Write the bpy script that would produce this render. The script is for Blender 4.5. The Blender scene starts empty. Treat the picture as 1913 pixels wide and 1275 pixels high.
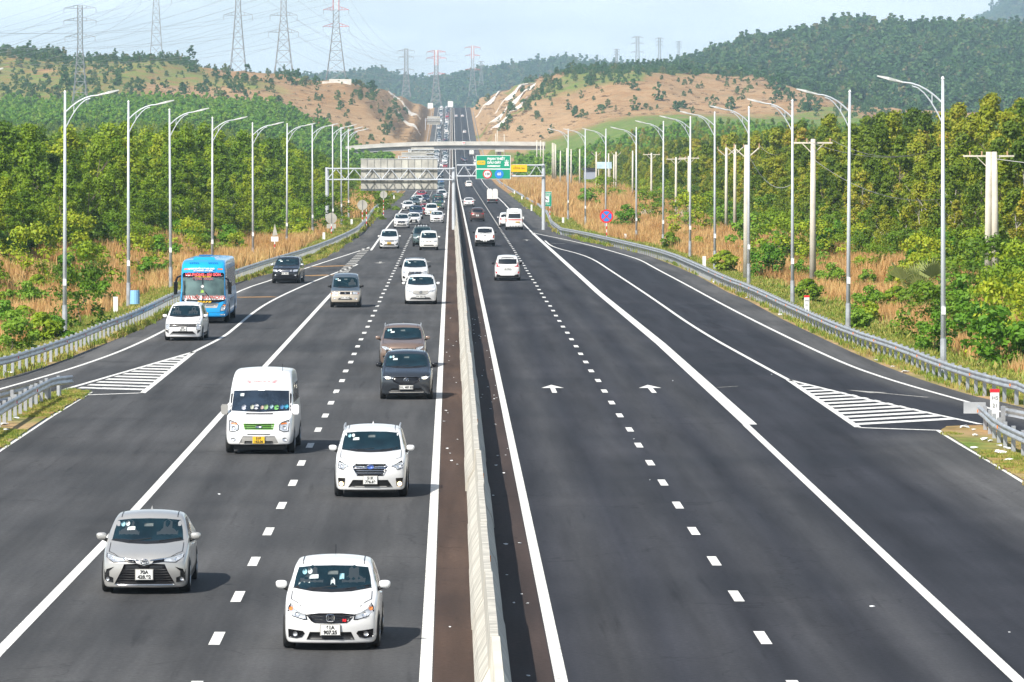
import bpy, bmesh, math, random
import numpy as np
from mathutils import Vector, Matrix, noise
from mathutils.bvhtree import BVHTree
from mathutils.geometry import delaunay_2d_cdt
PI = math.pi
R = math.radians
rnd = random.Random(7)
SC = bpy.context.scene
COL = SC.collection

# ------------------------------------------------------------------ camera
F_PX, CAM_X, CAM_H = 9046.0, -0.694, 8.7          # focal length in photo pixels, place of the camera
PITCH = math.atan(352.5 / F_PX)
YAW = math.atan(114.0 / F_PX * math.cos(PITCH))
cam_data = bpy.data.cameras.new('camera')
cam_data.sensor_width = 36.0
cam_data.lens = 36.0 * F_PX / 1913.0
cam_data.clip_start, cam_data.clip_end = 1.0, 30000.0
cam = bpy.data.objects.new('camera', cam_data)
COL.objects.link(cam)
cam.location = (CAM_X, 0, CAM_H)
cam.rotation_euler = (PI / 2 - PITCH, 0, -YAW)
SC.camera = cam
CAM_ROT = cam.rotation_euler.to_matrix()

# ------------------------------------------------------------------ sky, sun, exposure
SUN_DIR = Vector((-0.62, -0.80, 1.0)).normalized()      # towards the sun
w = bpy.data.worlds.new('World')
SC.world = w
w.use_nodes = True
wn, wl = w.node_tree.nodes, w.node_tree.links
wn.clear()
sky = wn.new('ShaderNodeTexSky')
sky.sky_type = 'NISHITA'
sky.sun_disc = False
sky.sun_elevation = math.asin(SUN_DIR.z)
sky.sun_rotation = math.atan2(SUN_DIR.x, SUN_DIR.y)
sky.air_density, sky.dust_density, sky.ozone_density = 1.0, 1.4, 1.5
bg = wn.new('ShaderNodeBackground')
bg.inputs[1].default_value = 0.085
tc = wn.new('ShaderNodeTexCoord')
mp = wn.new('ShaderNodeMapping')
mp.inputs['Scale'].default_value = (6.0, 6.0, 26.0)
cl = wn.new('ShaderNodeTexNoise')
cl.inputs['Scale'].default_value = 2.2
cl.inputs['Detail'].default_value = 5
cl.inputs['Roughness'].default_value = 0.55
cr = wn.new('ShaderNodeValToRGB')
cr.color_ramp.elements[0].position, cr.color_ramp.elements[1].position = 0.40, 0.68
cr.color_ramp.elements[0].color = (0.62, 0.62, 0.62, 1)
cr.color_ramp.elements[1].color = (0.95, 0.95, 0.95, 1)
mx = wn.new('ShaderNodeMix')
mx.data_type = 'RGBA'
mx.inputs[7].default_value = (13.0, 14.2, 14.8, 1)         # thin high cloud
wl.new(tc.outputs['Generated'], mp.inputs[0]); wl.new(mp.outputs[0], cl.inputs['Vector'])
sz = wn.new('ShaderNodeSeparateXYZ'); wl.new(tc.outputs['Generated'], sz.inputs[0])
hr = wn.new('ShaderNodeMapRange'); hr.interpolation_type = 'SMOOTHSTEP'       # the milky layer thins out upwards
hr.inputs[1].default_value, hr.inputs[2].default_value, hr.inputs[3].default_value, hr.inputs[4].default_value = 0.03, 0.28, 1.0, 0.05
wl.new(sz.outputs['Z'], hr.inputs[0])
mm = wn.new('ShaderNodeMath'); mm.operation = 'MULTIPLY'
wl.new(cl.outputs['Fac'], cr.inputs[0]); wl.new(cr.outputs[0], mm.inputs[0]); wl.new(hr.outputs[0], mm.inputs[1]); wl.new(mm.outputs[0], mx.inputs[0])
wl.new(sky.outputs[0], mx.inputs[6]); wl.new(mx.outputs[2], bg.inputs[0])
wo = wn.new('ShaderNodeOutputWorld')
wl.new(bg.outputs[0], wo.inputs[0])
sun_data = bpy.data.lights.new('sun', 'SUN')
sun_data.energy = 5.0
sun_data.angle = R(0.6)
sun_data.color = (1.0, 0.955, 0.88)
sun = bpy.data.objects.new('sun', sun_data)
COL.objects.link(sun)
sun.rotation_euler = SUN_DIR.to_track_quat('Z', 'Y').to_euler()
sun.location = (-60, -60, 120)
SC.view_settings.view_transform = 'Standard'
SC.view_settings.look = 'None'
SC.view_settings.gamma = 1.0
SC.view_settings.use_curve_mapping = False
SC.view_settings.exposure = 0.5
SC.render.engine = 'CYCLES'
cy = SC.cycles
cy.max_bounces, cy.diffuse_bounces, cy.glossy_bounces = 6, 2, 2
cy.transmission_bounces, cy.transparent_max_bounces, cy.volume_bounces = 2, 4, 0
cy.use_denoising = True
try:
    cy.denoiser = 'OPENIMAGEDENOISE'
except Exception:
    pass
SC.render.film_transparent = False

# ------------------------------------------------------------------ small helpers
def P(x, y, z=0.0):
    """ground point (at height z) that a place of the site survey taken from the photograph stands on"""
    d = CAM_ROT @ Vector(((x - 956.5) / F_PX, (637.5 - y) / F_PX, -1.0))
    t = (z - CAM_H) / d.z
    return Vector((CAM_X + d.x * t, d.y * t, z))

def PY(x, Y, y=None):
    """point at distance Y in image column x (and row y when given)"""
    d = CAM_ROT @ Vector(((x - 956.5) / F_PX, (637.5 - (600 if y is None else y)) / F_PX, -1.0))
    t = Y / d.y
    return Vector((CAM_X + d.x * t, Y, CAM_H + d.z * t))

def link(o, parent=None):
    COL.objects.link(o)
    if parent is not None:
        o.parent = parent
    return o

def tag(o, label=None, cat=None, group=None, kind=None):
    if label: o['label'] = label
    if cat: o['category'] = cat
    if group: o['group'] = group
    if kind: o['kind'] = kind
    return o

def empty(name, loc=(0, 0, 0), rz=0.0, **kw):
    o = bpy.data.objects.new(name, None)
    o.empty_display_size = 0.3
    link(o)
    o.location = loc
    o.rotation_euler = (0, 0, rz)
    return tag(o, **kw)

class MB:
    """collects simple solids and links them as one mesh object"""
    def __init__(s):
        s.v, s.f, s.m = [], [], []
    def add(s, verts, faces, mi=0):
        b = len(s.v)
        s.v += [tuple(p) for p in verts]
        s.f += [tuple(i + b for i in q) for q in faces]
        s.m += [mi] * len(faces)
        return s
    def box(s, c, d, rz=0.0, mi=0):
        x, y, z = d[0] / 2, d[1] / 2, d[2] / 2
        co, si = math.cos(rz), math.sin(rz)
        vs = []
        for sx, sy, sz in ((-1,-1,-1),(1,-1,-1),(1,1,-1),(-1,1,-1),(-1,-1,1),(1,-1,1),(1,1,1),(-1,1,1)):
            a, b = sx * x, sy * y
            vs.append((c[0] + a * co - b * si, c[1] + a * si + b * co, c[2] + sz * z))
        return s.add(vs, ((3,2,1,0),(4,5,6,7),(0,1,5,4),(1,2,6,5),(2,3,7,6),(3,0,4,7)), mi)
    def bar(s, a, b, r, n=6, r2=None, mi=0, cap=True):
        a, b = Vector(a), Vector(b)
        r2 = r if r2 is None else r2
        d = (b - a).normalized()
        u = d.orthogonal().normalized()
        v = d.cross(u)
        vs = []
        for c, rr in ((a, r), (b, r2)):
            for k in range(n):
                t = 2 * PI * (k + .5) / n
                vs.append(c + (u * math.cos(t) + v * math.sin(t)) * rr)
        fs = [(k, (k + 1) % n, n + (k + 1) % n, n + k) for k in range(n)]
        if cap:
            fs += [tuple(reversed(range(n))), tuple(range(n, 2 * n))]
        return s.add(vs, fs, mi)
    def tube(s, pts, r, n=6, mi=0):
        for i in range(len(pts) - 1):
            ra = r[i] if isinstance(r, (list, tuple)) else r
            rb = r[i + 1] if isinstance(r, (list, tuple)) else r
            s.bar(pts[i], pts[i + 1], ra, n, rb, mi)
        return s
    def prism(s, poly, y0, y1, mi=0):
        """poly in x,z extruded along y"""
        n = len(poly)
        vs = [(p[0], y0, p[1]) for p in poly] + [(p[0], y1, p[1]) for p in poly]
        fs = [tuple(range(n)), tuple(reversed(range(n, 2 * n)))]
        fs += [(k, n + k, n + (k + 1) % n, (k + 1) % n) for k in range(n)]
        return s.add(vs, fs, mi)
    def disc(s, c, r, y0, y1, n=24, mi=0):
        return s.prism([(c[0] + r * math.cos(2 * PI * k / n), c[2] + r * math.sin(2 * PI * k / n)) for k in range(n)], y0, y1, mi)
    def mesh(s, name, mats, smooth=False):
        me = bpy.data.meshes.new(name)
        me.from_pydata(s.v, [], s.f)
        for m in (mats if isinstance(mats, (list, tuple)) else [mats]):
            me.materials.append(m)
        if any(s.m):
            me.polygons.foreach_set('material_index', s.m)
        if smooth:
            me.polygons.foreach_set('use_smooth', [True] * len(me.polygons))
        me.update()
        return me
    def build(s, name, mats, parent=None, smooth=False, **kw):
        return tag(link(bpy.data.objects.new(name, s.mesh(name, mats, smooth)), parent), **kw)

def copy_tree(o, parent=None):
    c = o.copy()
    COL.objects.link(c)
    if parent is not None:
        c.parent = parent
    for ch in o.children:
        copy_tree(ch, c)
    return c

# ------------------------------------------------------------------ materials
def mat(name, col, rough=0.6, metal=0.0, spec=0.5, noise_amt=0.0, noise_scale=5.0, bump=0.0, bump_scale=20.0,
        coat=0.0, emit=None, coords='Object', col2=None, detail=4.0, stretch=None):
    m = bpy.data.materials.new(name)
    m.use_nodes = True
    nt = m.node_tree
    b = nt.nodes['Principled BSDF']
    b.inputs['Base Color'].default_value = (*col, 1)
    b.inputs['Roughness'].default_value = rough
    b.inputs['Metallic'].default_value = metal
    b.inputs['Specular IOR Level'].default_value = spec
    b.inputs['Coat Weight'].default_value = coat
    b.inputs['Coat Roughness'].default_value = 0.05
    if emit:
        b.inputs['Emission Color'].default_value = (*emit[0], 1)
        b.inputs['Emission Strength'].default_value = emit[1]
    if noise_amt or bump or col2:
        t = nt.nodes.new('ShaderNodeTexCoord')
        src = t.outputs[coords]
        if stretch:
            mpn = nt.nodes.new('ShaderNodeMapping')
            mpn.inputs['Scale'].default_value = stretch
            nt.links.new(src, mpn.inputs[0]); src = mpn.outputs[0]
        n = nt.nodes.new('ShaderNodeTexNoise')
        n.inputs['Scale'].default_value = noise_scale
        n.inputs['Detail'].default_value = detail
        nt.links.new(src, n.inputs['Vector'])
        mxn = nt.nodes.new('ShaderNodeMix')
        mxn.data_type = 'RGBA'
        rp = nt.nodes.new('ShaderNodeMapRange')
        rp.inputs[1].default_value, rp.inputs[2].default_value = 0.3, 0.7
        nt.links.new(n.outputs['Fac'], rp.inputs[0])
        nt.links.new(rp.outputs[0], mxn.inputs[0])
        lo = col2 if col2 else tuple(c * (1 - noise_amt) for c in col)
        mxn.inputs[6].default_value = (*lo, 1)
        mxn.inputs[7].default_value = (*(col if col2 else tuple(c * (1 + noise_amt * .6) for c in col)), 1)
        nt.links.new(mxn.outputs[2], b.inputs['Base Color'])
        if bump:
            n2 = nt.nodes.new('ShaderNodeTexNoise')
            n2.inputs['Scale'].default_value = bump_scale
            n2.inputs['Detail'].default_value = 5
            nt.links.new(src, n2.inputs['Vector'])
            bp = nt.nodes.new('ShaderNodeBump')
            bp.inputs['Strength'].default_value = bump
            nt.links.new(n2.outputs['Fac'], bp.inputs['Height'])
            nt.links.new(bp.outputs[0], b.inputs['Normal'])
    return m

M = {}
M['galv'] = mat('galvanised_steel', (0.50, 0.52, 0.54), 0.45, 0.55, noise_amt=.25, noise_scale=1.4)
M['galv_post'] = mat('galvanised_post', (0.46, 0.48, 0.50), 0.5, 0.35, noise_amt=.3, noise_scale=2)
M['lamp_pole'] = mat('lamp_pole_steel', (0.60, 0.63, 0.66), 0.5, 0.25, noise_amt=.12, noise_scale=.8)
M['lamp_head'] = mat('lamp_head_alloy', (0.62, 0.62, 0.60), 0.5, 0.2)
M['pylon'] = mat('pylon_steel', (0.30, 0.31, 0.32), 0.6, 0.3)
M['pylon_red'] = mat('pylon_red_paint', (0.55, 0.10, 0.09), 0.6)
M['pylon_white'] = mat('pylon_white_paint', (0.75, 0.75, 0.75), 0.6)
M['concrete'] = mat('barrier_concrete', (0.50, 0.475, 0.41), 0.9, noise_amt=.34, noise_scale=2.2, bump=.15, bump_scale=14, stretch=(1, 1.6, .35))
M['concrete_pole'] = mat('pole_concrete', (0.62, 0.57, 0.47), 0.85, noise_amt=.2, noise_scale=1.2)
M['bridge'] = mat('bridge_concrete', (0.55, 0.53, 0.48), 0.85, noise_amt=.2, noise_scale=.25)
M['sign_back'] = mat('sign_back_aluminium', (0.50, 0.48, 0.42), 0.6, 0.25, noise_amt=.28, noise_scale=.9)
M['sign_rib'] = mat('sign_rib_steel', (0.30, 0.30, 0.28), 0.6, 0.4)
M['sign_green'] = mat('sign_green_sheet', (0.0, 0.30, 0.17), 0.5, noise_amt=.08, noise_scale=2)
M['sign_white'] = mat('sign_white_sheet', (0.80, 0.80, 0.78), 0.5)
M['sign_yellow'] = mat('sign_yellow_sheet', (0.85, 0.50, 0.01), 0.5)
M['sign_red'] = mat('sign_red_sheet', (0.72, 0.02, 0.03), 0.5)
M['sign_blue'] = mat('sign_blue_sheet', (0.02, 0.22, 0.65), 0.5)
M['sign_black'] = mat('sign_black_sheet', (0.02, 0.02, 0.02), 0.5)
M['white_post'] = mat('white_post_paint', (0.78, 0.78, 0.76), 0.7)
M['reflector'] = mat('orange_reflector', (0.85, 0.22, 0.02), 0.3)
M['reflector_red'] = mat('red_reflector', (0.7, 0.03, 0.03), 0.3)
M['wire'] = mat('wire', (0.30, 0.30, 0.30), 0.6, .3)
M['wire_far'] = mat('far_conductor', (0.45, 0.46, 0.48), 0.6)
M['litter'] = mat('plastic_litter', (0.78, 0.80, 0.80), 0.5)
M['litter_blue'] = mat('blue_plastic', (0.25, 0.50, 0.75), 0.5)
M['insulator'] = mat('insulator_glaze', (0.55, 0.35, 0.2), 0.3)

def polyline_interp(pts):
    """list of Vector -> function Y -> X"""
    q = sorted(((p.y, p.x) for p in pts))
    ys, xs = [a for a, b in q], [b for a, b in q]
    return lambda Y: np.interp(Y, ys, xs)
# ------------------------------------------------------------------ the lie of the land
_ty = np.arange(-200, 9000, 10.0)
_tz = np.interp(_ty, [0, 1300, 1500, 1750, 1966, 2300, 2600, 3000, 3090, 3200, 3500, 9000], [0, 0, .8, 3.4, 7, 14, 23, 36, 37.5, 36.5, 27, 20])
_k = np.ones(13) / 13.0
_tz = np.convolve(np.pad(_tz, 6, mode='edge'), _k, mode='valid')
def ZR(Y):
    return np.interp(Y, _ty, _tz)

def sstep(a, b, x):
    t = np.clip((x - a) / (b - a), 0, 1)
    return t * t * (3 - 2 * t)

_perm = np.random.RandomState(3).rand(256, 256)
def vnoise(x, y):
    x, y = np.asarray(x, float), np.asarray(y, float)
    xi, yi = np.floor(x).astype(int), np.floor(y).astype(int)
    fx, fy = x - xi, y - yi
    fx, fy = fx * fx * (3 - 2 * fx), fy * fy * (3 - 2 * fy)
    g = lambda a, b: _perm[a % 256, b % 256]
    return (g(xi, yi) * (1 - fx) + g(xi + 1, yi) * fx) * (1 - fy) + (g(xi, yi + 1) * (1 - fx) + g(xi + 1, yi + 1) * fx) * fy
def fbm(x, y, o=4):
    s, a, t = 0, .5, 0
    for k in range(o):
        s = s + a * vnoise(x * 2 ** k + 17.3 * k, y * 2 ** k + 5.1 * k)
        t += a
        a *= .5
    return s / t

def crest(pts, Y, lower=0.0):
    xs = [(p[0] - 842.5) * Y / F_PX + CAM_X for p in pts]
    zs = [CAM_H + (285 - p[1]) * Y / F_PX - lower for p in pts]
    return lambda X: np.interp(X, xs, zs)
crest_l = crest([(-500, 110), (-100, 92), (0, 112), (120, 114), (220, 107), (320, 112), (360, 125), (440, 138), (520, 142), (600, 152), (700, 152), (760, 160), (842, 165)], 2250, 1.0)
crest_r = crest([(842, 165), (900, 150), (940, 149), (985, 143), (1080, 143), (1200, 140), (1300, 143), (1400, 150), (1450, 165), (1520, 185), (1600, 208), (1913, 225), (2400, 225)], 2350, .5)
crest_f = crest([(842, 150), (950, 142), (1040, 139), (1100, 133), (1200, 131), (1260, 115), (1330, 102), (1400, 80), (1480, 74), (1550, 52), (1640, 49), (1720, 56), (1800, 52), (1913, 58), (2100, 60), (2500, 100)], 3400, 8.5)

# edges of the asphalt (surveyed rows of the photograph brought down on to the road plane)
EDGE_R = [P(*q) for q in [(1913, 762), (1877, 753), (1812.8, 738.8), (1716.7, 708.3), (1652.6, 684.3), (1588.5, 657), (1524, 626.6), (1460, 596), (1396, 561), (1360.5, 546.8), (1306, 516.9), (1262.7, 497.8), (1213.8, 478.8), (1154, 462.5), (1088.7, 451.6), (1034, 432.6)]]
EDGE_L = [P(*q) for q in [(0, 709.4), (70.6, 689.4), (122, 671.8), (164.7, 654), (235.3, 628), (282.4, 607), (322.4, 586), (443.8, 527.6), (483, 517), (565, 497.3), (610.6, 480.6), (650, 453), (680, 429)]]
_er = sorted((p.y, p.x) for p in EDGE_R)
_el = sorted((p.y, p.x) for p in EDGE_L)
_er = [(-60, 34.0), (60, 26.0), (120, 22.4)] + _er + [(620, 11.6), (760, 11.4), (9000, 11.4)]
_el = [(-60, -32.0), (60, -25.0), (120, -21.0)] + _el + [(640, -10.9), (760, -10.9), (9000, -10.9)]
def XR(Y): return np.interp(Y, [a for a, b in _er], [b for a, b in _er])
def XL(Y): return np.interp(Y, [a for a, b in _el], [b for a, b in _el])

def TERR(X, Y):
    X, Y = np.asarray(X, float), np.asarray(Y, float)
    zr = ZR(Y)
    left = X < 0
    base = np.where(left, np.interp(Y, [0, 700, 1000, 1300, 1600, 1900, 9000], [0, 0, 2.5, 8, 16, 24, 24]),
                    np.interp(Y, [0, 700, 1200, 1500, 1900, 9000], [0, 0, 4, 10, 22, 22]))
    lat = sstep(24, 80, np.abs(X))
    base = zr * (1 - lat) + base * lat
    n1 = np.where(left, base + (crest_l(X) - base) * sstep(1780, 2250, Y), base + (crest_r(X) - base) * sstep(1900, 2350, Y))
    n1 = n1 - np.where(left, 1, 0) * 10 * sstep(2500, 3600, Y)
    far = crest_f(X)
    n1 = np.where(left, n1, n1 + (far - n1) * sstep(2450, 3400, Y) * sstep(20, 90, X))
    amp = sstep(1500, 2200, Y)
    n1 = n1 + amp * (fbm(X / 40.0, Y / 90.0, 5) - .5) * 11 * sstep(15, 60, np.abs(X))
    # verge undulation near by
    d = np.where(left, XL(Y) - X, X - XR(Y))            # distance outside the asphalt
    und = (fbm(X / 7.0, Y / 9.0, 3) - .5) * .9 * sstep(2.5, 9, d)
    dip = -0.7 * sstep(2.0, 7.0, d) * (1 - sstep(9, 16, d)) * sstep(60, 200, Y) * (1 - sstep(600, 900, Y))
    mound = np.where(left, 1.0, 0.35) * 1.0 * sstep(9, 15, d) * (1 - sstep(19, 24, d)) * sstep(200, 330, Y) * (1 - sstep(480, 640, Y))
    n1 = n1 + und + dip + mound
    hh = .78 * np.maximum(0, d - 1.5); fr_ = (hh / 7.0) % 1.0
    bench = np.floor(hh / 7.0) * 7.0 + 7.0 * sstep(0, .72, fr_)
    up = zr - .05 + np.where(Y > 1500, bench + (fbm(X / 6, Y / 12, 3) - .5) * 1.6 * sstep(2, 8, d), hh) + 0.02
    lo = zr - .05 - .35 * np.maximum(0, d - 1.5)
    z = np.clip(n1, lo, np.where(Y > 1250, up, np.maximum(up, n1)))
    return np.where(d < 1.5, zr - .05, z)

# ------------------------------------------------------------------ ground cover material
def ground_material():
    m = bpy.data.materials.new('ground_cover')
    m.use_nodes = True
    nt = m.node_tree
    N, L = nt.nodes, nt.links
    b = N['Principled BSDF']
    b.inputs['Roughness'].default_value = .95
    b.inputs['Specular IOR Level'].default_value = .1
    g = N.new('ShaderNodeNewGeometry')
    at = N.new('ShaderNodeAttribute'); at.attribute_name = 'cover'
    sep = N.new('ShaderNodeSeparateColor'); L.new(at.outputs['Color'], sep.inputs[0])
    def nz(scale, detail=5, rough=.6):
        n = N.new('ShaderNodeTexNoise')
        n.inputs['Scale'].default_value = scale; n.inputs['Detail'].default_value = detail; n.inputs['Roughness'].default_value = rough
        L.new(g.outputs['Position'], n.inputs['Vector'])
        return n.outputs['Fac']
    def mixc(f, a, c):
        x = N.new('ShaderNodeMix'); x.data_type = 'RGBA'
        L.new(f, x.inputs[0])
        for s, v in ((6, a), (7, c)):
            if isinstance(v, tuple): x.inputs[s].default_value = (*v, 1)
            else: L.new(v, x.inputs[s])
        return x.outputs[2]
    def ramp(f, a, c):
        x = N.new('ShaderNodeMapRange'); x.inputs[1].default_value = a; x.inputs[2].default_value = c
        L.new(f, x.inputs[0]); return x.outputs[0]
    n_fine, n_mid, n_big = nz(1.3), nz(.16), nz(.03)
    dry = mixc(ramp(n_mid, .35, .65), (.37, .20, .08), (.53, .34, .16))
    dry = mixc(ramp(n_fine, .35, .7), dry, (.22, .13, .07))
    dry = mixc(ramp(nz(.07, 7, .7), .5, .68), dry, (.30, .20, .11))
    green = mixc(ramp(n_mid, .35, .65), (.11, .19, .035), (.22, .28, .06))
    green = mixc(ramp(n_fine, .4, .75), green, (.07, .12, .025))
    soil = mixc(ramp(n_fine, .35, .65), (.33, .20, .11), (.50, .35, .19))
    def edge(ch):
        a = N.new('ShaderNodeMath'); a.operation = 'ADD'
        s = N.new('ShaderNodeMath'); s.operation = 'MULTIPLY_ADD'
        L.new(n_mid, s.inputs[0]); s.inputs[1].default_value = 1.2; s.inputs[2].default_value = -.6
        L.new(ch, a.inputs[0]); L.new(s.outputs[0], a.inputs[1])
        return ramp(a.outputs[0], .3, .7)
    c = mixc(edge(sep.outputs[1]), dry, green)
    c = mixc(edge(sep.outputs[2]), c, soil)
    c = mixc(ramp(nz(.11, 8, .75), .54, .66), c, mixc(ramp(n_fine, .3, .7), (.20, .15, .08), (.34, .25, .13)))
    L.new(c, b.inputs['Base Color'])
    bp = N.new('ShaderNodeBump'); bp.inputs['Strength'].default_value = .6; bp.inputs['Distance'].default_value = .3
    L.new(n_fine, bp.inputs['Height']); L.new(bp.outputs[0], b.inputs['Normal'])
    return m
M['ground'] = ground_material()

def grid_mesh(name, xs_fn, ys, nx, zfn, material, cover=None, **kw):
    """rows at ys, each with nx columns at xs_fn(Y)"""
    ys = np.asarray(ys, float)
    X = np.array([xs_fn(y) for y in ys])
    Y = np.repeat(ys[:, None], X.shape[1], 1)
    Z = zfn(X, Y)
    nr, nc = X.shape
    co = np.stack([X, Y, Z], -1).reshape(-1, 3)
    idx = np.arange(nr * nc).reshape(nr, nc)
    q = np.stack([idx[:-1, :-1], idx[:-1, 1:], idx[1:, 1:], idx[1:, :-1]], -1).reshape(-1, 4)
    me = bpy.data.meshes.new(name)
    me.vertices.add(len(co)); me.vertices.foreach_set('co', co.ravel())
    me.loops.add(q.size); me.loops.foreach_set('vertex_index', q.ravel().astype(np.int32))
    me.polygons.add(len(q)); me.polygons.foreach_set('loop_start', np.arange(0, q.size, 4, dtype=np.int32))
    me.polygons.foreach_set('loop_total', np.full(len(q), 4, dtype=np.int32))
    me.polygons.foreach_set('use_smooth', np.ones(len(q), bool))
    me.update(); me.validate()
    me.materials.append(material)
    if cover is not None:
        c = cover(X, Y).reshape(-1, 3)
        a = me.color_attributes.new('cover', 'FLOAT_COLOR', 'POINT')
        a.data.foreach_set('color', np.concatenate([c, np.ones((len(c), 1))], 1).ravel())
    return tag(link(bpy.data.objects.new(name, me)), **kw)

def cover_main(X, Y):
    left = X < 0
    d = np.where(left, XL(Y) - X, X - XR(Y))
    n = fbm(X / 9.0, Y / 14.0, 4)
    nb = fbm(X / 38.0 + 9, Y / 85.0 + 4, 5)
    green = np.where(Y < 1300, .25 + .9 * (n - .5), 0.0)
    green = np.where((d < 3.5) & (Y < 700), .62 + .8 * (n - .5), green)
    forest = np.where((np.abs(X) > 24) & (Y < 1400), .95, 0)
    green = np.maximum(green, forest)
    # fields and plantations on the lower slopes
    gl = np.where(left, 1 - sstep(1680, 1860, Y), 1 - sstep(1900, 2080, Y)) * sstep(22, 34, np.abs(X))
    green = np.maximum(green, np.where(Y >= 1250, gl * .95, 0))
    # right: tan stripe in the fields
    tan = (~left) * sstep(1560, 1640, Y) * (1 - sstep(1700, 1760, Y)) * .8
    green = green - tan * (Y > 1400)
    # hills: patches
    hillgreen_l = sstep(.46, .62, nb + .25 * sstep(-60, -140, -X * -1) + 0 * X)
    hg = np.where(left, .62 * sstep(40, 90, -X) * sstep(.44, .62, nb + .16 * sstep(80, 150, -X)), .7 * sstep(.54, .68, nb))
    green = np.where(Y > 1850, np.maximum(green, hg * .9), green)
    forest_r = (~left) * sstep(2480, 2560, Y + 120 * (nb - .5)) * sstep(30, 60, X)
    green = np.maximum(green, forest_r)
    soil = np.where(Y > 1500, .35 + .8 * (.5 - nb) + .25 * (1 - sstep(25, 60, np.abs(X))), 0.05) * np.where(green > .5, 0, 1)
    soil = np.where((d < 1.2) & (Y < 700), .55, soil)
    return np.stack([np.ones_like(green), np.clip(green, 0, 1), np.clip(soil, 0, 1)], -1)

ys = [-40.0]
while ys[-1] < 3900:
    ys.append(ys[-1] + max(2.0, 0.0075 * ys[-1]))
def xs_t(Y):
    l, r_ = XL(Y), XR(Y)
    wl_, wr_ = max(60, .14 * Y + 30), max(60, .17 * Y + 30)
    a = l - np.concatenate([np.linspace(0, 12, 18), 12 + (wl_ - 12) * np.linspace(0, 1, 70)[1:] ** 1.25])
    c = r_ + np.concatenate([np.linspace(0, 12, 18), 12 + (wr_ - 12) * np.linspace(0, 1, 80)[1:] ** 1.25])
    return np.concatenate([a[::-1], np.linspace(l, r_, 8)[1:-1], c])
grid_mesh('ground', xs_t, ys, 0, TERR, M['ground'], cover_main, kind='structure', label='rolling ground of dry grass, fields and brown hills beside the highway')

def TZ(X, Y):
    return float(TERR(np.array([X]), np.array([Y]))[0])

# distant hills
M['far_wood'] = mat('far_woodland', (.10, .13, .045), .95, spec=.05, noise_amt=.45, noise_scale=.02, bump=.8, bump_scale=.05, coords='Generated')
def hill(name, pts, Y, depth, low, label, mt):
    cf = crest(pts, Y, low)
    x0 = (pts[0][0] - 842.5) * Y / F_PX; x1 = (pts[-1][0] - 842.5) * Y / F_PX
    def zf(X, YY):
        t = np.abs(YY - Y) / depth
        base = cf(X) * (1 - sstep(0, 1, t)) - 5 * sstep(.8, 1, t)
        return base + (fbm(X / (Y * .012), YY / (Y * .02), 5) - .5) * Y * .004 * (1 - t)
    yy = np.linspace(Y - depth, Y + depth, 60)
    def xf(y): return np.linspace(x0, x1, 160)
    return grid_mesh(name, xf, yy, 0, zf, mt, kind='structure', label=label), zf
def cover_far(X, Y): return np.stack([np.ones_like(X), np.ones_like(X), np.zeros_like(X)], -1)
far_h, zf_mid = hill('distant_hills', [(150, 190), (420, 165), (560, 150), (650, 148), (700, 142), (740, 162), (800, 160), (850, 148), (900, 140), (960, 135), (1010, 128), (1030, 124), (1080, 128), (1150, 132), (1300, 140), (1500, 150)], 6200, 1400, 8, 'bluish wooded hills closing the view beyond the highway crest', M['far_wood'])
mount, zf_mt = hill('distant_mountain', [(1500, 200), (1700, 140), (1780, 85), (1830, 48), (1850, 33), (1870, 18), (1885, 5), (1913, -25), (2000, -90), (2150, -140), (2400, -100)], 8200, 2200, 8, 'dark blue mountain flank in the far right corner', M['far_wood'])
zf_base = grid_mesh('far_plain', lambda y: np.linspace(-2200, 2600, 30), np.linspace(3850, 16000, 20), 0, lambda X, Y: np.zeros_like(X) + 2 + (fbm(X / 300, Y / 300) - .5) * 6, M['far_wood'], kind='structure', label='far low ground beyond the hills')

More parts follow.
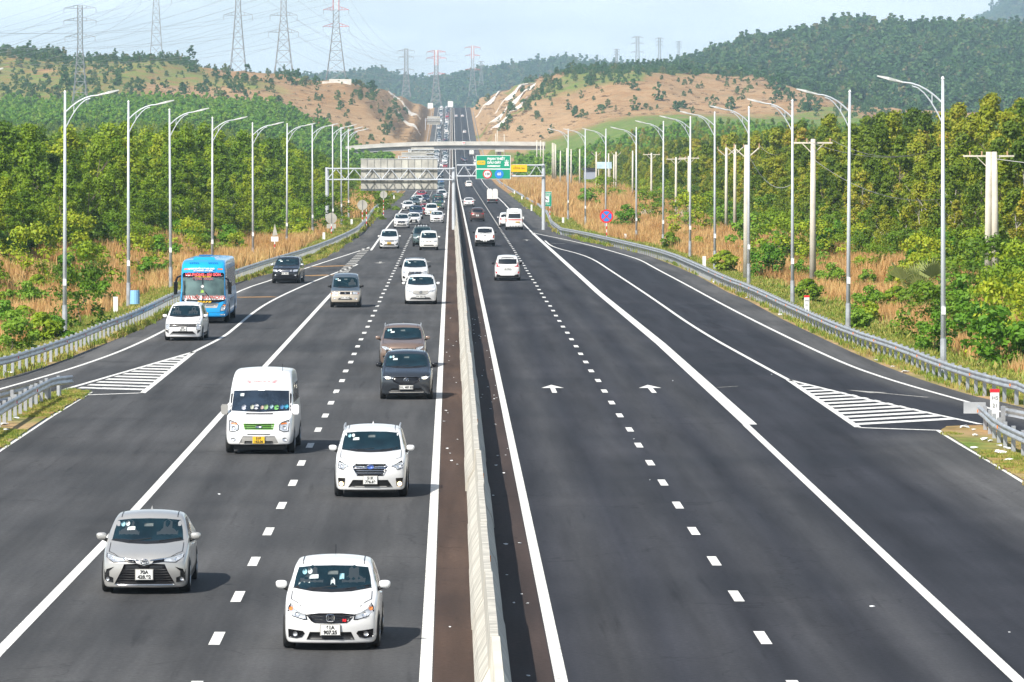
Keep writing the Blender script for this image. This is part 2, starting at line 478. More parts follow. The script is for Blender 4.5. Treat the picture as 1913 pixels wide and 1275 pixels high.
# ------------------------------------------------------------------ asphalt
def asphalt_material():
    m = bpy.data.materials.new('asphalt')
    m.use_nodes = True
    nt = m.node_tree; N, L = nt.nodes, nt.links
    b = N['Principled BSDF']
    g = N.new('ShaderNodeNewGeometry')
    at = N.new('ShaderNodeAttribute'); at.attribute_name = 'wear'
    sep = N.new('ShaderNodeSeparateColor'); L.new(at.outputs['Color'], sep.inputs[0])
    mp1 = N.new('ShaderNodeMapping'); mp1.inputs['Scale'].default_value = (1.0, .035, 1.0); L.new(g.outputs['Position'], mp1.inputs[0])
    def nz(src, scale, detail=5, rough=.6):
        n = N.new('ShaderNodeTexNoise'); n.inputs['Scale'].default_value = scale; n.inputs['Detail'].default_value = detail
        n.inputs['Roughness'].default_value = rough
        L.new(src, n.inputs['Vector']); return n.outputs['Fac']
    def mr(f, a, c, d=0., e=1.):
        x = N.new('ShaderNodeMapRange'); x.inputs[1].default_value = a; x.inputs[2].default_value = c
        x.inputs[3].default_value = d; x.inputs[4].default_value = e
        L.new(f, x.inputs[0]); return x.outputs[0]
    def mixc(f, a, c, mode='MIX'):
        x = N.new('ShaderNodeMix'); x.data_type = 'RGBA'; x.blend_type = mode
        if isinstance(f, float): x.inputs[0].default_value = f
        else: L.new(f, x.inputs[0])
        for s, v in ((6, a), (7, c)):
            if isinstance(v, tuple): x.inputs[s].default_value = (*v, 1)
            else: L.new(v, x.inputs[s])
        return x.outputs[2]
    streak = nz(mp1.outputs[0], 1.1, 4)
    patch = nz(g.outputs['Position'], .09, 4)
    fine = nz(g.outputs['Position'], 9.0, 6, .75)
    # R: left carriageway, G: worn lighter shoulder, B: dusty brown median strip
    c = mixc(sep.outputs[0], (.030, .031, .037), (.064, .064, .065))
    c = mixc(sep.outputs[1], c, (.105, .103, .10))
    c = mixc(sep.outputs[2], c, (.070, .046, .035))
    k = mixc(1.0, c, mr(streak, .3, .7, .68, 1.28), 'MULTIPLY')
    k = mixc(1.0, k, mr(patch, .3, .7, .74, 1.26), 'MULTIPLY')
    k = mixc(1.0, k, mr(fine, .3, .7, .72, 1.28), 'MULTIPLY')
    # tar sealed cracks and oil spots
    vo = N.new('ShaderNodeTexVoronoi'); vo.feature = 'DISTANCE_TO_EDGE'; vo.inputs['Scale'].default_value = .11
    wv = N.new('ShaderNodeMix'); wv.data_type = 'VECTOR'; wv.inputs[0].default_value = .12
    nw = N.new('ShaderNodeTexNoise'); nw.inputs['Scale'].default_value = .5; L.new(g.outputs['Position'], nw.inputs['Vector'])
    ad = N.new('ShaderNodeVectorMath'); ad.operation = 'MULTIPLY_ADD'; L.new(nw.outputs['Color'], ad.inputs[0]); ad.inputs[1].default_value = (5, 5, 0); L.new(g.outputs['Position'], ad.inputs[2])
    L.new(ad.outputs[0], vo.inputs['Vector'])
    k = mixc(1.0, k, mr(vo.outputs['Distance'], .0, .006, .72, 1.0), 'MULTIPLY')
    oil = nz(mp1.outputs[0], 3.1, 3)
    k = mixc(1.0, k, mr(oil, .62, .74, 1.0, .72), 'MULTIPLY')
    L.new(k, b.inputs['Base Color'])
    L.new(mr(patch, .3, .7, .72, .9), b.inputs['Roughness'])
    b.inputs['Specular IOR Level'].default_value = .12
    bp = N.new('ShaderNodeBump'); bp.inputs['Strength'].default_value = .25; bp.inputs['Distance'].default_value = .02
    L.new(fine, bp.inputs['Height']); L.new(bp.outputs[0], b.inputs['Normal'])
    return m
M['asphalt'] = asphalt_material()
gore_r = polyline_interp([P(*q) for q in [(1602, 799), (1700, 860), (1800, 930), (1913, 985)]])
def road_cols(Y):
    l, r_ = float(XL(Y)), float(XR(Y))
    mids = [-11.2, -10.4, -8.75, -8.4, -7.6, -6.7, -5.8, -4.9, -4.0, -3.1, -2.2, -1.35, -1.02, -.98, -.3, .3, .98, 1.02, 1.35, 2.2, 3.1, 4.0, 4.9, 5.8, 6.7, 7.6, 8.6, 9.0, 10.4, 11.2]
    out = np.concatenate([np.linspace(l, min(-9.5, l + 2.4), 7), np.linspace(min(-9.5, l + 2.4), -8.8, 6)[1:-1], [m_ for m_ in mids if -8.8 <= m_ <= 9.0], np.linspace(9.05, max(9.5, r_ - 2.4), 6)[:-1], np.linspace(max(9.5, r_ - 2.4), r_, 7)])
    return out
def wear(X, Y):
    lc = np.where(X < 0, 1.0, 0.0)
    d = np.minimum(XR(Y) - X, X - XL(Y))
    side = 1 - sstep(1.2, 2.6, d)
    side = np.maximum(side, np.where((X < -8.9) & (Y > 500), .9, 0)); side = np.maximum(side, np.where((X > 8.7) & (Y > 560), .9, 0))
    side = np.maximum(side, .85 * sstep(0, .4, X - (gore_r(Y) + .2)) * (Y < 152) * (X > 0))
    # wheel paths are a touch paler
    wp = .30 * np.exp(-((np.abs((np.abs(X) - 1.12) % 3.76 - 1.88) - .8) / .3) ** 2) * (np.abs(X) < 8.7) * (np.abs(X) > 1.2)
    side = side * .8 + wp
    med = np.where(np.abs(X) < 1.0, np.where(X < 0, 1.0, .65), 0.0)
    return np.stack([lc, np.clip(side, 0, 1), med], -1)
def road_mesh():
    yy = list(np.concatenate([np.arange(-30, 120, 5.0), np.arange(120, 640, 4.0), np.arange(640, 1300, 20.0), np.arange(1300, 3420, 15.0)]))
    nc = len(road_cols(300.0))
    ob = grid_mesh('road', road_cols, yy, nc, lambda X, Y: ZR(Y), M['asphalt'], None, kind='structure', label='wide grey asphalt expressway with two carriageways')
    X = np.array([road_cols(y) for y in yy]); Y = np.repeat(np.array(yy)[:, None], X.shape[1], 1)
    c = wear(X, Y).reshape(-1, 3)
    a = ob.data.color_attributes.new('wear', 'FLOAT_COLOR', 'POINT')
    a.data.foreach_set('color', np.concatenate([c, np.ones((len(c), 1))], 1).ravel())
    return ob
road = road_mesh()

# ------------------------------------------------------------------ painted markings
def paint_material(name, col, wornness):
    m = bpy.data.materials.new(name); m.use_nodes = True
    nt = m.node_tree; N, L = nt.nodes, nt.links
    b = N['Principled BSDF']; b.inputs['Roughness'].default_value = .75
    g = N.new('ShaderNodeNewGeometry')
    n = N.new('ShaderNodeTexNoise'); n.inputs['Scale'].default_value = 7; n.inputs['Detail'].default_value = 6; n.inputs['Roughness'].default_value = .7
    L.new(g.outputs['Position'], n.inputs['Vector'])
    r_ = N.new('ShaderNodeMapRange'); r_.inputs[1].default_value = .47 - wornness; r_.inputs[2].default_value = .70 - wornness
    L.new(n.outputs['Fac'], r_.inputs[0])
    x = N.new('ShaderNodeMix'); x.data_type = 'RGBA'
    x.inputs[6].default_value = (*col, 1); x.inputs[7].default_value = (col[0] * .38, col[1] * .38, col[2] * .38, 1)
    L.new(r_.outputs[0], x.inputs[0]); L.new(x.outputs[2], b.inputs['Base Color'])
    return m
M['paint'] = paint_material('white_road_paint', (.80, .79, .74), 0.0)
M['paint_worn'] = paint_material('worn_road_paint', (.62, .60, .54), .12)
M['paint_orange'] = paint_material('orange_road_paint', (.55, .30, .09), .12)

def ribbon(name, pts, wd, material='paint', lift=.006, parent=None, **kw):
    pts = [Vector((p[0], p[1], 0)) for p in pts]
    vs, fs = [], []
    for i, p in enumerate(pts):
        a = pts[max(0, i - 1)]; b = pts[min(len(pts) - 1, i + 1)]
        d = (b - a).normalized(); n = Vector((-d.y, d.x, 0))
        ww = wd[i] if isinstance(wd, (list, tuple)) else wd
        for s in (-1, 1):
            q = p + n * s * ww / 2
            vs.append((q.x, q.y, float(ZR(q.y)) + lift))
    for i in range(len(pts) - 1):
        fs.append((2 * i, 2 * i + 1, 2 * i + 3, 2 * i + 2))
    mb = MB(); mb.add(vs, [tuple(reversed(f)) for f in fs])
    return mb.build(name, M[material], parent, **kw)
def dens(pts, step=6.0):
    out = [pts[0]]
    for a, b in zip(pts, pts[1:]):
        a, b = Vector(a), Vector(b); n = max(1, int((b - a).length / step))
        out += [a.lerp(b, (k + 1) / n) for k in range(n)]
    return out
def smooth(pts, it=2):
    pts = [Vector(p) for p in pts]
    for _ in range(it):
        q = [pts[0]]
        for a, b in zip(pts, pts[1:]):
            q += [a.lerp(b, .25), a.lerp(b, .75)]
        pts = q + [pts[-1]]
    return pts
def straight(x, y0, y1, st=12.0):
    n = max(2, int((y1 - y0) / st)); return [(x, y0 + (y1 - y0) * k / n) for k in range(n + 1)]
ribbon('lane_marking', straight(-1.12, -30, 3400), .21, parent=road)
ribbon('lane_marking', straight(1.12, -30, 3400), .21, parent=road)
ribbon('lane_marking', [(-8.7, -30), (-8.58, 84), (-8.4, 110), (-8.27, 194), (-8.08, 286), (-7.95, 340)], .22, parent=road)
ribbon('lane_marking', [(-7.8, 430)] + [(-8.1, 560), (-8.37, 1000)] + straight(-8.37, 1010, 3400), .20, parent=road)
for k in range(15):
    t = k / 14.0
    a = P(650 + 40 * t + 1, 508 - 43 * t)
    ribbon('lane_dash', [(a.x - .35, a.y - 2.0), (a.x - .35, a.y + 1.0)], .75, 'paint_worn', parent=road)
ribbon('lane_marking', [(8.1, 520), (8.45, 300), (8.84, 220), (8.86, 154.5)], [.3, .38, .44, .46], parent=road)
ribbon('lane_marking', [(8.72, 154.4), (8.66, 100), (8.6, -30)], .22, parent=road)
ribbon('lane_marking', [(8.1, 521), (8.3, 800)] + straight(8.35, 810, 3400), .20, parent=road)
dm = MB()
dm.add([(-.1, -1.15, .006), (.1, -1.15, .006), (.1, 1.15, .006), (-.1, 1.15, .006)], [(0, 1, 2, 3)])
dash_me = dm.mesh('lane_dash', M['paint'])
for x in (-4.87, 4.9):
    Y = 86.5 - 8.16 * 8
    while Y < 560:
        o = bpy.data.objects.new('lane_dash', dash_me); link(o, road)
        o.location = (x + rnd.uniform(-.02, .02), Y, 0); Y += 8.16
    ribbon('lane_marking', straight(x, 560, 3400), .13, 'paint_worn', parent=road)
rampline_r_in = smooth([P(*q) for q in [(1018, 450), (1031.6, 462), (1080.6, 474), (1110.5, 485.6), (1143, 507.4), (1186.6, 535.9), (1232.8, 567.2), (1279, 599.8), (1333.4, 633.8), (1387.7, 663.7), (1442, 693.6), (1473, 710)]], 2)
ribbon('lane_marking', rampline_r_in, .17, parent=road)
rampline_r_out = smooth([P(*q) for q in [(994, 435), (1004.5, 437.5), (1061.5, 449), (1116, 462), (1170, 477.5), (1197.5, 486.4), (1224.6, 502), (1279, 530.5), (1333.4, 560.4), (1387.7, 589), (1460, 625), (1524, 655.4), (1588.5, 684.3), (1652.6, 706.7), (1716.7, 726), (1812.8, 752.6), (1960, 797)]], 2)
ribbon('lane_marking', rampline_r_out, .17, parent=road)
rampline_l_out = smooth([P(*q) for q in [(690, 462), (683.3, 465.5), (565, 503.4), (513.5, 521.6), (443.8, 543.7), (307.4, 618.6), (235.3, 653), (164.7, 678.8), (94, 701), (0, 727.5), (-120, 760)]], 2)
ribbon('lane_marking', rampline_l_out, .17, parent=road)
rampline_l_in = smooth([P(*q) for q in [(668, 494), (660.6, 498), (604.5, 518.5), (543.8, 544.3), (498.4, 567), (468, 588), (437.7, 614), (416.5, 630.7), (362, 658)]], 2)
ribbon('lane_marking', rampline_l_in, .17, parent=road)
def quad_line(a, b, wd, **kw): ribbon('gore_marking', dens([P(*a), P(*b)]), wd, parent=road, **kw)
# right gore
quad_line((1473, 710), (1602.9, 798.7), .22)
ribbon('gore_marking', [P(*q) for q in [(1473, 710), (1620.5, 746.8), (1707, 766), (1832, 793)]], .2, parent=road)
quad_line((1606, 799.5), (1753, 804.5), .32)
ribbon('gore_marking', dens([P(*q) for q in [(1753, 804.5), (1800, 833), (1860, 868), (1913, 901), (2010, 962)]]), .19, parent=road)
def hatch(apex, la, lb, n, wd):
    """bars between side apex-la and side apex-lb"""
    A, B, C = P(*apex), P(*la), P(*lb)
    for k in range(2, n):
        t, u = k / n, k / n + wd / n
        mb = MB(); mb.add([(q_.x, q_.y, .0075) for q_ in (A.lerp(B, u), A.lerp(C, u), A.lerp(C, t), A.lerp(B, t))], [(0, 1, 2, 3)] if B.x < C.x else [(3, 2, 1, 0)])
        mb.build('gore_marking', M['paint'], road)
hatch((1473, 710), (1602.9, 798.7), (1806, 787), 15, .48)
# left gore
quad_line((362, 658), (265.9, 735), .22)
quad_line((362, 658), (124.7, 727), .2)
quad_line((268, 734.5), (160, 738.5), .3)
hatch((362, 658), (265.9, 733), (135, 729), 15, .48)
ribbon('gore_marking', dens([P(*q) for q in [(169, 733), (94, 778.8), (0, 841), (-90, 903)]]), .19, parent=road)
ribbon('gore_marking', dens([P(*q) for q in [(132, 726), (78, 739), (0, 765), (-80, 790)]]), .16, parent=road)
def arrow(c, rot=0.0, s=1.0, material='paint'):
    pts = [(-.09, -3), (.09, -3), (.09, .6), (.42, .6), (0, 3), (-.42, .6), (-.09, .6)]
    mb = MB(); co, si = math.cos(rot), math.sin(rot)
    vs = [(c[0] + (x * co * s - y * si), c[1] + (x * si * s + y * co), .008) for x, y in pts]
    mb.add(vs, [(0, 1, 2, 6), (2, 3, 4), (2, 4, 6), (6, 4, 5)])
    return mb.build('arrow_marking', M[material], road)
arrow(P(1033, 727), .0, 1.0); arrow(P(1216, 727), .0, 1.0)
for x in (2.9, 6.8): arrow((x, 480), 0, 1.1, 'paint_worn')
arrow(P(1657, 736), R(24), .85, 'paint_worn')
arrow(P(710, 491), PI, 1.1, 'paint_worn'); arrow(P(795, 489), PI, 1.1, 'paint_worn')
ribbon('lane_dash', [P(1340, 724.5), P(1378, 722)], .1, 'paint_worn', parent=road)
ribbon('lane_dash', [P(1028, 455), P(1055, 455.5)], .4, 'paint_worn', parent=road)
for a, b in (((440, 556), (514, 555)), ((567, 516), (622, 514)), ((583, 499), (652, 496.5))):
    ribbon('rumble_strip', [P(*a), P(*b)], 1.5, 'paint_orange', parent=road)

# grass islands at the two gores
def island(pts, label):
    vs = [P(*q, .03) for q in pts]
    me = bpy.data.meshes.new('grass_island')
    bm = bmesh.new()
    f = bm.faces.new([bm.verts.new(v) for v in vs]); bmesh.ops.triangulate(bm, faces=[f])
    bmesh.ops.subdivide_edges(bm, edges=bm.edges[:], cuts=5, use_grid_fill=True)
    for v in bm.verts:
        v.co.z = .02 + .03 * (noise.noise(v.co * .6) + 1)
    for f in bm.faces:
        if f.normal.z < 0: f.normal_flip()
    bm.to_mesh(me); bm.free()
    a = me.color_attributes.new('cover', 'FLOAT_COLOR', 'POINT')
    for i, v in enumerate(me.vertices):
        a.data[i].color = (1, .45 + .5 * noise.noise(v.co * .25), .35 + .4 * noise.noise(v.co * .3 + Vector((5, 5, 0))), 1)
    me.materials.append(M['ground'])
    return tag(link(bpy.data.objects.new('grass_island', me)), kind='structure', label=label)
ISL_R = [(1757, 806), (1768, 797), (1832, 795.5), (1913, 812), (2050, 836), (2050, 985), (1913, 899)]
ISL_L = [(165, 735), (128, 730), (80, 741), (0, 767), (-110, 805), (-110, 915), (0, 838), (94, 776)]
island(ISL_R, 'grassy island at the right gore with litter')
island(ISL_L, 'grassy island at the left gore with dry edges')
# ------------------------------------------------------------------ median barrier
def barrier_profile():
    return [(-.31, 0), (-.31, .09), (-.245, .32), (-.105, .58), (-.075, 1.08), (.055, 1.08), (.085, .58), (.225, .32), (.29, .09), (.29, 0)]
bar_root = empty('median_barrier', (0, 0, 0), label='pale concrete barrier dividing the two carriageways', cat='barrier')
SEG = 12.0
def barrier_mesh(L, var):
    rr = random.Random(var)
    pr = barrier_profile(); vs, fs = [], []
    n = len(pr); st = 5
    for k in range(st + 1):
        y = .02 + (L - .04) * k / st
        jx, jz = rr.uniform(-.003, .003), rr.uniform(-.002, .002)
        for x, z in pr:
            vs.append((x + jx, y, z + (jz if z > .9 else 0)))
    for k in range(st):
        for i in range(n - 1):
            a = k * n + i
            fs.append((a, a + 1, a + n + 1, a + n))
    fs.append(tuple(range(n))[::-1]); fs.append(tuple(range(st * n, st * n + n)))
    mb = MB(); mb.add(vs, [tuple(reversed(f)) for f in fs])
    return mb.mesh('barrier_section', M['concrete'])
bms = [barrier_mesh(SEG, k) for k in range(4)]
M['concrete_new'] = mat('barrier_concrete_pale', (.66, .62, .52), .9, noise_amt=.15, noise_scale=3.0, bump=.3, bump_scale=12, stretch=(1, .25, 1))
Y = 16.0
k = 0
while Y < 900:
    o = link(bpy.data.objects.new('barrier_section', bms[k % 4]), bar_root)
    o.location = (rnd.uniform(-.02, .02), Y, rnd.uniform(-.02, .012) + float(ZR(Y)))
    if k < 6 and k % 3 == 1:
        o.material_slots[0].link = 'OBJECT'; o.material_slots[0].material = M['concrete_new']
    if k % 2 == 0 and Y < 400:
        rf = MB().box((.075, 5.5, .86), (.035, .09, .12)).build('reflector', M['reflector'], o)
    Y += SEG; k += 1
mb = MB(); pr = barrier_profile()
prev = None
for y in np.arange(Y, 3401, 25.0):
    z0 = float(ZR(y)); cur = [(x, y, z + z0) for x, z in pr]
    if prev is not None:
        mb.add(prev + cur, [(i, i + len(pr), i + len(pr) + 1, i + 1) for i in range(len(pr) - 1)])
    prev = cur
mb.build('barrier_run', M['concrete'], bar_root, kind='stuff')

# ------------------------------------------------------------------ guard rails
WB = [(0, -.155), (.035, -.125), (.055, -.075), (.01, -.03), (.01, .03), (.055, .075), (.035, .125), (0, .155)]
def guardrail(pts, side, label, Ymax_posts=620, top=.80, reflect='reflector', spacing=2.0, flare=False):
    """pts: list of (x, y) of the rail line; side: +1 when the road lies at larger x"""
    root = empty('guardrail', (0, 0, 0), label=label, cat='guardrail', group='steel guardrails along the highway')
    pts = [Vector((p[0], p[1], 0)) for p in pts]
    # resample
    d = [0.0]
    for a, b in zip(pts, pts[1:]): d.append(d[-1] + (b - a).length)
    def at(s):
        s = max(0, min(d[-1], s)); i = max(0, min(len(pts) - 2, int(np.searchsorted(d, s)) - 1))
        t = (s - d[i]) / max(1e-6, d[i + 1] - d[i]); return pts[i].lerp(pts[i + 1], t)
    def nrm(s):
        t = (at(s + .5) - at(s - .5)).normalized(); n = Vector((t.y, -t.x, 0))
        return n if n.x * side > 0 else -n
    s = 0.0
    pan = []
    npanel = 0
    rest = MB()
    while s < d[-1] - .1:
        far = at(s).y > Ymax_posts
        L = 4.0 if not far else 16.0
        e = min(d[-1], s + L)
        mbp = rest if far else MB()
        rows = []
        n = 3
        for k in range(n + 1):
            q = s + (e - s) * k / n; c = at(q); nn = nrm(q); z0 = float(ZR(c.y)) + top - .155
            ov = .008 if npanel % 2 else 0
            rows.append([(c.x + nn.x * (u + ov + .06), c.y + nn.y * (u + ov), z0 + v) for u, v in WB])
        m_ = len(WB)
        fl = [p for r_ in rows for p in r_]
        fs = [(k * m_ + i, k * m_ + i + 1, (k + 1) * m_ + i + 1, (k + 1) * m_ + i) for k in range(n) for i in range(m_ - 1)]
        mbp.add(fl, fs)
        if not far: mbp.build('rail', M['galv'], root, smooth=True)
        s = e; npanel += 1
    if rest.v: rest.build('rail_run', M['galv'], root, kind='stuff')
    pm = MB().box((0, 0, top / 2 - .2), (.11, .14, top + .42)).mesh('post', M['galv_post'])
    sp = MB().box((0, 0, 0), (.12, .12, .26)).mesh('spacer', M['galv_post'])
    s = .6; k = 0; rest = MB()
    while s < d[-1]:
        c = at(s); nn = nrm(s); z0 = float(ZR(c.y)); ang = math.atan2(nn.y, nn.x)
        if c.y < Ymax_posts:
            o = link(bpy.data.objects.new('post', pm), root); o.location = (c.x - nn.x * .10, c.y - nn.y * .10, z0 - .01); o.rotation_euler = (R(rnd.uniform(-1, 1)), 0, ang)
            if k % 4 == 0 and c.y < 330:
                r_ = MB().box((0, 0, 0), (.03, .09, .09)).build('reflector', M[reflect], root)
                r_.location = (c.x + nn.x * .135, c.y + nn.y * .08, z0 + top - .155); r_.rotation_euler = (0, 0, ang)
            s += spacing
        else:
            rest.box((c.x - nn.x * .1, c.y - nn.y * .1, z0 + top / 2), (.1, .14, top)); s += 4.0
        k += 1
    if rest.v: rest.build('post_run', M['galv_post'], root, kind='stuff')
    return root
gr_pts = [P(*q, .8) for q in [(2050, 790), (1913, 714.7), (1877, 708), (1812.8, 690.7), (1748.7, 669.9), (1684.6, 644), (1588.5, 613.8), (1492, 573.7), (1396, 530), (1360.5, 518), (1306, 493.8), (1251.8, 470.7), (1197.5, 457), (1143, 444.8), (1088.7, 432.6), (1034, 423)]]
gr_pts = [(p.x, p.y) for p in gr_pts if 60 < p.y < 900]
gr_pts = [(24.5, 128)] + [p for p in gr_pts if p[1] > 140] + [(12.9, 700), (12.6, 900), (12.6, 1500), (12.4, 2900)]
gr_pts = smooth([(a, b, 0) for a, b in gr_pts], 1)
guardrail(gr_pts, -1, 'long steel guardrail curving along the right edge of the highway')
gl_pts = [P(*q, .8) for q in [(0, 669.4), (70.6, 648.2), (141, 624.7), (188, 604.7), (235.3, 588), (282.4, 567), (325.5, 545.8), (437.7, 505), (513.5, 480.6), (574, 464), (634.8, 441.2), (677, 420)]]
gl_pts = [(-22.5, 150)] + [(p.x, p.y) for p in gl_pts] + [(-12.0, 720), (-12, 900), (-12, 1500), (-12, 2900)]
guardrail(smooth([(a, b, 0) for a, b in gl_pts], 1), 1, 'long steel guardrail along the left edge with red reflectors', reflect='reflector_red')
a = [P(*q, .8) for q in [(132, 701), (112, 702.5), (91.8, 707), (56.5, 724.7), (16.5, 747), (0, 756.5), (-120, 830)]]
guardrail([(p.x, p.y) for p in a], 1, 'short bent guardrail on the left gore island facing the main lanes', reflect='reflector_red', spacing=1.9)
a = [P(*q, .72) for q in [(92, 709), (45, 722), (0, 733), (-120, 765)]]
guardrail([(p.x, p.y) for p in a], -1, 'short guardrail on the left gore island facing the ramp', top=.72, spacing=3.5)
a = [P(*q, .8) for q in [(1832, 757), (1840, 763), (1857.7, 779), (1877, 791.7), (1913, 807.7), (2050, 872)]]
guardrail([(p.x, p.y) for p in a], -1, 'bent guardrail on the right gore island facing the main lanes', spacing=2.2)
a = [P(*q, .8) for q in [(1868, 757.5), (1890, 761), (1913, 766), (2050, 800)]]
g5 = guardrail([(p.x, p.y) for p in a], 1, 'guardrail end on the right gore island facing the ramp', spacing=3.0)
p0 = P(1832, 762, .6)
e = MB().box((0, 0, 0), (.70, .05, .36)).build('end_plate', M['galv'], g5); e.location = (p0.x - .2, p0.y - .1, .60); e.rotation_euler = (0, 0, R(-12))

# ------------------------------------------------------------------ street lamps
def lamp_template(side):
    """arm reaches towards side * x"""
    root = empty('street_lamp')
    H = 11.6
    MB().bar((0, 0, 0), (0, 0, H), .11, 10, .055).build('pole', M['lamp_pole'], root, smooth=True)
    b = MB().box((0, 0, .05), (.42, .42, .14)).bar((0, 0, .1), (0, 0, 1.5), .125, 10, .12).build('base', M['galv_post'], root)
    MB().bar((0, 0, H), (0, 0, H + .10), .075, 10, .03).build('finial', M['white_post'], root)
    MB().box((0, -.10, 2.6), (.16, .05, .30)).build('number_plate', M['white_post'], root)
    up = [(side * 1.55 * t, 0, H - .95 + .82 * (1 - (1 - t) ** 2)) for t in (0, .2, .4, .6, .8, 1)]
    lo = [(side * 1.2 * t, 0, H - 1.75 + 1.48 * (1 - (1 - t) ** 1.8)) for t in (0, .2, .4, .6, .8, 1)]
    am = MB().tube(up, .038, 6).tube(lo, .028, 6).bar((side * .42, 0, up[1][2] + .12), (side * .42, 0, lo[2][2] - .12), .02, 5)
    am.build('arm', M['lamp_pole'], root)
    hd = MB()
    a, c = Vector(up[-1]), Vector((side * 2.55, 0, H + .12))
    hd.bar(a, a.lerp(c, .35), .045, 8, .06)
    hd.add([(a.lerp(c, t) + Vector((0, s * ww, dz))) for t, ww, h1, h0 in ((.3, .07, .05, -.03), (.55, .15, .07, -.05), (1, .10, .03, -.02)) for s, dz in ((-1, h1), (1, h1), (1, h0), (-1, h0))],
           [(0, 1, 5, 4), (1, 2, 6, 5), (2, 3, 7, 6), (3, 0, 4, 7), (4, 5, 9, 8), (5, 6, 10, 9), (6, 7, 11, 10), (7, 4, 8, 11), (8, 9, 10, 11), (3, 2, 1, 0)])
    hd.build('lamp_head', M['lamp_head'], root)
    return root
ordn = ['nearest', 'second', 'third', 'fourth', 'fifth', 'sixth', 'seventh', 'eighth', 'ninth', 'tenth', 'eleventh', 'twelfth']
LR = [(19.15, 188), (18.96, 231), (19.2, 272), (19.25, 313), (19.3, 354), (19.5, 395), (19.1, 436), (18.3, 478), (16.6, 520), (15.6, 562), (14.6, 604)]
LL = [(-18.35, 230), (-18.05, 271), (-18.05, 312), (-17.4, 353), (-16.1, 394), (-14.75, 435), (-13.6, 476), (-12.6, 517), (-12.7, 562), (-12.8, 606)]
for side, lst, word in ((-1, LR, 'right'), (1, LL, 'left')):
    base_t = lamp_template(side)
    for k, (x, y) in enumerate(lst):
        o = base_t if k == 0 else copy_tree(base_t)
        x -= .69
        o.location = (x, y, (TZ(x, y) if side < 0 else TZ(x, y) + .0) - .02 if k else TZ(x, y))
        o.rotation_euler = (R(rnd.uniform(-.25, .25)), R(rnd.uniform(-.3, .3)), R(rnd.uniform(-3, 3)))
        tag(o, 'tall grey street lamp with curved double arm, %s in the %s-hand row' % (ordn[k], word), 'street lamp', 'street lamps behind the guardrails')
o = copy_tree(base_t); o.location = (-19.1, 172, TZ(-19.1, 172)); o.rotation_euler = (0, 0, 0)
tag(o, 'street lamp standing outside the picture, only its lamp head reaches in at the upper left', 'street lamp', 'street lamps behind the guardrails')
# ------------------------------------------------------------------ utility poles on the right
def util_pole(x, y, h, kind, label, z=None, r=.15, two=False):
    root = empty('utility_pole', (x, y, TZ(x, y) - .1 if z is None else z), rnd.uniform(-.15, .15), label=label, cat='utility pole', group='concrete utility poles')
    for k, dx in enumerate((0, .45) if two else (0,)):
        MB().bar((dx, 0, 0), (dx - (.12 if k else 0), 0, h), r * 1.25, 8, r * .85).build('pole', M['concrete_pole'], root, smooth=True)
    zz = h - .25
    if kind == 'T':
        MB().box((0, .18, zz), (2.5 if not two else 3.0, .09, .10)).bar((-.75, .18, zz), (0, .12, zz - .75), .03, 4).bar((.75, .18, zz), (0, .12, zz - .75), .03, 4).build('crossarm', M['concrete_pole'], root)
        for dx in (-1.1, -.4, 1.1):
            MB().bar((dx, .18, zz + .05), (dx, .18, zz + .28), .035, 6, .06).build('insulator', M['insulator'], root)
    elif kind == 'V':
        for s in (-1, 1):
            MB().bar((0, .1, zz - .7), (s * .85, .1, zz + .05), .045, 5).build('crossarm', M['concrete_pole'], root)
            MB().bar((s * .85, .1, zz + .05), (s * .85, .1, zz + .35), .05, 6, .03).build('insulator', M['insulator'], root)
    return root
def pole_at(xpx, ytop, Y, h, kind, label, **kw):
    p = PY(xpx, Y, ytop)
    return util_pole(p.x, Y, h, kind, label, z=p.z - h, **kw)
UP = []
UP.append(pole_at(1847, 284, 285, 8.0, 'T', 'paired concrete utility poles with crossarm, nearest of the poles on the right', two=True, r=.2))
UP.append(pole_at(1519, 260, 312, 9.8, 'T', 'thick concrete utility pole with crossarm between two street lamps on the right', r=.19))
UP.append(pole_at(1395, 271, 330, 9.4, 'V', 'tall thick concrete pole close beside the fourth street lamp on the right', r=.2))
UP.append(pole_at(1373, 271, 470, 9.0, 'V', 'concrete pole with V bracket, middle of the three V bracket poles'))
UP.append(pole_at(1357, 276, 490, 9.0, 'V', 'concrete pole with V bracket, leftmost of the three V bracket poles'))
UP.append(pole_at(1287, 292, 590, 8.6, 'T', 'thin concrete pole with crossarm behind the sixth street lamp on the right', r=.17))
UP.append(pole_at(1263, 294, 615, 8.6, 'T', 'thin concrete pole with crossarm above the dark green bushes'))
UP.append(pole_at(1217, 286, 700, 9.2, 'T', 'lone concrete pole with wide crossarm standing in brown grass'))
UP.append(pole_at(1182, 282, 800, 8.8, '', 'bare concrete pole just left of the pole with wide crossarm'))
for k, (x, yt, Y) in enumerate([(1151, 284, 900), (1147, 289, 930), (1137, 287, 960), (1114, 284, 930), (1083, 279, 1000), (1067, 279, 1040), (1059, 277, 1080), (1047, 282, 1090), (1038, 270, 1130), (1035, 268, 1160), (1032, 267, 1190), (1015, 265, 1300), (1010, 263, 1340), (1003, 262, 1380), (942, 251, 1720), (929, 244, 1760), (926, 250, 1800)]):
    UP.append(pole_at(x, yt, Y, 8.8, 'V' if k in (0, 3) else '', 'distant pale concrete pole, number %s counted leftwards from the white billboard' % ['one', 'two', 'three', 'four', 'five', 'six', 'seven', 'eight', 'nine', 'ten', 'eleven', 'twelve', 'thirteen', 'fourteen', 'fifteen', 'sixteen', 'seventeen'][k], r=.16))
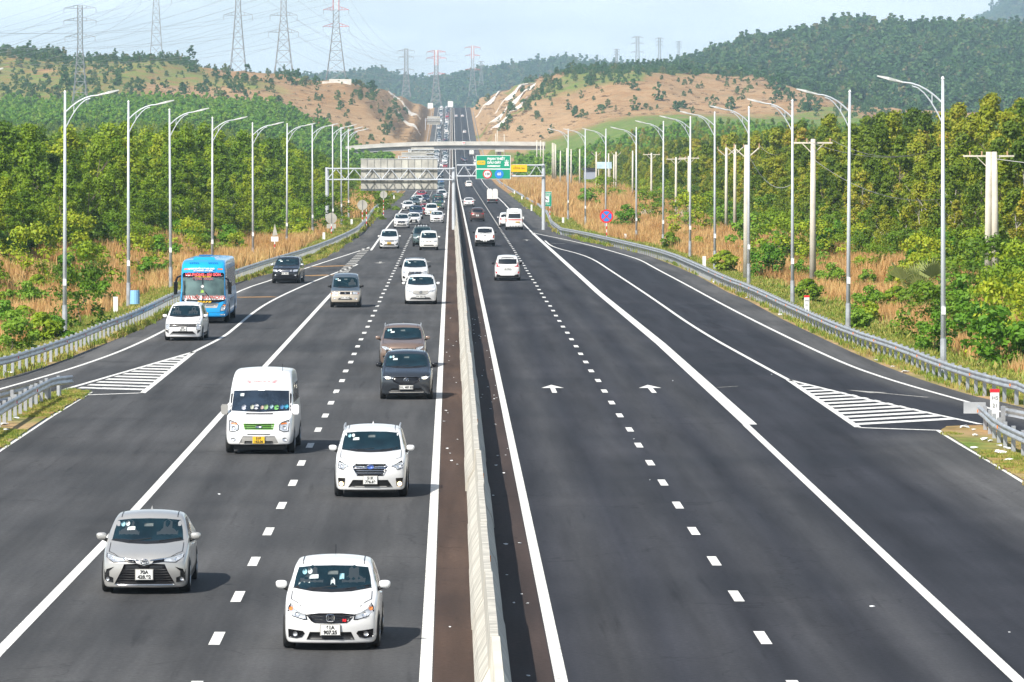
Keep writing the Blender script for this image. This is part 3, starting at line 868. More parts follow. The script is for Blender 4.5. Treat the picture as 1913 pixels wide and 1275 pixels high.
def wire(a, b, sag, r, label, name='power_line', m='wire', seg=14, **kw):
    a, b = Vector(a), Vector(b); pts = []
    for k in range(seg + 1):
        t = k / seg; p = a.lerp(b, t); p.z -= sag * 4 * t * (1 - t); pts.append(p)
    return MB().tube(pts, r, 3).build(name, M[m], None, label=label, cat='wire', **kw)
wire(UP[1].location + Vector((1.1, .18, 9.8)), UP[0].location + Vector((-1.2, .18, 9.2)), 1.3, .016, 'upper dark cable sagging between the two nearest poles on the right')
wire(UP[1].location + Vector((-.4, .18, 9.7)), UP[0].location + Vector((-.2, .18, 9.0)), 1.2, .016, 'second dark cable sagging between the two nearest poles on the right')
wire(UP[1].location + Vector((.15, 0, 8.4)), PY(1760, 300, 372), .9, .02, 'pale service cable drooping right from the thick concrete pole')
wire(UP[2].location + Vector((.2, 0, 8.6)), PY(1476, 330, 346), .9, .02, 'pale service cable drooping from the pole beside the fourth lamp')
wire(UP[0].location + Vector((.3, 0, 7.6)), UP[0].location + Vector((12, -8, 7.0)), .3, .02, 'pale cable leaving the paired poles towards the right')
wire(UP[2].location + Vector((.85, .1, 9.4)), UP[1].location + Vector((-1.1, .18, 9.7)), .8, .014, 'dark cable between the pole beside the fourth lamp and the next crossarm pole')

# ------------------------------------------------------------------ lettering
def text_mesh(s, size, mtl, bold=0.0, align='CENTER', extrude=.002, name='lettering'):
    cu = bpy.data.curves.new(name, 'FONT')
    cu.body = s; cu.size = size; cu.align_x = align; cu.align_y = 'CENTER'; cu.extrude = extrude; cu.offset = bold
    ob = bpy.data.objects.new(name, cu)
    COL.objects.link(ob)
    dg = bpy.context.evaluated_depsgraph_get()
    me = bpy.data.meshes.new_from_object(ob.evaluated_get(dg))
    bpy.data.objects.remove(ob); bpy.data.curves.remove(cu)
    me.materials.clear(); me.materials.append(mtl)
    # stand it up: x right, z up, facing -y
    me.transform(Matrix.Rotation(PI / 2, 4, 'X'))
    me.name = name
    return me
def text(s, size, mtl, loc, parent, bold=0.0, sx=1.0, rz=0.0, name='lettering', rx=0.0):
    me = text_mesh(s, size, mtl, bold, name=name)
    o = link(bpy.data.objects.new(name, me), parent)
    o.location = loc; o.scale = (sx, 1, 1); o.rotation_euler = (rx, 0, rz)
    return o

# ------------------------------------------------------------------ gantries
def gantry(x0, x1, Y, ztop, depth, label, both=True, zr_=None, nd=14, r=.09, cat='gantry'):
    root = empty('sign_gantry', (0, Y, float(ZR(Y))), label=label, cat=cat, group='steel sign gantries over the road')
    z0 = -.6
    zt, zb = ztop, ztop - depth
    for x in ([x0, x1] if both else [x0]):
        c = MB().bar((x, 0, z0), (x, 0, zt + .15), .21, 12).box((x, 0, z0 + .1), (.8, .8, .3))
        c.build('column', M['lamp_pole'], root, smooth=False)
    for dy in (-.35, .35):
        for z in (zt, zb):
            MB().bar((x0, dy, z), (x1, dy, z), r, 8).build('chord', M['lamp_pole'], root)
    for dy in (-.35, .35):
        for k in range(nd):
            a, b = x0 + (x1 - x0) * k / nd, x0 + (x1 - x0) * (k + 1) / nd
            up = (k % 2 == 0)
            MB().bar((a, dy, zb if up else zt), (b, dy, zt if up else zb), .045, 5).build('brace', M['lamp_pole'], root)
    br = MB()
    for k in range(nd + 1):
        x = x0 + (x1 - x0) * k / nd
        br.bar((x, -.35, zt), (x, .35, zt), .04, 4).bar((x, -.35, zb), (x, .35, zb), .04, 4)
    br.build('cross_bracing', M['lamp_pole'], root, kind='stuff')
    return root
def gx(xpx, Y): return PY(xpx, Y, 300).x
def gz(ypx, Y): return PY(850, Y, ypx).z
YG = 545.0
g = gantry(gx(611, YG), gx(847.5, YG), YG, gz(315.5, YG), gz(315.5, YG) - gz(336, YG), 'steel truss gantry over the left carriageway carrying a big sign seen from behind')
# the board seen from behind: grey panels on ribs
X0, X1, Z0, Z1 = gx(673.5, YG), gx(817.5, YG), gz(356.5, YG), gz(297, YG)
xs_p = [0, .085, .175, .26, .345, .44, .53, .615, .70, .79, .875, .94, 1.0]
sb = empty('sign_board', (0, YG + .62, 0), label='large grey back of a direction sign on the left gantry', cat='road sign')
for k in range(12):
    a, b = X0 + (X1 - X0) * xs_p[k], X0 + (X1 - X0) * xs_p[k + 1]
    o = MB().box(((a + b) / 2, rnd.uniform(-.008, .008), (Z0 + Z1) / 2), (b - a - .05, .05, Z1 - Z0)).build('panel', M['sign_back'], sb)
    if k in (6, 8):
        o.material_slots[0].link = 'OBJECT'; o.material_slots[0].material = mat('sign_back_pale', (.60, .58, .50), .6, .2, noise_amt=.2, noise_scale=1.2)
for k in range(1, 12):
    x = X0 + (X1 - X0) * xs_p[k]
    MB().box((x, -.04, (Z0 + Z1) / 2), (.045, .07, Z1 - Z0 - .04)).build('rib', M['sign_rib'], sb)
for z in (Z0 + .03, Z1 - .03):
    MB().box(((X0 + X1) / 2, -.035, z), (X1 - X0 + .06, .08, .07)).build('frame', M['lamp_head'], sb)
# right hand gantry
YR = 545.0
xr0, xr1 = gx(849.5, YR), gx(1015.5, YR)
g2 = gantry(xr1, xr0 + .25, YR, gz(309, YR), gz(309, YR) - gz(329.5, YR), 'steel truss gantry over the right carriageway carrying a green sign', both=False, nd=12)
YS = YR - .62
a, b, z0, z1 = gx(888.8, YS), gx(954, YS), gz(335, YS), gz(290.5, YS)
W_, H_ = b - a, z1 - z0
gs = empty('direction_sign', ((a + b) / 2, YS, z0), label='green direction sign board with white lettering over the right lanes', cat='road sign')
MB().box((0, .03, H_ / 2), (W_, .05, H_)).build('border', M['sign_white'], gs)
MB().box((0, 0, H_ * .715), (W_ - .14, .03, H_ * .57 - .12)).build('upper_panel', M['sign_green'], gs)
MB().box((0, 0, H_ * .21), (W_ - .14, .03, H_ * .42 - .10)).build('lower_panel', M['sign_green'], gs)
def rrect(w_, h_, r_, n=6):
    pts = []
    for cx, cz, a0 in ((w_ / 2 - r_, h_ / 2 - r_, 0), (-w_ / 2 + r_, h_ / 2 - r_, 90), (-w_ / 2 + r_, -h_ / 2 + r_, 180), (w_ / 2 - r_, -h_ / 2 + r_, 270)):
        for k in range(n + 1):
            t = R(a0 + 90 * k / n); pts.append((cx + r_ * math.cos(t), cz + r_ * math.sin(t)))
    return pts
o = MB().prism(rrect(.92, .46, .12), -.03, 0).build('route_badge', M['sign_yellow'], gs); o.location = (-W_ * .345, 0, H_ * .69)
text('CT.01', .26, M['sign_green'], (-W_ * .345, -.034, H_ * .69), gs, bold=.008)
for s, z, sz in (('PHAN THIẾT', .845, .36), ('DẦU GIÂY', .69, .34), ('EXPRESSWAY', .54, .25)):
    me = text_mesh(s, sz, M['sign_white'], .018)
    o = link(bpy.data.objects.new('lettering', me), gs)
    o.location = (-W_ * .17 + me.vertices.data.id_data.dimensions.x / 2 if hasattr(me, 'dimensions') else W_ * .06, -.02, H_ * z)
    wdt = max(v.co.x for v in me.vertices) - min(v.co.x for v in me.vertices)
    o.location.x = -W_ * .17 + wdt / 2 * .96; o.scale = (.96, 1, 1)
mw = MB()
for s in (-1, 1):
    mw.prism([(s * .02, -.34), (s * .27, -.34), (s * .10, .16), (s * .02, .16)] if s > 0 else [(-.27, -.34), (-.02, -.34), (-.02, .16), (-.10, .16)], -.03, 0)
mw.prism([(-.26, .02), (.26, .02), (.26, .10), (-.26, .10)], -.04, -.031).prism([(-.05, .17), (.05, .17), (.05, .36), (-.05, .36)], -.03, 0)
mw.prism([(-.20, .17), (-.13, .17), (-.13, .28), (-.20, .28)], -.03, 0).prism([(.13, .17), (.20, .17), (.20, .28), (.13, .28)], -.03, 0)
o = mw.build('motorway_symbol', M['sign_white'], gs); o.location = (W_ * .385, 0, H_ * .68)
for nm, x, cs, tx in (('speed_limit_disc', -.17, (M['sign_red'], M['sign_white']), '120'), ('minimum_speed_disc', .17, (M['sign_blue'], None), '60')):
    d1 = MB().disc((0, 0, 0), .50, -.04, -.01, 28).build(nm, cs[0], gs); d1.location = (W_ * x, 0, H_ * .21)
    if cs[1]: MB().disc((0, 0, 0), .38, -.05, -.04, 28).build('inner_disc', cs[1], d1)
    text(tx, .40 if len(tx) > 2 else .46, M['sign_black'] if cs[1] else M['sign_white'], (0, -.055, 0), d1, bold=.012, sx=.9)
a, b, z0, z1 = gx(955, YS), gx(984.5, YS), gz(321.5, YS), gz(308, YS)
ys_ = empty('yellow_sign', ((a + b) / 2, YS, z0), label='small yellow notice board beside the green direction sign', cat='road sign')
MB().box((0, 0, (z1 - z0) / 2), (b - a, .05, z1 - z0)).build('panel', M['sign_yellow'], ys_)
text('LỐI RA 1km', .30, M['sign_black'], (0, -.03, (z1 - z0) * .5), ys_, bold=.004, sx=.85)
# farther gantries
def far_gantry(Y, x0, x1, ytop, boards, label, depth=1.2):
    g = gantry(gx(x0, Y), gx(x1, Y), Y, gz(ytop, Y) - float(ZR(Y)), depth, label, both=False, nd=8, r=.1)
    for (a, b, z1, z0, lab) in boards:
        A, B, Z1, Z0 = gx(a, Y), gx(b, Y), gz(z1, Y), gz(z0, Y)
        s = empty('sign_board', ((A + B) / 2, Y + .6, Z0), label=lab, cat='road sign')
        n = 3
        for k in range(n):
            h = (Z1 - Z0) / n
            MB().box((0, 0, h * (k + .5)), (B - A, .06, h - .12)).build('panel', M['sign_back'], s)
        MB().box((0, .06, (Z1 - Z0) / 2), (B - A - .2, .05, Z1 - Z0 - .1)).build('frame', M['sign_rib'], s)
far_gantry(1180, 745, 817, 292.5, [(750, 797, 284.5, 293, 'flat grey sign back behind the large left gantry board')], 'thin gantry arm just behind the large left gantry', .5)
far_gantry(1420, 764, 820, 280, [(768, 811, 275.5, 296.5, 'pale sign back below the concrete overpass')], 'distant gantry below the concrete overpass')
far_gantry(2480, 795, 826, 222, [(798, 822.5, 217.5, 233.5, 'small pale sign back on the climbing road')], 'distant gantry on the climbing road beyond the overpass')
# vehicles queue under two boards at the crest
for x, yt, yb, lab in ((804, 193, 203, 'white gantry board at the crest of the left carriageway'), (841.5, 189.5, 200, 'white board on the median at the crest')):
    Yc = 2960
    s = empty('sign_board', (gx(x, Yc), Yc, float(ZR(Yc))), label=lab, cat='road sign')
    MB().box((0, 0, gz((yt + yb) / 2, Yc) - float(ZR(Yc))), (3.2, .3, (yb - yt) * Yc / F_PX)).build('panel', M['sign_white'], s)
    MB().bar((0, 0, 0), (0, 0, gz(yb, Yc) - float(ZR(Yc))), .15, 6).build('post', M['lamp_pole'], s)

# ------------------------------------------------------------------ small roadside signs
def striped_post(parent, x, z0, z1, r=.05):
    n = max(2, int(round((z1 - z0) / .28)))
    for k in range(n):
        a, b = z0 + (z1 - z0) * k / n, z0 + (z1 - z0) * (k + 1) / n
        MB().bar((x, 0, a), (x, 0, b), r, 8).build('post_band', M['sign_red'] if (n - k) % 2 == 0 else M['sign_white'], parent)
def sign_back_round(x, ytop, ybot, Y, lab, two=False, rect=True, dia=1.15):
    c = PY(x, Y, ytop)
    zb = TZ(c.x, Y)
    s = empty('round_sign', (c.x, Y, zb), label=lab, cat='road sign', group='road signs seen from behind on the left verge')
    zt = c.z - zb
    rr = (PY(x, Y, ytop).z - PY(x, Y, ybot).z) / 2
    MB().disc((0, 0, zt - rr), rr, -.02, .02, 28).build('sign_plate', M['sign_back'], s)
    MB().box((0, -.045, zt - rr), (.07, .05, rr * 1.9)).build('bracket', M['sign_rib'], s)
    bot = zt - 2 * rr
    if rect:
        MB().box((0, 0, bot - .24), (.95, .03, .46)).build('lower_plate', M['sign_back'], s)
    striped_post(s, 0, 0, bot + .02)
    if two: striped_post(s, rr * .8, 0, bot + .1)
sign_back_round(619, 398, 418.5, 498, 'round grey sign back with rectangular plate, nearest round sign on the left verge')
sign_back_round(677, 374, 393, 555, 'round grey sign back on two striped posts, middle round sign on the left verge', two=True, rect=False)
sign_back_round(716.5, 357, 371, 665, 'round grey sign back below the large gantry board, farthest round sign', rect=False)
c = PY(512, 412, 418); zb = TZ(c.x, 412)
s = empty('triangular_sign', (c.x, 412, zb), label='narrow triangular sign back with small plate on a striped post left', cat='road sign')
zt = c.z - zb
MB().prism([(-.16, zt - 1.05), (.30, zt - 1.0), (.06, zt)], -.02, .02).build('sign_plate', M['sign_back'], s)
MB().box((.05, 0, zt - 1.32), (.62, .03, .42)).build('lower_plate', M['white_post'], s)
striped_post(s, .05, 0, zt - 1.5)
# no stopping sign
Yn = 472; c = PY(1133, Yn, 404.5); zb = TZ(c.x, Yn)
s = empty('no_stopping_sign', (c.x, Yn, zb), label='round blue sign with red rim and red cross on a striped post', cat='road sign')
zc = c.z - zb; rr = .66
MB().disc((0, 0, zc), rr, -.02, .02, 40).build('sign_plate', M['sign_red'], s)
MB().disc((0, 0, zc), rr * .76, -.028, -.02, 40).build('blue_disc', M['sign_blue'], s)
for sg in (-1, 1):
    x = rr * .76 * .7071; t = .075
    MB().prism([(-x - t * .5, zc - sg * x + sg * t * .5), (-x + t * .5, zc - sg * x - sg * t * .5), (x + t * .5, zc + sg * x - sg * t * .5), (x - t * .5, zc + sg * x + sg * t * .5)][::sg], -.034 - .003 * (sg > 0), -.028).build('red_bar', M['sign_red'], s)
striped_post(s, .02, 0, zc - rr)
# green emergency telephone sign
Yn = 590; p1 = PY(1021, Yn, 359); zb = TZ(p1.x, Yn); pxm = Yn / F_PX
s = empty('information_sign', (p1.x, Yn, zb), label='small green information sign with telephone pictogram on striped posts', cat='road sign')
zt = p1.z - zb; hh = 26.5 * pxm; ww = 18 * pxm
MB().box((0, 0, zt - hh / 2), (ww, .04, hh)).build('panel', M['sign_green'], s)
MB().box((0, .03, zt - hh / 2), (ww + .07, .04, hh + .07)).build('border', M['sign_white'], s)
MB().box((0, -.03, zt - hh * .52), (ww * .56, .02, hh * .42)).build('pictogram', M['sign_white'], s)
MB().bar((-.15, -.05, zt - hh * .47), (.16, -.05, zt - hh * .58), .05, 6).box((-.14, -.05, zt - hh * .44), (.12, .03, .10)).build('handset', M['sign_black'], s)
text('ĐIỆN THOẠI', .19, M['sign_white'], (0, -.03, zt - hh * .11), s, bold=.006, sx=.95)
text('KHẨN CẤP', .19, M['sign_white'], (0, -.03, zt - hh * .23), s, bold=.006, sx=.95)
text('SOS 1km', .20, M['sign_white'], (0, -.03, zt - hh * .86), s, bold=.006)
striped_post(s, -.42, 0, zt - hh); striped_post(s, .42, 0, zt - hh)
# marker posts behind the rails
def marker(x, y, lab, red=False, h=.98, z=None, txt=None):
    s = empty('marker_post', (x, y, TZ(x, y) if z is None else z), label=lab, cat='marker post', group='white marker posts')
    MB().box((0, 0, h / 2 - .1), (.25 if not red else .27, .12, h + .2)).build('post', M['white_post'], s)
    if red: MB().box((0, 0, h + .045), (.29, .14, .10)).build('red_cap', M['sign_red'], s)
    if txt:
        for k, t in enumerate(txt): text(t, .17, M['sign_rib'], (0, -.075, h - .18 - .24 * k), s)
for k, (x, yb, Y, red, tx) in enumerate([(1507, 573, 258, True, ('H4', '21')), (1315.5, 493, 360, False, None), (1168, 448, 476, False, None), (1052, 420, 575, False, None), (216, 592, 262, False, None), (605, 456, 468, False, None), (657, 428, 560, False, None), (707, 398, 690, False, None), (724, 382, 790, False, None), (736, 372, 880, False, None), (993, 386, 720, False, None), (975, 368, 860, False, None), (961, 356, 980, False, None), (950, 343, 1150, False, None)]):
    c = PY(x, Y, yb)
    marker(c.x, Y, 'white roadside marker post, %s of those on the %s verge' % ((ordn[k] if k < 4 else ordn[k - 4] if k < 10 else ordn[k - 6]), 'right' if x > 842 else 'left'), red, txt=tx)
c = P(1858, 803)
marker(c.x, c.y, 'white marker post with red cap on the right gore island reading H5 21', True, 1.15, 0.03, ('H5', '21'))

# ------------------------------------------------------------------ overpass
YB = 1640.0
bx0, bx1 = gx(632, YB), gx(1018, YB)
br = empty('overpass', (0, YB, 0), label='long pale concrete overpass crossing the expressway', cat='bridge')
def zdeck(x): 
    t = (x - gx(850, YB)) / (gx(1000, YB) - gx(850, YB))
    return gz(264.6, YB) - .55 * t * t * (1.6 if t < 0 else .25)
n = 40
def strip(name, z_off0, z_off1, y0, y1, m, jut=0):
    vs, fs = [], []
    for k in range(n + 1):
        x = bx0 + (bx1 - bx0) * k / n; z = zdeck(x)
        vs += [(x, y0, z + z_off0), (x, y0, z + z_off1), (x, y1, z + z_off1), (x, y1, z + z_off0)]
    for k in range(n):
        for i in range(4):
            a_, b_ = 4 * k + i, 4 * k + (i + 1) % 4
            fs.append((a_, b_, b_ + 4, a_ + 4))
    fs += [(3, 2, 1, 0), (4 * n, 4 * n + 1, 4 * n + 2, 4 * n + 3)]
    mb = MB(); mb.add(vs, [tuple(reversed(f)) for f in fs]); mb.build(name, m, br)
strip('parapet', -1.05, 0, -4.4, -4.1, M['bridge']); strip('parapet', -1.05, 0, 4.1, 4.4, M['bridge'])
strip('deck', -1.35, -1.05, -4.6, 4.6, M['bridge'])
M['girder'] = mat('girder_concrete', (.36, .36, .36), .85, noise_amt=.15, noise_scale=.3)
for y0 in (-3.4, -1.2, 1.0, 3.2): strip('girder', -2.75, -1.35, y0 - .35, y0 + .35, M['girder'])
for xp in (771, 933):
    x = gx(xp, YB); z = zdeck(x) - 2.75; zg = TZ(x, YB) - 1
    p_ = MB().box((x, 0, z - .35), (3.0, 8.0, .7)).build('pier_cap', M['bridge'], br)
    for dy in (-2.4, 2.4):
        MB().bar((x, dy, zg), (x, dy, z - .7), .65, 12).build('pier', M['girder'], br)
o = MB().box((gx(866, YB), -4.65, zdeck(0) - .5), (1.1, .05, 1.0)).build('warning_board', M['sign_white'], br)
o2 = MB().box((gx(866, YB), -4.69, zdeck(0) - .5), (.8, .03, .3)).build('warning_stripe', M['sign_red'], br)
for k, xp in enumerate((1001, 1008)):
    pass
# small buildings right of the bridge: billboard back and a culvert house
c = PY(1129, 950, 312)
s = empty('billboard', (c.x, 950, TZ(c.x, 950) - 1), label='white and pale blue billboard among the poles on the right', cat='billboard')
hz_ = PY(1129, 950, 303).z - (TZ(c.x, 950) - 1)
MB().box((0, 0, hz_ - .65), (2.9, .12, 1.3)).build('panel', mat('billboard_sheet', (.55, .72, .80), .5, noise_amt=.3, noise_scale=.6), s)
MB().bar((-1.1, .1, 0), (-1.1, .1, hz_ - 1.3), .1, 6).bar((1.1, .1, 0), (1.1, .1, hz_ - 1.3), .1, 6).build('legs', M['concrete_pole'], s)
c = PY(1102, 1000, 334); zz = TZ(c.x, 1000)
s = empty('hut', (c.x, 1000, c.z), .1, label='low dark roofed hut half hidden in the bushes on the right', cat='hut')
MB().box((0, 0, .8), (2.2, 3, 1.9)).build('wall', mat('hut_wall', (.35, .38, .45), .8), s)
MB().prism([(-1.4, 1.7), (1.4, 1.7), (1.2, 2.1), (-1.2, 2.3)], -1.8, 1.8).build('roof', mat('hut_roof', (.03, .03, .04), .6), s)

# ------------------------------------------------------------------ pylons
def pylon(name_lab, x, ybase, ytop_px, Y, H, wb, wt, zbase=None, arms=((.74, .085), (.86, .08), (.97, .10)), red=False, th=.16, haze=0):
    X = PY(x, Y, ybase).x; z0 = PY(x, Y, ybase).z if zbase is None else zbase
    root = empty('transmission_pylon', (X, Y, z0), rnd.uniform(-.12, .12), label=name_lab, cat='pylon', group='lattice transmission pylons')
    kn = .60
    def half(t): return (wb + (wt - wb) * min(1, t / kn) ** .8) / 2 if t < kn else wt / 2
    lv = [0, .12, .23, .33, .42, .50, .56, .62, .68, .74, .80, .86, .92, .97, 1.0]
    for sx, sy in ((-1, -1), (1, -1), (1, 1), (-1, 1)):
        for part, (i0, i1) in (('leg', (0, 9)), ('upper_leg', (9, len(lv) - 1))):
            mb = MB()
            for i in range(i0, i1):
                a, b = lv[i], lv[i + 1]
                mb.bar((sx * half(a), sy * half(a), a * H), (sx * half(b), sy * half(b), b * H), th, 4, cap=False)
            mb.build(part, M['pylon_red'] if (red and part == 'upper_leg') else M['pylon'], root)
    mb = MB(); mu = MB()
    for i in range(len(lv) - 1):
        a, b = lv[i], lv[i + 1]; ha, hb = half(a), half(b)
        q = mb if a < .74 else mu
        cs = [(-1, -1), (1, -1), (1, 1), (-1, 1)]
        for k in range(4):
            s1, s2 = cs[k], cs[(k + 1) % 4]
            q.bar((s1[0] * ha, s1[1] * ha, a * H), (s2[0] * hb, s2[1] * hb, b * H), th * .45, 3, cap=False)
            q.bar((s2[0] * ha, s2[1] * ha, a * H), (s1[0] * hb, s1[1] * hb, b * H), th * .45, 3, cap=False)
            q.bar((s1[0] * hb, s1[1] * hb, b * H), (s2[0] * hb, s2[1] * hb, b * H), th * .5, 3, cap=False)
    mb.build('lattice', M['pylon'], root, kind='stuff'); mu.build('upper_lattice', M['pylon_white'] if red else M['pylon'], root, kind='stuff')
    for t, hl in arms:
        L = hl * H; z = t * H; hw = half(t)
        for s in (-1, 1):
            mb = MB()
            tip = (s * (hw + L), 0, z + .004 * H)
            for sy in (-1, 1):
                mb.bar((s * hw, sy * hw, z), tip, th * .6, 3, cap=False).bar((s * hw, sy * hw, z + .035 * H), tip, th * .6, 3, cap=False)
                for u in (.3, .6):
                    mb.bar((s * (hw + L * u), sy * hw * (1 - u), z), (s * (hw + L * u), sy * hw * (1 - u), z + .035 * H * (1 - u)), th * .4, 3, cap=False)
            mb.build('crossarm', M['pylon_red'] if red else M['pylon'], root)
            MB().bar(tip, (tip[0], 0, tip[2] - .045 * H), th * .6, 4).build('insulator', M['pylon'], root)
    root['arm_tips'] = [v for t, hl in arms for v in (half(t) + hl * H, t * H - .045 * H)]
    return root
PYL = []
PYL.append(pylon('pylon farthest left standing on the green hill foot', 150, 195, 12, 1700, 34.5, 5.4, 1.6, arms=((.68, .13), (.845, .14), (.97, .14)), th=.12))
PYL.append(pylon('tall pylon cut by the picture top, second from the left', 292, 108, -90, 2300, 50, 6.0, 2.2, th=.13, arms=((.55, .12), (.72, .12), (.9, .12))))
PYL.append(pylon('tall pylon cut by the picture top, third from the left', 445, 140, -75, 2300, 54, 8, 2.2, th=.14, arms=((.52, .10), (.70, .12), (.9, .12))))
PYL.append(pylon('tall grey pylon left of the red and white one', 530, 140, -55, 2300, 50, 9, 2.5, th=.15, arms=((.40, .10), (.56, .10), (.74, .12), (.9, .12))))
PYL.append(pylon('large pylon with red arms above the stepped retaining wall', 628, 155, -28, 2350, 47.5, 10.4, 2.8, th=.16, arms=((.57, .10), (.74, .10), (.90, .11)), red=True))
PYL.append(pylon('hazy grey pylon left of the red topped one at the crest', 759, 182, 92, 3500, 35, 6.3, 2.4, th=.2, arms=((.56, .12), (.82, .12), (.95, .14))))
PYL.append(pylon('pylon with red arms rising directly behind the highway crest', 815, 200, 95, 3400, 39.5, 7.5, 2.4, th=.2, arms=((.58, .12), (.86, .15), (.97, .14)), red=True))
PYL.append(pylon('faint pink pylon right of the highway crest', 883, 180, 86, 3900, 40.5, 6.5, 2.0, th=.2, arms=((.52, .12), (.80, .12), (.96, .13)), red=True))
PYL.append(pylon('very faint pylon just right of the pink one', 899, 160, 116, 4600, 23, 4.5, 1.6, th=.18))
PYL.append(pylon('faint pylon standing before the right forested ridge, leftmost there', 1152, 134, 94, 4300, 20, 3.5, 1.5, th=.16))
PYL.append(pylon('faint wide pylon above the right forested ridge, tallest there', 1191, 134, 70, 4300, 31, 4.5, 2.6, th=.2, arms=((.55, .14), (.80, .14), (.97, .12))))
PYL.append(pylon('faint pylon above the ridge, third of the ridge group', 1232, 126, 72, 4600, 28, 3.5, 2.0, th=.18))
PYL.append(pylon('faint pylon above the ridge, rightmost of the ridge group', 1268, 120, 80, 4900, 23, 3.2, 1.8, th=.18))
def span(a, b, lab, off=0.0):
    """conductors of one span"""
    ta, tb = a['arm_tips'], b['arm_tips']
    for i in range(0, min(len(ta), len(tb)), 2):
        for s in (-1, 1):
            p = a.location + Vector((s * ta[i], 0, ta[i + 1])); q = b.location + Vector((s * tb[i], 0, tb[i + 1]))
            MBX.tube([p.lerp(q, k / 12) - Vector((0, 0, off * 4 * (k / 12) * (1 - k / 12))) for k in range(13)], .05, 3)
for i, j, sag, lab in ((4, 5, 9, 'from the large red armed pylon to the hazy one'), (3, 6, 10, 'from the grey pylon to the red armed pylon at the crest'), (6, 7, 2, 'between the two red pylons at the crest'), (0, 1, 4, 'between the two leftmost pylons')):
    MBX = MB(); span(PYL[i], PYL[j], lab, sag)
    MBX.build('conductor_bundle', M['wire_far'], None, label='thin conductors ' + lab, cat='wire')
def free_span(a, tip_i, end, lab, sag=6):
    MBX = MB(); t = a['arm_tips']
    for i in range(0, len(t), 2):
        for s in (-1, 1):
            p = a.location + Vector((s * t[i], 0, t[i + 1])); q = Vector(end) + Vector((s * t[i], 0, t[i + 1] * .6))
            MBX.tube([p.lerp(q, k / 12) - Vector((0, 0, sag * 4 * (k / 12) * (1 - k / 12))) for k in range(13)], .045, 3)
    MBX.build('conductor_bundle', M['wire_far'], None, label='thin conductors ' + lab, cat='wire')
free_span(PYL[0], 0, (-215, 1500, 12), 'leaving the leftmost pylon towards the left')
free_span(PYL[1], 0, (-260, 1900, 20), 'leaving the second pylon towards the left', 8)
free_span(PYL[2], 0, (-250, 1750, 20), 'leaving the third pylon towards the left', 10)
free_span(PYL[3], 0, (-240, 1650, 16), 'leaving the fourth pylon towards the left', 12)
free_span(PYL[4], 0, (-230, 1550, 30), 'leaving the large red armed pylon towards the left', 12)
# retaining wall below the red armed pylon, stone drains on the cutting
def slab_on(name, pts, wd, m, lab, cat, th=.5):
    vs, fs = [], []
    for (x, y) in pts:
        for s in (-1, 1):
            xx = x + s * wd / 2; vs.append((xx, y, TZ(xx, y) + th))
            vs.append((xx, y, TZ(xx, y) - 2))
    n_ = len(pts)
    for i in range(n_ - 1):
        a_ = 4 * i; b_ = a_ + 4
        fs += [(a_, a_ + 2, b_ + 2, b_), (a_ + 1, b_ + 1, b_ + 3, a_ + 3), (a_, b_, b_ + 1, a_ + 1), (a_ + 2, a_ + 3, b_ + 3, b_ + 2)]
    fs += [(0, 1, 3, 2), (4 * n_ - 4, 4 * n_ - 2, 4 * n_ - 1, 4 * n_ - 3)]
    mb = MB(); mb.add(vs, fs); return mb.build(name, m, None, label=lab, cat=cat)
M['shotcrete'] = mat('pale_slope_concrete', (.66, .62, .55), .9, noise_amt=.25, noise_scale=.35)
for k, (xa, ya, xb, yb, wd, Y0, Y1, lab) in enumerate([
    (1582, 0, 0, 0, 0, 0, 0, ''),]):
    pass
for k, (x0_, y0_, x1_, y1_, wd, lab) in enumerate([(19, 2250, 34, 2330, 5, 'lowest pale concrete drain channel on the right cutting slope'), (21, 2380, 40, 2480, 6, 'middle pale concrete drain channel on the right cutting slope'), (26, 2560, 42, 2660, 7, 'upper pale concrete drain channel on the right cutting slope'), (16, 2760, 30, 2860, 6, 'pale concrete patch near the crest on the right slope'), (-19, 2520, -36, 2640, 5, 'pale concrete drain channel on the left cutting slope'), (-17, 2300, -27, 2360, 4, 'small pale stone patch low on the left cutting slope')]):
    slab_on('slope_drain', [(x0_ + (x1_ - x0_) * t / 8, y0_ + (y1_ - y0_) * t / 8) for t in range(9)], wd, M['shotcrete'], lab, 'slope drain', .5)
c = PY(640, 2300, 158)
wl_ = empty('retaining_wall', (c.x, 2180, TZ(c.x, 2180)), label='stepped cream retaining wall on the brown hill below the large pylon', cat='wall')
for k in range(2):
    MB().box((1.5 * k, 6 * k, -.4 + 1.1 * k), (13 - 3 * k, 2, 1.9)).build('wall_step', M['shotcrete'], wl_)
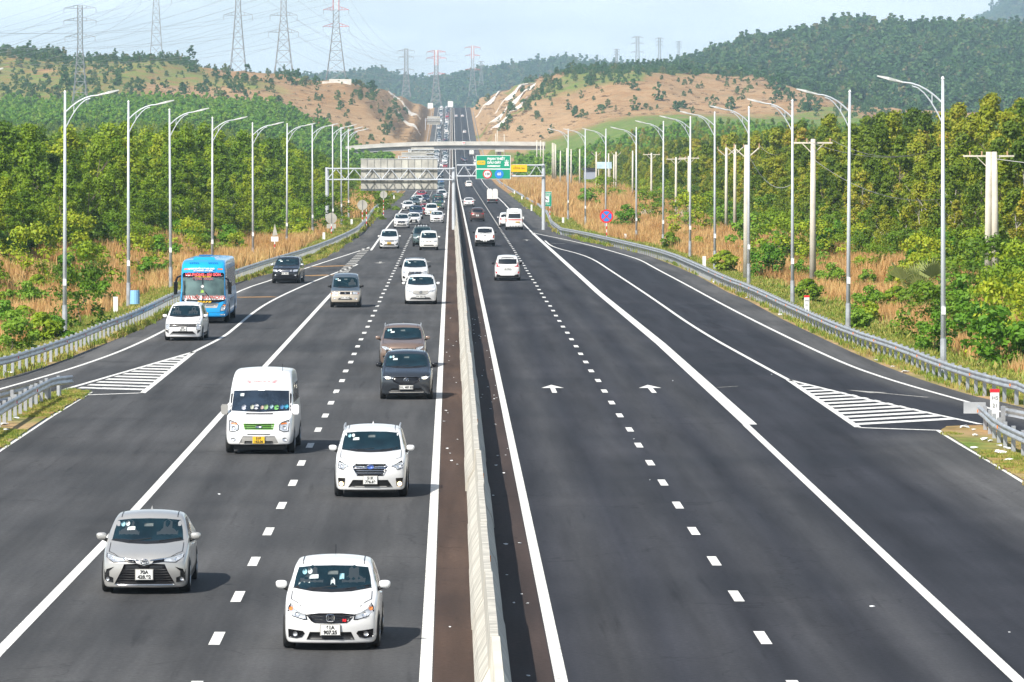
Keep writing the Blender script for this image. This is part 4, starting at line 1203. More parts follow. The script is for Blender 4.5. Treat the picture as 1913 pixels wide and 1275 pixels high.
# ------------------------------------------------------------------ vehicles
def paint(name, col, metal=0.0, rough=.28, coat=.6):
    return mat(name, col, rough, metal, coat=coat, noise_amt=.04, noise_scale=1.5)
CP = dict(
    white=paint('white_car_paint', (.74, .74, .73)), pearl=paint('pearl_car_paint', (.74, .73, .68)),
    champagne=paint('champagne_car_paint', (.50, .49, .465), .45, .32), silver=paint('silver_car_paint', (.50, .52, .54), .5, .32),
    grey=paint('dark_grey_car_paint', (.05, .058, .07), .5, .25), bronze=paint('bronze_car_paint', (.26, .185, .145), .45, .3),
    black=paint('black_car_paint', (.015, .017, .022), .1, .2), navy=paint('navy_car_paint', (.03, .05, .09), .3, .25),
    red=paint('red_car_paint', (.42, .02, .03), .1, .25), maroon=paint('maroon_car_paint', (.11, .045, .05), .3, .28),
    green=paint('dark_green_car_paint', (.03, .07, .06), .2, .3), teal=paint('grey_green_car_paint', (.10, .15, .15), .4, .3),
    blue=paint('blue_car_paint', (.03, .13, .34), .2, .25), bus=paint('sky_blue_bus_paint', (.01, .36, .80), .0, .3), brown=paint('brown_car_paint', (.12, .075, .065), .4, .28))
def two_tone():
    m = paint('two_tone_car_paint', (.5, .5, .5), .3, .3)
    nt = m.node_tree; b = nt.nodes['Principled BSDF']
    for l in list(b.inputs['Base Color'].links): nt.links.remove(l)
    t = nt.nodes.new('ShaderNodeTexCoord'); s = nt.nodes.new('ShaderNodeSeparateXYZ'); nt.links.new(t.outputs['Object'], s.inputs[0])
    g = nt.nodes.new('ShaderNodeMath'); g.operation = 'GREATER_THAN'; g.inputs[1].default_value = .93
    nt.links.new(s.outputs['Z'], g.inputs[0])
    x = nt.nodes.new('ShaderNodeMix'); x.data_type = 'RGBA'; x.inputs[6].default_value = (.52, .46, .37, 1); x.inputs[7].default_value = (.10, .13, .16, 1)
    nt.links.new(g.outputs[0], x.inputs[0]); nt.links.new(x.outputs[2], b.inputs['Base Color'])
    return m
CP['two_tone'] = two_tone()
M['glass'] = mat('windscreen_glass', (.006, .022, .030), .10, spec=.45, coat=.0, noise_amt=.5, noise_scale=2.2)
M['glass_dark'] = mat('tinted_glass', (.010, .014, .018), .08, spec=.8)
M['trim'] = mat('black_trim', (.012, .012, .013), .5)
M['gloss_black'] = mat('gloss_black_trim', (.008, .008, .010), .2)
M['chrome'] = mat('chrome', (.78, .79, .80), .12, 1.0)
M['lamp_glass'] = mat('headlamp_lens', (.62, .65, .68), .12, .35, coat=.8, noise_amt=.35, noise_scale=9)
M['lamp_inner'] = mat('headlamp_bowl', (.85, .87, .9), .15, .7)
M['lamp_on'] = mat('lit_headlamp', (1, .95, .8), .3, emit=((1, .90, .68), 5.0))
M['fog_on'] = mat('lit_fog_lamp', (1, .75, .4), .3, emit=((1, .72, .35), 5.0))
M['amber'] = mat('amber_lens', (.80, .22, .04), .25, coat=.5)
M['red_lens'] = mat('red_lens', (.50, .012, .02), .2, coat=.6)
M['rubber'] = mat('tyre_rubber', (.018, .018, .018), .85)
M['rim'] = mat('wheel_rim', (.40, .41, .42), .3, .8)
M['plate'] = mat('licence_plate', (.78, .78, .75), .5)
M['plate_yellow'] = mat('yellow_licence_plate', (.80, .48, .02), .5)
M['ink'] = mat('plate_ink', (.02, .02, .02), .6)
M['sticker'] = mat('glass_sticker', (.30, .55, .62), .5)
M['sticker_white'] = mat('white_glass_sticker', (.62, .68, .66), .5)
M['interior'] = mat('grey_interior', (.10, .12, .12), .7)
M['skin'] = mat('skin', (.30, .17, .11), .6)
M['green_paint'] = mat('green_grille_paint', (.10, .28, .03), .35)
M['tarp'] = mat('white_cargo_body', (.74, .73, .68), .7, noise_amt=.1, noise_scale=1.5)
M['grey_plastic'] = mat('grey_bumper_plastic', (.32, .31, .29), .5)

def car_body(st):
    st.setdefault('roofw', .755); W, L = st['W'], st['L']; top = st['top']; belt = st['belt']; zb0 = st.get('zb', .22)
    roofw = st.get('roofw', .70)
    ys_ = []
    for (a, za), (b, zb_) in zip(top, top[1:]):
        n_ = max(1, int((b - a) / .42)); ys_ += [a + (b - a) * k / n_ for k in range(n_)]
    ys_.append(top[-1][0])
    ty, tz = [p[0] for p in top], [p[1] for p in top]
    nose = st.get('nose', [(0, .10), (.25, .04), (.45, 0), (.62, .02), (.8, .08), (1.0, .14)])
    tail = st.get('tail', [(0, .08), (.3, 0), (.6, .0), (.9, .04), (1.1, .1)])
    cf, crr = st.get('cf', .34), st.get('cr', .2)
    nz = 9; tx = [0, .3, .58, .82, 1.0]
    fr = [0, .12, .36, .66, .88]
    def hw(y, z, zt, j):
        pl = 1 - .07 * max(0, 1 - y / .55) ** 2 - .05 * max(0, 1 - (L - y) / .5) ** 2
        lowf = [.945, .975, 1.0, .995, .98][j] if j < 5 else None
        if j < 5: f = lowf
        else:
            t = (j - 4) / (nz - 1 - 4 + .0)
            if zt <= belt + .03: f = [.965, .95, .93, .90][j - 5]
            else:
                full = min(1, (zt - belt) / (st['H'] - belt))
                f = .945 + (roofw - .945) * (t ** 1.15) * full + (-.02 * full if j == 5 else 0)
                f = f * full + (1 - full) * [.965, .95, .93, .90][j - 5]
        return W / 2 * pl * f
    rows = []
    for y in ys_:
        zt = float(np.interp(y, ty, tz)); zb_ = zb0 + .0 * max(0, 1 - y / .5) + .06 * max(0, 1 - (L - y) / .5)
        zl = min(belt, zt - .05 if zt > belt else zt - .09)
        zs = [zb_ + (zl - zb_) * f for f in fr]
        ntop = nz - 5
        zs += [zl + (zt - zl) * ((k + 1) / ntop) for k in range(ntop)]
        rows.append((y, zt, zs))
    def pt(i, jj, kx):
        y, zt, zs = rows[i]
        z = zs[jj]; w_ = hw(y, z, zt, jj); x = tx[kx] * w_
        if jj == nz - 1:
            z += (.05 if zt > belt else .035) * (1 - tx[kx] ** 2) - .015 * (tx[kx] ** 4)
        u = abs(x) / (W / 2)
        f1 = max(0, 1 - y / st.get('cfl', 1.6)) ; f2 = max(0, 1 - (L - y) / 1.2)
        base = .10 * u ** 2 if zt > belt and y < L * .5 else 0
        yy = y + (cf - .1) * (u ** 2.6) * f1 + base - crr * (u ** 2.6) * f2
        fn = max(0, 1 - y / .3); ft = max(0, 1 - (L - y) / .3)
        yy += np.interp(z, [a for a, b in nose], [b for a, b in nose]) * fn - np.interp(z, [a for a, b in tail], [b for a, b in tail]) * ft
        return (x, yy, z)
    bm = bmesh.new(); cache = {}
    def V(i, j, k, s):
        key = (i, j, k, s if k else 1)
        if key not in cache:
            x, y, z = pt(i, j, k); cache[key] = bm.verts.new((x * s, y - L / 2, z))
        return cache[key]
    def F(*vs):
        try: bm.faces.new(vs)
        except ValueError: pass
    ni, nk = len(rows), len(tx)
    for s in (1, -1):
        for i in range(ni - 1):
            for j in range(nz - 1): F(V(i, j, nk - 1, s), V(i + 1, j, nk - 1, s), V(i + 1, j + 1, nk - 1, s), V(i, j + 1, nk - 1, s))
            for k in range(nk - 1):
                F(V(i, nz - 1, k, s), V(i + 1, nz - 1, k, s), V(i + 1, nz - 1, k + 1, s), V(i, nz - 1, k + 1, s))
                F(V(i, 0, k, s), V(i + 1, 0, k, s), V(i + 1, 0, k + 1, s), V(i, 0, k + 1, s))
        for i in (0, ni - 1):
            for j in range(nz - 1):
                for k in range(nk - 1):
                    F(V(i, j, k, s), V(i, j, k + 1, s), V(i, j + 1, k + 1, s), V(i, j + 1, k, s))
    bmesh.ops.recalc_face_normals(bm, faces=bm.faces)
    me = bpy.data.meshes.new('body'); bm.to_mesh(me); bm.free()
    ob = bpy.data.objects.new('body', me); COL.objects.link(ob)
    md = ob.modifiers.new('s', 'SUBSURF'); md.levels = md.render_levels = 2
    dg = bpy.context.evaluated_depsgraph_get(); dg.update()
    out = bpy.data.meshes.new_from_object(ob.evaluated_get(dg))
    bpy.data.objects.remove(ob)
    out.polygons.foreach_set('use_smooth', [True] * len(out.polygons))
    out.name = 'body'
    return out

class Car:
    def __init__(c, st, body_mat, name='car'):
        c.st = st; c.root = empty(name); c.L, c.W, c.H = st['L'], st['W'], st['H']
        c.me = car_body(st) if 'mesh' not in st else st['mesh']
        c.me.materials.clear(); c.me.materials.append(body_mat)
        c.body = link(bpy.data.objects.new('body', c.me), c.root)
        c.body.material_slots[0].link = 'OBJECT'; c.body.material_slots[0].material = body_mat
        bm = bmesh.new(); bm.from_mesh(c.me); c.bvh = BVHTree.FromBMesh(bm); bm.free()
    def _cast(c, u, v, plane):
        if plane == 'F': o, d = Vector((u, -c.L, v)), Vector((0, 1, 0))
        elif plane == 'R': o, d = Vector((u, c.L, v)), Vector((0, -1, 0))
        elif plane == 'T': o, d = Vector((u, v, 9)), Vector((0, 0, -1))
        elif plane == 'S+': o, d = Vector((c.W, u, v)), Vector((-1, 0, 0))
        else: o, d = Vector((-c.W, u, v)), Vector((1, 0, 0))
        h = c.bvh.ray_cast(o, d)
        return (h[0], h[1], d) if h[0] is not None else None
    def decal(c, name, poly, mtl, plane='F', off=.006, parent=None, step=.07, skirt=True, flat=False):
        """a panel shaped by poly that lies on the body surface"""
        pts = [Vector(p) for p in poly]
        out = []
        for a, b in zip(pts, pts[1:] + pts[:1]):
            n_ = max(1, int((b - a).length / step)); out += [a.lerp(b, k / n_) for k in range(n_)]
        x0, x1 = min(p.x for p in out), max(p.x for p in out); y0, y1 = min(p.y for p in out), max(p.y for p in out)
        inner = []
        def inside(q):
            r_ = False; n_ = len(out)
            for i in range(n_):
                a, b = out[i], out[(i + 1) % n_]
                if (a.y > q.y) != (b.y > q.y) and q.x < (b.x - a.x) * (q.y - a.y) / (b.y - a.y) + a.x: r_ = not r_
            return r_
        gx_, gy_ = max(1, int((x1 - x0) / step)), max(1, int((y1 - y0) / step))
        for i in range(gx_):
            for j in range(gy_):
                q = Vector((x0 + (i + .5) * (x1 - x0) / gx_, y0 + (j + .5) * (y1 - y0) / gy_))
                if inside(q) and min((q - p).length for p in out) > step * .35: inner.append(q)
        no = len(out)
        res = delaunay_2d_cdt(out + inner, [(i, (i + 1) % no) for i in range(no)], [], 1, 1e-5)
        vs, fs = res[0], res[2]
        co = []; depth = None
        for q in vs:
            h = c._cast(q.x, q.y, plane)
            co.append(h[0] - h[2] * off if h else None)
        if flat:
            ax = {'F': 1, 'R': 1, 'T': 2, 'S+': 0, 'S-': 0}[plane]
            vals = [p[ax] for p in co if p is not None]
            if vals:
                ext = min(vals) if plane in 'FS-' else max(vals)
                for p in co:
                    if p is not None: p[ax] = ext
        mb = MB(); idx = {}
        for i, p in enumerate(co):
            if p is not None: idx[i] = len(mb.v); mb.v.append(tuple(p))
        for f in fs:
            if all(i in idx for i in f):
                mb.f.append(tuple(idx[i] for i in f)); mb.m.append(0)
        if skirt and mb.v:
            d = {'F': Vector((0, .03, 0)), 'R': Vector((0, -.03, 0)), 'T': Vector((0, 0, -.03)), 'S+': Vector((-.03, 0, 0)), 'S-': Vector((.03, 0, 0))}[plane]
            oi = res[3]
            ring = []
            for k in range(no):
                v_ = next((i for i, orig in enumerate(oi) if k in orig), None)
                ring.append(v_)
            for a_, b_ in zip(ring, ring[1:] + ring[:1]):
                if a_ in idx and b_ in idx and a_ != b_:
                    m_ = len(mb.v); pa, pb = Vector(mb.v[idx[a_]]), Vector(mb.v[idx[b_]])
                    mb.v += [tuple(pa + d), tuple(pb + d)]; mb.f.append((idx[a_], idx[b_], m_ + 1, m_)); mb.m.append(0)
        ob = mb.build(name, mtl, parent or c.root)
        if len(mb.f):
            ob.data.polygons.foreach_set('use_smooth', [len(f) == 3 for f in mb.f])
        return ob
    def sym(c, name, poly, mtl, plane='F', **kw):
        r_ = [c.decal(name, poly, mtl, plane, **kw)]
        r_.append(c.decal(name, [(-x, y) for x, y in poly][::-1], mtl, plane, **kw))
        return r_
    def disc(c, name, x, z, r, mtl, off=.012, n=18, plane='F', sx=1.0, **kw):
        return c.decal(name, [(x + r * sx * math.cos(2 * PI * k / n), z + r * math.sin(2 * PI * k / n)) for k in range(n)], mtl, plane, off=off, step=.2, **kw)
    def ring(c, name, x, z, rx, rz_, t, mtl, plane='F', off=.03, parent=None, yref=None):
        h = c._cast(x, z, plane); y = h[0].y - h[2].y * off
        pts = [(x + rx * math.cos(2 * PI * k / 20), y, z + rz_ * math.sin(2 * PI * k / 20)) for k in range(21)]
        return MB().tube(pts, t, 5).build(name, mtl, parent or c.root)
    def plate(c, x, z, lines, w_=.34, h_=.20, yellow=False, plane='F', off=.035, size=.075):
        h = c._cast(x, z, plane)
        if h is None: return
        sgn = -1 if plane == 'F' else 1
        y = h[0].y + sgn * off
        p = MB().box((x, y, z), (w_, .02, h_)).build('licence_plate', M['plate_yellow' if yellow else 'plate'], c.root)
        MB().box((x, y - sgn * .012, z), (w_ + .03, .012, h_ + .03)).build('plate_frame', M['grey_plastic'], p)
        for k, t in enumerate(lines):
            zz = z + (len(lines) - 1) * size * .62 - k * size * 1.24
            text(t, size * 1.28, M['ink'], (x, y + sgn * .014, zz), p, bold=.0035, rz=0 if plane == 'F' else PI)
        return p
    def glasshouse(c, wmat=None, side=True, pillar=.065):
        st = c.st; g = wmat or M['glass']; (yc, zc), (yr, zr_) = st['cowl'], st['roof_f']
        hb = c.W / 2 * .895 - pillar; ht = c.W / 2 * (st.get('roofw', .70) + .045) - pillar
        z0, z1 = zc + .03, zr_ - .03
        c.ws = c.decal('windscreen', [(-hb, z0), (-hb * .5, z0 - .035), (0, z0 - .045), (hb * .5, z0 - .035), (hb, z0), (hb + (ht - hb) * .5 + .01, (z0 + z1) / 2), (ht, z1 - .02), (ht * .55, z1 + .012), (0, z1 + .02), (-ht * .55, z1 + .012), (-ht, z1 - .02), (-(hb + (ht - hb) * .5 + .01), (z0 + z1) / 2)], g, 'F', off=.004, step=.09, skirt=False)
        # black frit band and wipers
        for s in (-1, 1):
            a, b = c._cast(-.06 + s * .30, z0 - .0, 'F'), c._cast(s * .30 + .42 * .9, z0 + .045, 'F')
            if a and b: MB().bar(a[0] - a[2] * .025, b[0] - b[2] * .025, .011, 4).build('wiper', M['trim'], c.root)
        c.decal('cowl_panel', [(-hb - .02, z0 + .005), (-hb * .5, z0 - .035), (0, z0 - .045), (hb * .5, z0 - .035), (hb + .02, z0 + .005), (hb * .9, z0 + .04), (0, z0 - .0), (-hb * .9, z0 + .04)], M['trim'], 'F', off=.010, step=.12, skirt=False)
        (yg, zg), (yt, zt) = st['rear_b'], st['roof_r']
        hb, ht = c.W / 2 * st.get('rgw', .80) - pillar, c.W / 2 * (st.get('roofw', .70) + .02) - pillar
        z0, z1 = zg + .04, zt - .05
        if z1 - z0 > .1:
            c.decal('rear_window', [(-hb, z0), (0, z0 - .02), (hb, z0), (ht, z1), (0, z1 + .02), (-ht, z1)], M['glass_dark'], 'R', off=.005, step=.09, skirt=False)
        if side:
            bz = st['belt'] + .035; ty, tz = [p[0] for p in st['top']], [p[1] for p in st['top']]
            roof = lambda y: float(np.interp(y, ty, tz)) - .10
            segs = st.get('side_win') or [(yc + .45, yr + .55 + .25), (yr + .55 + .33, st['rear_b'][0] - 1.15), ]
            for k, (a, b) in enumerate(segs):
                ys2 = np.linspace(a, b, 5)
                up = [(y - c.L / 2, max(bz + .03, min(roof(y), bz + (y - (yc + .15)) * .62))) for y in ys2]
                poly = [(a - c.L / 2, bz)] + [(b - c.L / 2, bz)] + up[::-1]
                c.decal('side_window', poly, M['glass_dark'], 'S+', off=.006, step=.12, skirt=False); c.decal('side_window', poly, M['glass_dark'], 'S-', off=.006, step=.12, skirt=False)
    def mirrors(c, z=None, mtl=None, y=None, big=False):
        st = c.st; z = z or st['belt'] + .09; y = (st['cowl'][0] + .42 if y is None else y) - c.L / 2
        for s in (-1, 1):
            m = MB()
            sz = (.10, .06, .075) if not big else (.10, .07, .17)
            bm = bmesh.new(); bmesh.ops.create_icosphere(bm, subdivisions=3, radius=1)
            for v in bm.verts:
                q = v.co; 
                q.x = math.copysign(abs(q.x) ** .7, q.x); q.z = math.copysign(abs(q.z) ** .75, q.z)
                q.y = q.y if q.y < 0 else q.y * .4
                v.co = Vector((q.x * sz[0] * (1 + .12 * (q.z)), q.y * sz[1], q.z * sz[2]))
            me = bpy.data.meshes.new('mirror'); bm.to_mesh(me); bm.free(); me.materials.append(mtl or c.body.material_slots[0].material)
            me.polygons.foreach_set('use_smooth', [True] * len(me.polygons))
            o = link(bpy.data.objects.new('mirror', me), c.root)
            o.material_slots[0].link = 'OBJECT'; o.material_slots[0].material = mtl or c.body.material_slots[0].material
            o.location = (s * (c.W / 2 + .075), y, z)
            MB().bar((0, .0, -sz[2] * .5), (-s * .17, .06, -sz[2] - .03), .03, 6, .045).build('mirror_foot', M['trim'], o)
    def wheels(c, r=.32, yf=None, yr=None, wd=.215, dual=False):
        yf = (yf or c.L * .185) - c.L / 2; yr = (yr or c.L * .80) - c.L / 2
        key = (r, wd)
        if key not in WHEELS:
            w2 = wd / 2; pr = [(r * .66, -w2), (r * .93, -w2), (r, -w2 * .7), (r, w2 * .7), (r * .93, w2), (r * .66, w2)]
            n_ = 28; vs, fs = [], []
            for k in range(n_):
                t = 2 * PI * k / n_
                vs += [(x, rr * math.cos(t), rr * math.sin(t)) for rr, x in pr]
            m_ = len(pr)
            for k in range(n_):
                for i in range(m_ - 1):
                    fs.append((k * m_ + i, k * m_ + i + 1, ((k + 1) % n_) * m_ + i + 1, ((k + 1) % n_) * m_ + i))
            t_ = MB(); t_.add(vs, fs); tyre = t_.mesh('tyre', M['rubber'], True)
            rm = MB()
            rm.add([(w2 * .5, r * .67 * math.cos(2 * PI * k / 20), r * .67 * math.sin(2 * PI * k / 20)) for k in range(20)] , [tuple(range(20))], 1)
            for k in range(5):
                t = 2 * PI * k / 5
                for d in (-.16, .16): rm.bar((w2 * .9, 0, 0), (w2 * .8, r * .66 * math.cos(t + d), r * .66 * math.sin(t + d)), .022, 4)
            rm.bar((w2 * .5, 0, 0), (w2 * .98, 0, 0), r * .16, 8)
            WHEELS[key] = (tyre, rm.mesh('rim', [M['rim'], M['trim']]))
        ty_, ri_ = WHEELS[key]
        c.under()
        for s in (-1, 1):
            for y in (yf, yr):
                o = empty('wheel', (s * (c.W / 2 - wd / 2 + .006), y, r)); o.parent = c.root; 
                if s < 0: o.rotation_euler = (0, 0, PI)
                link(bpy.data.objects.new('tyre', ty_), o); link(bpy.data.objects.new('rim', ri_), o)
                rr = r + .055
                c.decal('wheel_arch', [(y + rr * math.cos(PI * k / 12), max(.24, r + rr * math.sin(PI * k / 12)) ) for k in range(13)], M['trim'], 'S+' if s > 0 else 'S-', off=.004, step=.1, skirt=False)
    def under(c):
        MB().box((0, -c.L * .5 + c.L * .49, .20), (c.W - .50, c.L - .9, .16)).build('underbody_shade', M['trim'], c.root)  # undertray box, its black colour paints in the shade beneath the car
    def sill(c, z=.36):
        c.decal('sill_trim', [(-c.L * .5 + .55, .24), (c.L * .5 - .55, .24), (c.L * .5 - .55, z), (-c.L * .5 + .55, z)], M['trim'], 'S+', off=.003, step=.25, skirt=False)
        c.decal('sill_trim', [(-c.L * .5 + .55, .24), (c.L * .5 - .55, .24), (c.L * .5 - .55, z), (-c.L * .5 + .55, z)], M['trim'], 'S-', off=.003, step=.25, skirt=False)
    def seams(c, z=None):
        """dark joint between bonnet and wings, door seams"""
        y0, y1 = .22 - c.L / 2, c.st['cowl'][0] - .02 - c.L / 2
        for s in (-1, 1):
            a, b = c.W * .30, c.W * .415
            c.decal('bonnet_seam', [(s * a, y0), (s * (a + .014), y0), (s * (b + .014), y0 + .35), (s * (b + .012), y1), (s * b, y1), (s * b, y0 + .35)][::s], M['trim'], 'T', off=.006, step=.15, skirt=False)
            c.decal('roof_seam', [(s * c.W * .318, c.st['roof_f'][0] + .05 - c.L / 2), (s * (c.W * .318 + .018), c.st['roof_f'][0] + .05 - c.L / 2), (s * (c.W * .315 + .018), c.st['roof_r'][0] - .1 - c.L / 2), (s * c.W * .315, c.st['roof_r'][0] - .1 - c.L / 2)][::s], M['trim'], 'T', off=.006, step=.2, skirt=False)
        for y in (c.st['cowl'][0] + .35, c.st['cowl'][0] + 1.40):
            for p_ in ('S+', 'S-'):
                c.decal('door_seam', [(y - c.L / 2, .4), (y - c.L / 2 + .014, .4), (y - c.L / 2 + .014, c.st['belt']), (y - c.L / 2, c.st['belt'])], M['trim'], p_, off=.002, step=.2, skirt=False)
    def handles(c):
        for y in (c.st['cowl'][0] + 1.2, c.st['cowl'][0] + 2.15):
            for s in (-1, 1):
                h = c._cast(y - c.L / 2, c.st['belt'] - .13, 'S+' if s > 0 else 'S-')
                if h: 
                    o = MB().box((h[0].x + s * .012, h[0].y, h[0].z), (.03, .18, .03)).build('door_handle', M['chrome'], c.root)
    def rails(c, mtl=None, z=None):
        st = c.st; w_ = c.W / 2 * st.get('roofw', .7) + .01; y0, y1 = st['roof_f'][0] + .15 - c.L / 2, st['roof_r'][0] - .25 - c.L / 2
        for s in (-1, 1):
            zz = c._cast(s * (w_ - .03), (y0 + y1) / 2, 'T'); z_ = zz[0].z if zz else st['H']
            MB().tube([(s * w_, y0, z_ - .02), (s * w_, y0 + .15, z_ + .065), (s * w_, y1 - .15, z_ + .06), (s * w_, y1, z_ - .02)], .02, 6).build('roof_rail', mtl or M['galv'], c.root)
    def antenna(c, fin=True):
        h = c._cast(0, c.st['roof_r'][0] - c.L / 2 - .35, 'T')
        if h:
            if fin: MB().add([(h[0].x - .025, h[0].y - .1, h[0].z), (h[0].x + .025, h[0].y - .1, h[0].z), (h[0].x + .02, h[0].y + .06, h[0].z), (h[0].x - .02, h[0].y + .06, h[0].z), (h[0].x, h[0].y + .05, h[0].z + .075)], [(0, 1, 4), (1, 2, 4), (2, 3, 4), (3, 0, 4)]).build('antenna', c.body.material_slots[0].material, c.root)
            else: MB().bar(h[0], h[0] + Vector((0, .12, .16)), .008, 4).build('antenna', M['trim'], c.root)
    def stickers(c, kind=0):
        st = c.st; z1 = st['roof_f'][1] - .03; zc = st['cowl'][1]; ht = c.W / 2 * (st.get('roofw', .7) + .045) - .065
        c.disc('sticker', -ht + .11, z1 - .085, .042, M['sticker'], off=.008); c.disc('sticker', -ht + .205, z1 - .075, .042, M['sticker_white'], off=.008)
        if kind >= 1:
            c.decal('sticker', [(-ht + .20, z1 - .19), (-ht + .36, z1 - .18), (-ht + .36, z1 - .12), (-ht + .20, z1 - .125)], M['sticker_white'], off=.008)
        # mirror inside, dashboard things and the driver seen through the glass
        c.decal('inner_mirror', [(-.09, z1 - .12), (.09, z1 - .12), (.09, z1 - .065), (-.09, z1 - .065)], M['interior'], off=.007)
        if kind == 2:
            c.decal('dashboard_paper', [(-.60, zc + .075), (-.40, zc + .075), (-.40, zc + .13), (-.60, zc + .125)], M['sticker_white'], off=.007)
            c.decal('dashboard_toy', [(-.03, zc + .07), (.05, zc + .07), (.04, zc + .17), (0, zc + .21), (-.03, zc + .17)], M['sticker_white'], off=.007)
            c.decal('phone', [(.12, zc + .17), (.20, zc + .17), (.20, zc + .26), (.12, zc + .26)], M['sticker'], off=.007)
    def people(c, seats=(1,)):
        st = c.st; zc, zr_ = st['cowl'][1], st['roof_f'][1]
        for s in seats:
            x = s * c.W * .22; z = zc + (zr_ - zc) * .50
            c.decal('occupant', [(x - .20, zc + .10), (x + .20, zc + .10), (x + .21, z - .02), (x + .09, z + .03), (x + .085, z + .14), (x, z + .19), (x - .085, z + .14), (x - .09, z + .03), (x - .21, z - .02)], OCC, off=.0055, step=.1, skirt=False)
        if 1 in seats:
            pass
WHEELS = {}
OCC = mat('occupant_behind_glass', (.035, .045, .05), .3)

def ST(kind, **kw):
    base = {
     'sedan': dict(L=4.42, W=1.73, H=1.45, belt=.95, zb=.13, cowl=(1.12, .95), roof_f=(1.98, 1.38), roof_r=(3.15, 1.41), rear_b=(3.82, 1.08),
        top=[(0, .64), (.12, .745), (.5, .83), (1.12, .95), (1.98, 1.38), (2.2, 1.43), (2.7, 1.45), (3.15, 1.41), (3.82, 1.08), (4.05, 1.05), (4.36, 1.0), (4.42, .86)]),
     'hatch': dict(L=3.82, W=1.68, H=1.46, belt=.96, zb=.13, cowl=(.98, .985), roof_f=(1.72, 1.38), roof_r=(3.15, 1.40), rear_b=(3.66, .98), roofw=.765,
        top=[(0, .62), (.10, .77), (.45, .88), (.98, .985), (1.72, 1.38), (1.95, 1.43), (2.5, 1.46), (3.15, 1.40), (3.66, .98), (3.82, .75)]),
     'suv': dict(L=4.60, W=1.83, H=1.68, belt=1.08, zb=.19, cowl=(1.22, 1.12), roof_f=(2.02, 1.585), roof_r=(3.85, 1.60), rear_b=(4.42, 1.14), roofw=.765,
        top=[(0, .74), (.10, .93), (.5, 1.02), (1.22, 1.12), (2.02, 1.585), (2.25, 1.64), (2.9, 1.68), (3.85, 1.60), (4.42, 1.14), (4.55, 1.0), (4.60, .85)], nose=[(0, .12), (.3, .06), (.55, 0), (.75, .02), (1.0, .10)]),
     'mpv': dict(L=4.48, W=1.75, H=1.70, belt=1.02, zb=.17, cowl=(.98, 1.08), roof_f=(1.85, 1.60), roof_r=(3.95, 1.62), rear_b=(4.30, 1.10), roofw=.74,
        top=[(0, .70), (.10, .86), (.45, .96), (.98, 1.08), (1.85, 1.60), (2.1, 1.66), (2.9, 1.70), (3.95, 1.62), (4.30, 1.10), (4.48, .85)]),
     'box': dict(L=4.35, W=1.68, H=1.84, belt=1.08, zb=.30, cowl=(1.0, 1.10), roof_f=(1.55, 1.68), roof_r=(4.15, 1.78), rear_b=(4.30, 1.12), roofw=.80, cf=.22,
        top=[(0, .84), (.06, .93), (.4, .99), (1.0, 1.10), (1.55, 1.68), (1.8, 1.79), (2.6, 1.84), (4.15, 1.78), (4.30, 1.12), (4.35, .9)]),
     'van': dict(L=5.6, W=1.98, H=2.34, belt=1.36, zb=.28, cowl=(.92, 1.20), roof_f=(1.52, 1.80), roof_r=(5.45, 2.25), rear_b=(5.55, 1.45), roofw=.84, cf=.30,
        top=[(0, .96), (.08, 1.04), (.5, 1.12), (.92, 1.20), (1.52, 1.80), (1.98, 2.20), (2.4, 2.33), (3.4, 2.34), (5.45, 2.25), (5.56, 1.45), (5.6, 1.0)]),
     'bus': dict(L=11.8, W=2.48, H=3.22, belt=1.45, zb=.32, cowl=(.10, 1.2), roof_f=(.45, 2.55), roof_r=(11.6, 3.2), rear_b=(11.7, 1.8), roofw=.90, cf=.26, cfl=2.0,
        top=[(0, 2.62), (.22, 2.80), (.75, 3.08), (1.5, 3.20), (3, 3.22), (11.4, 3.2), (11.8, 3.0)], nose=[(0, .05), (.7, 0), (1.2, .06), (2.0, .20), (2.7, .34)]),
     'pickup_cab': dict(L=5.25, W=1.86, H=1.74, belt=1.16, zb=.34, cowl=(1.35, 1.20), roof_f=(2.1, 1.66), roof_r=(3.35, 1.68), rear_b=(3.62, 1.22), roofw=.74,
        top=[(0, .85), (.10, 1.02), (.5, 1.12), (1.35, 1.20), (2.1, 1.66), (2.4, 1.73), (3.0, 1.74), (3.35, 1.68), (3.62, 1.20), (3.70, 1.17), (5.15, 1.17), (5.25, 1.12)]),
    }[kind].copy()
    base.update(kw)
    return base

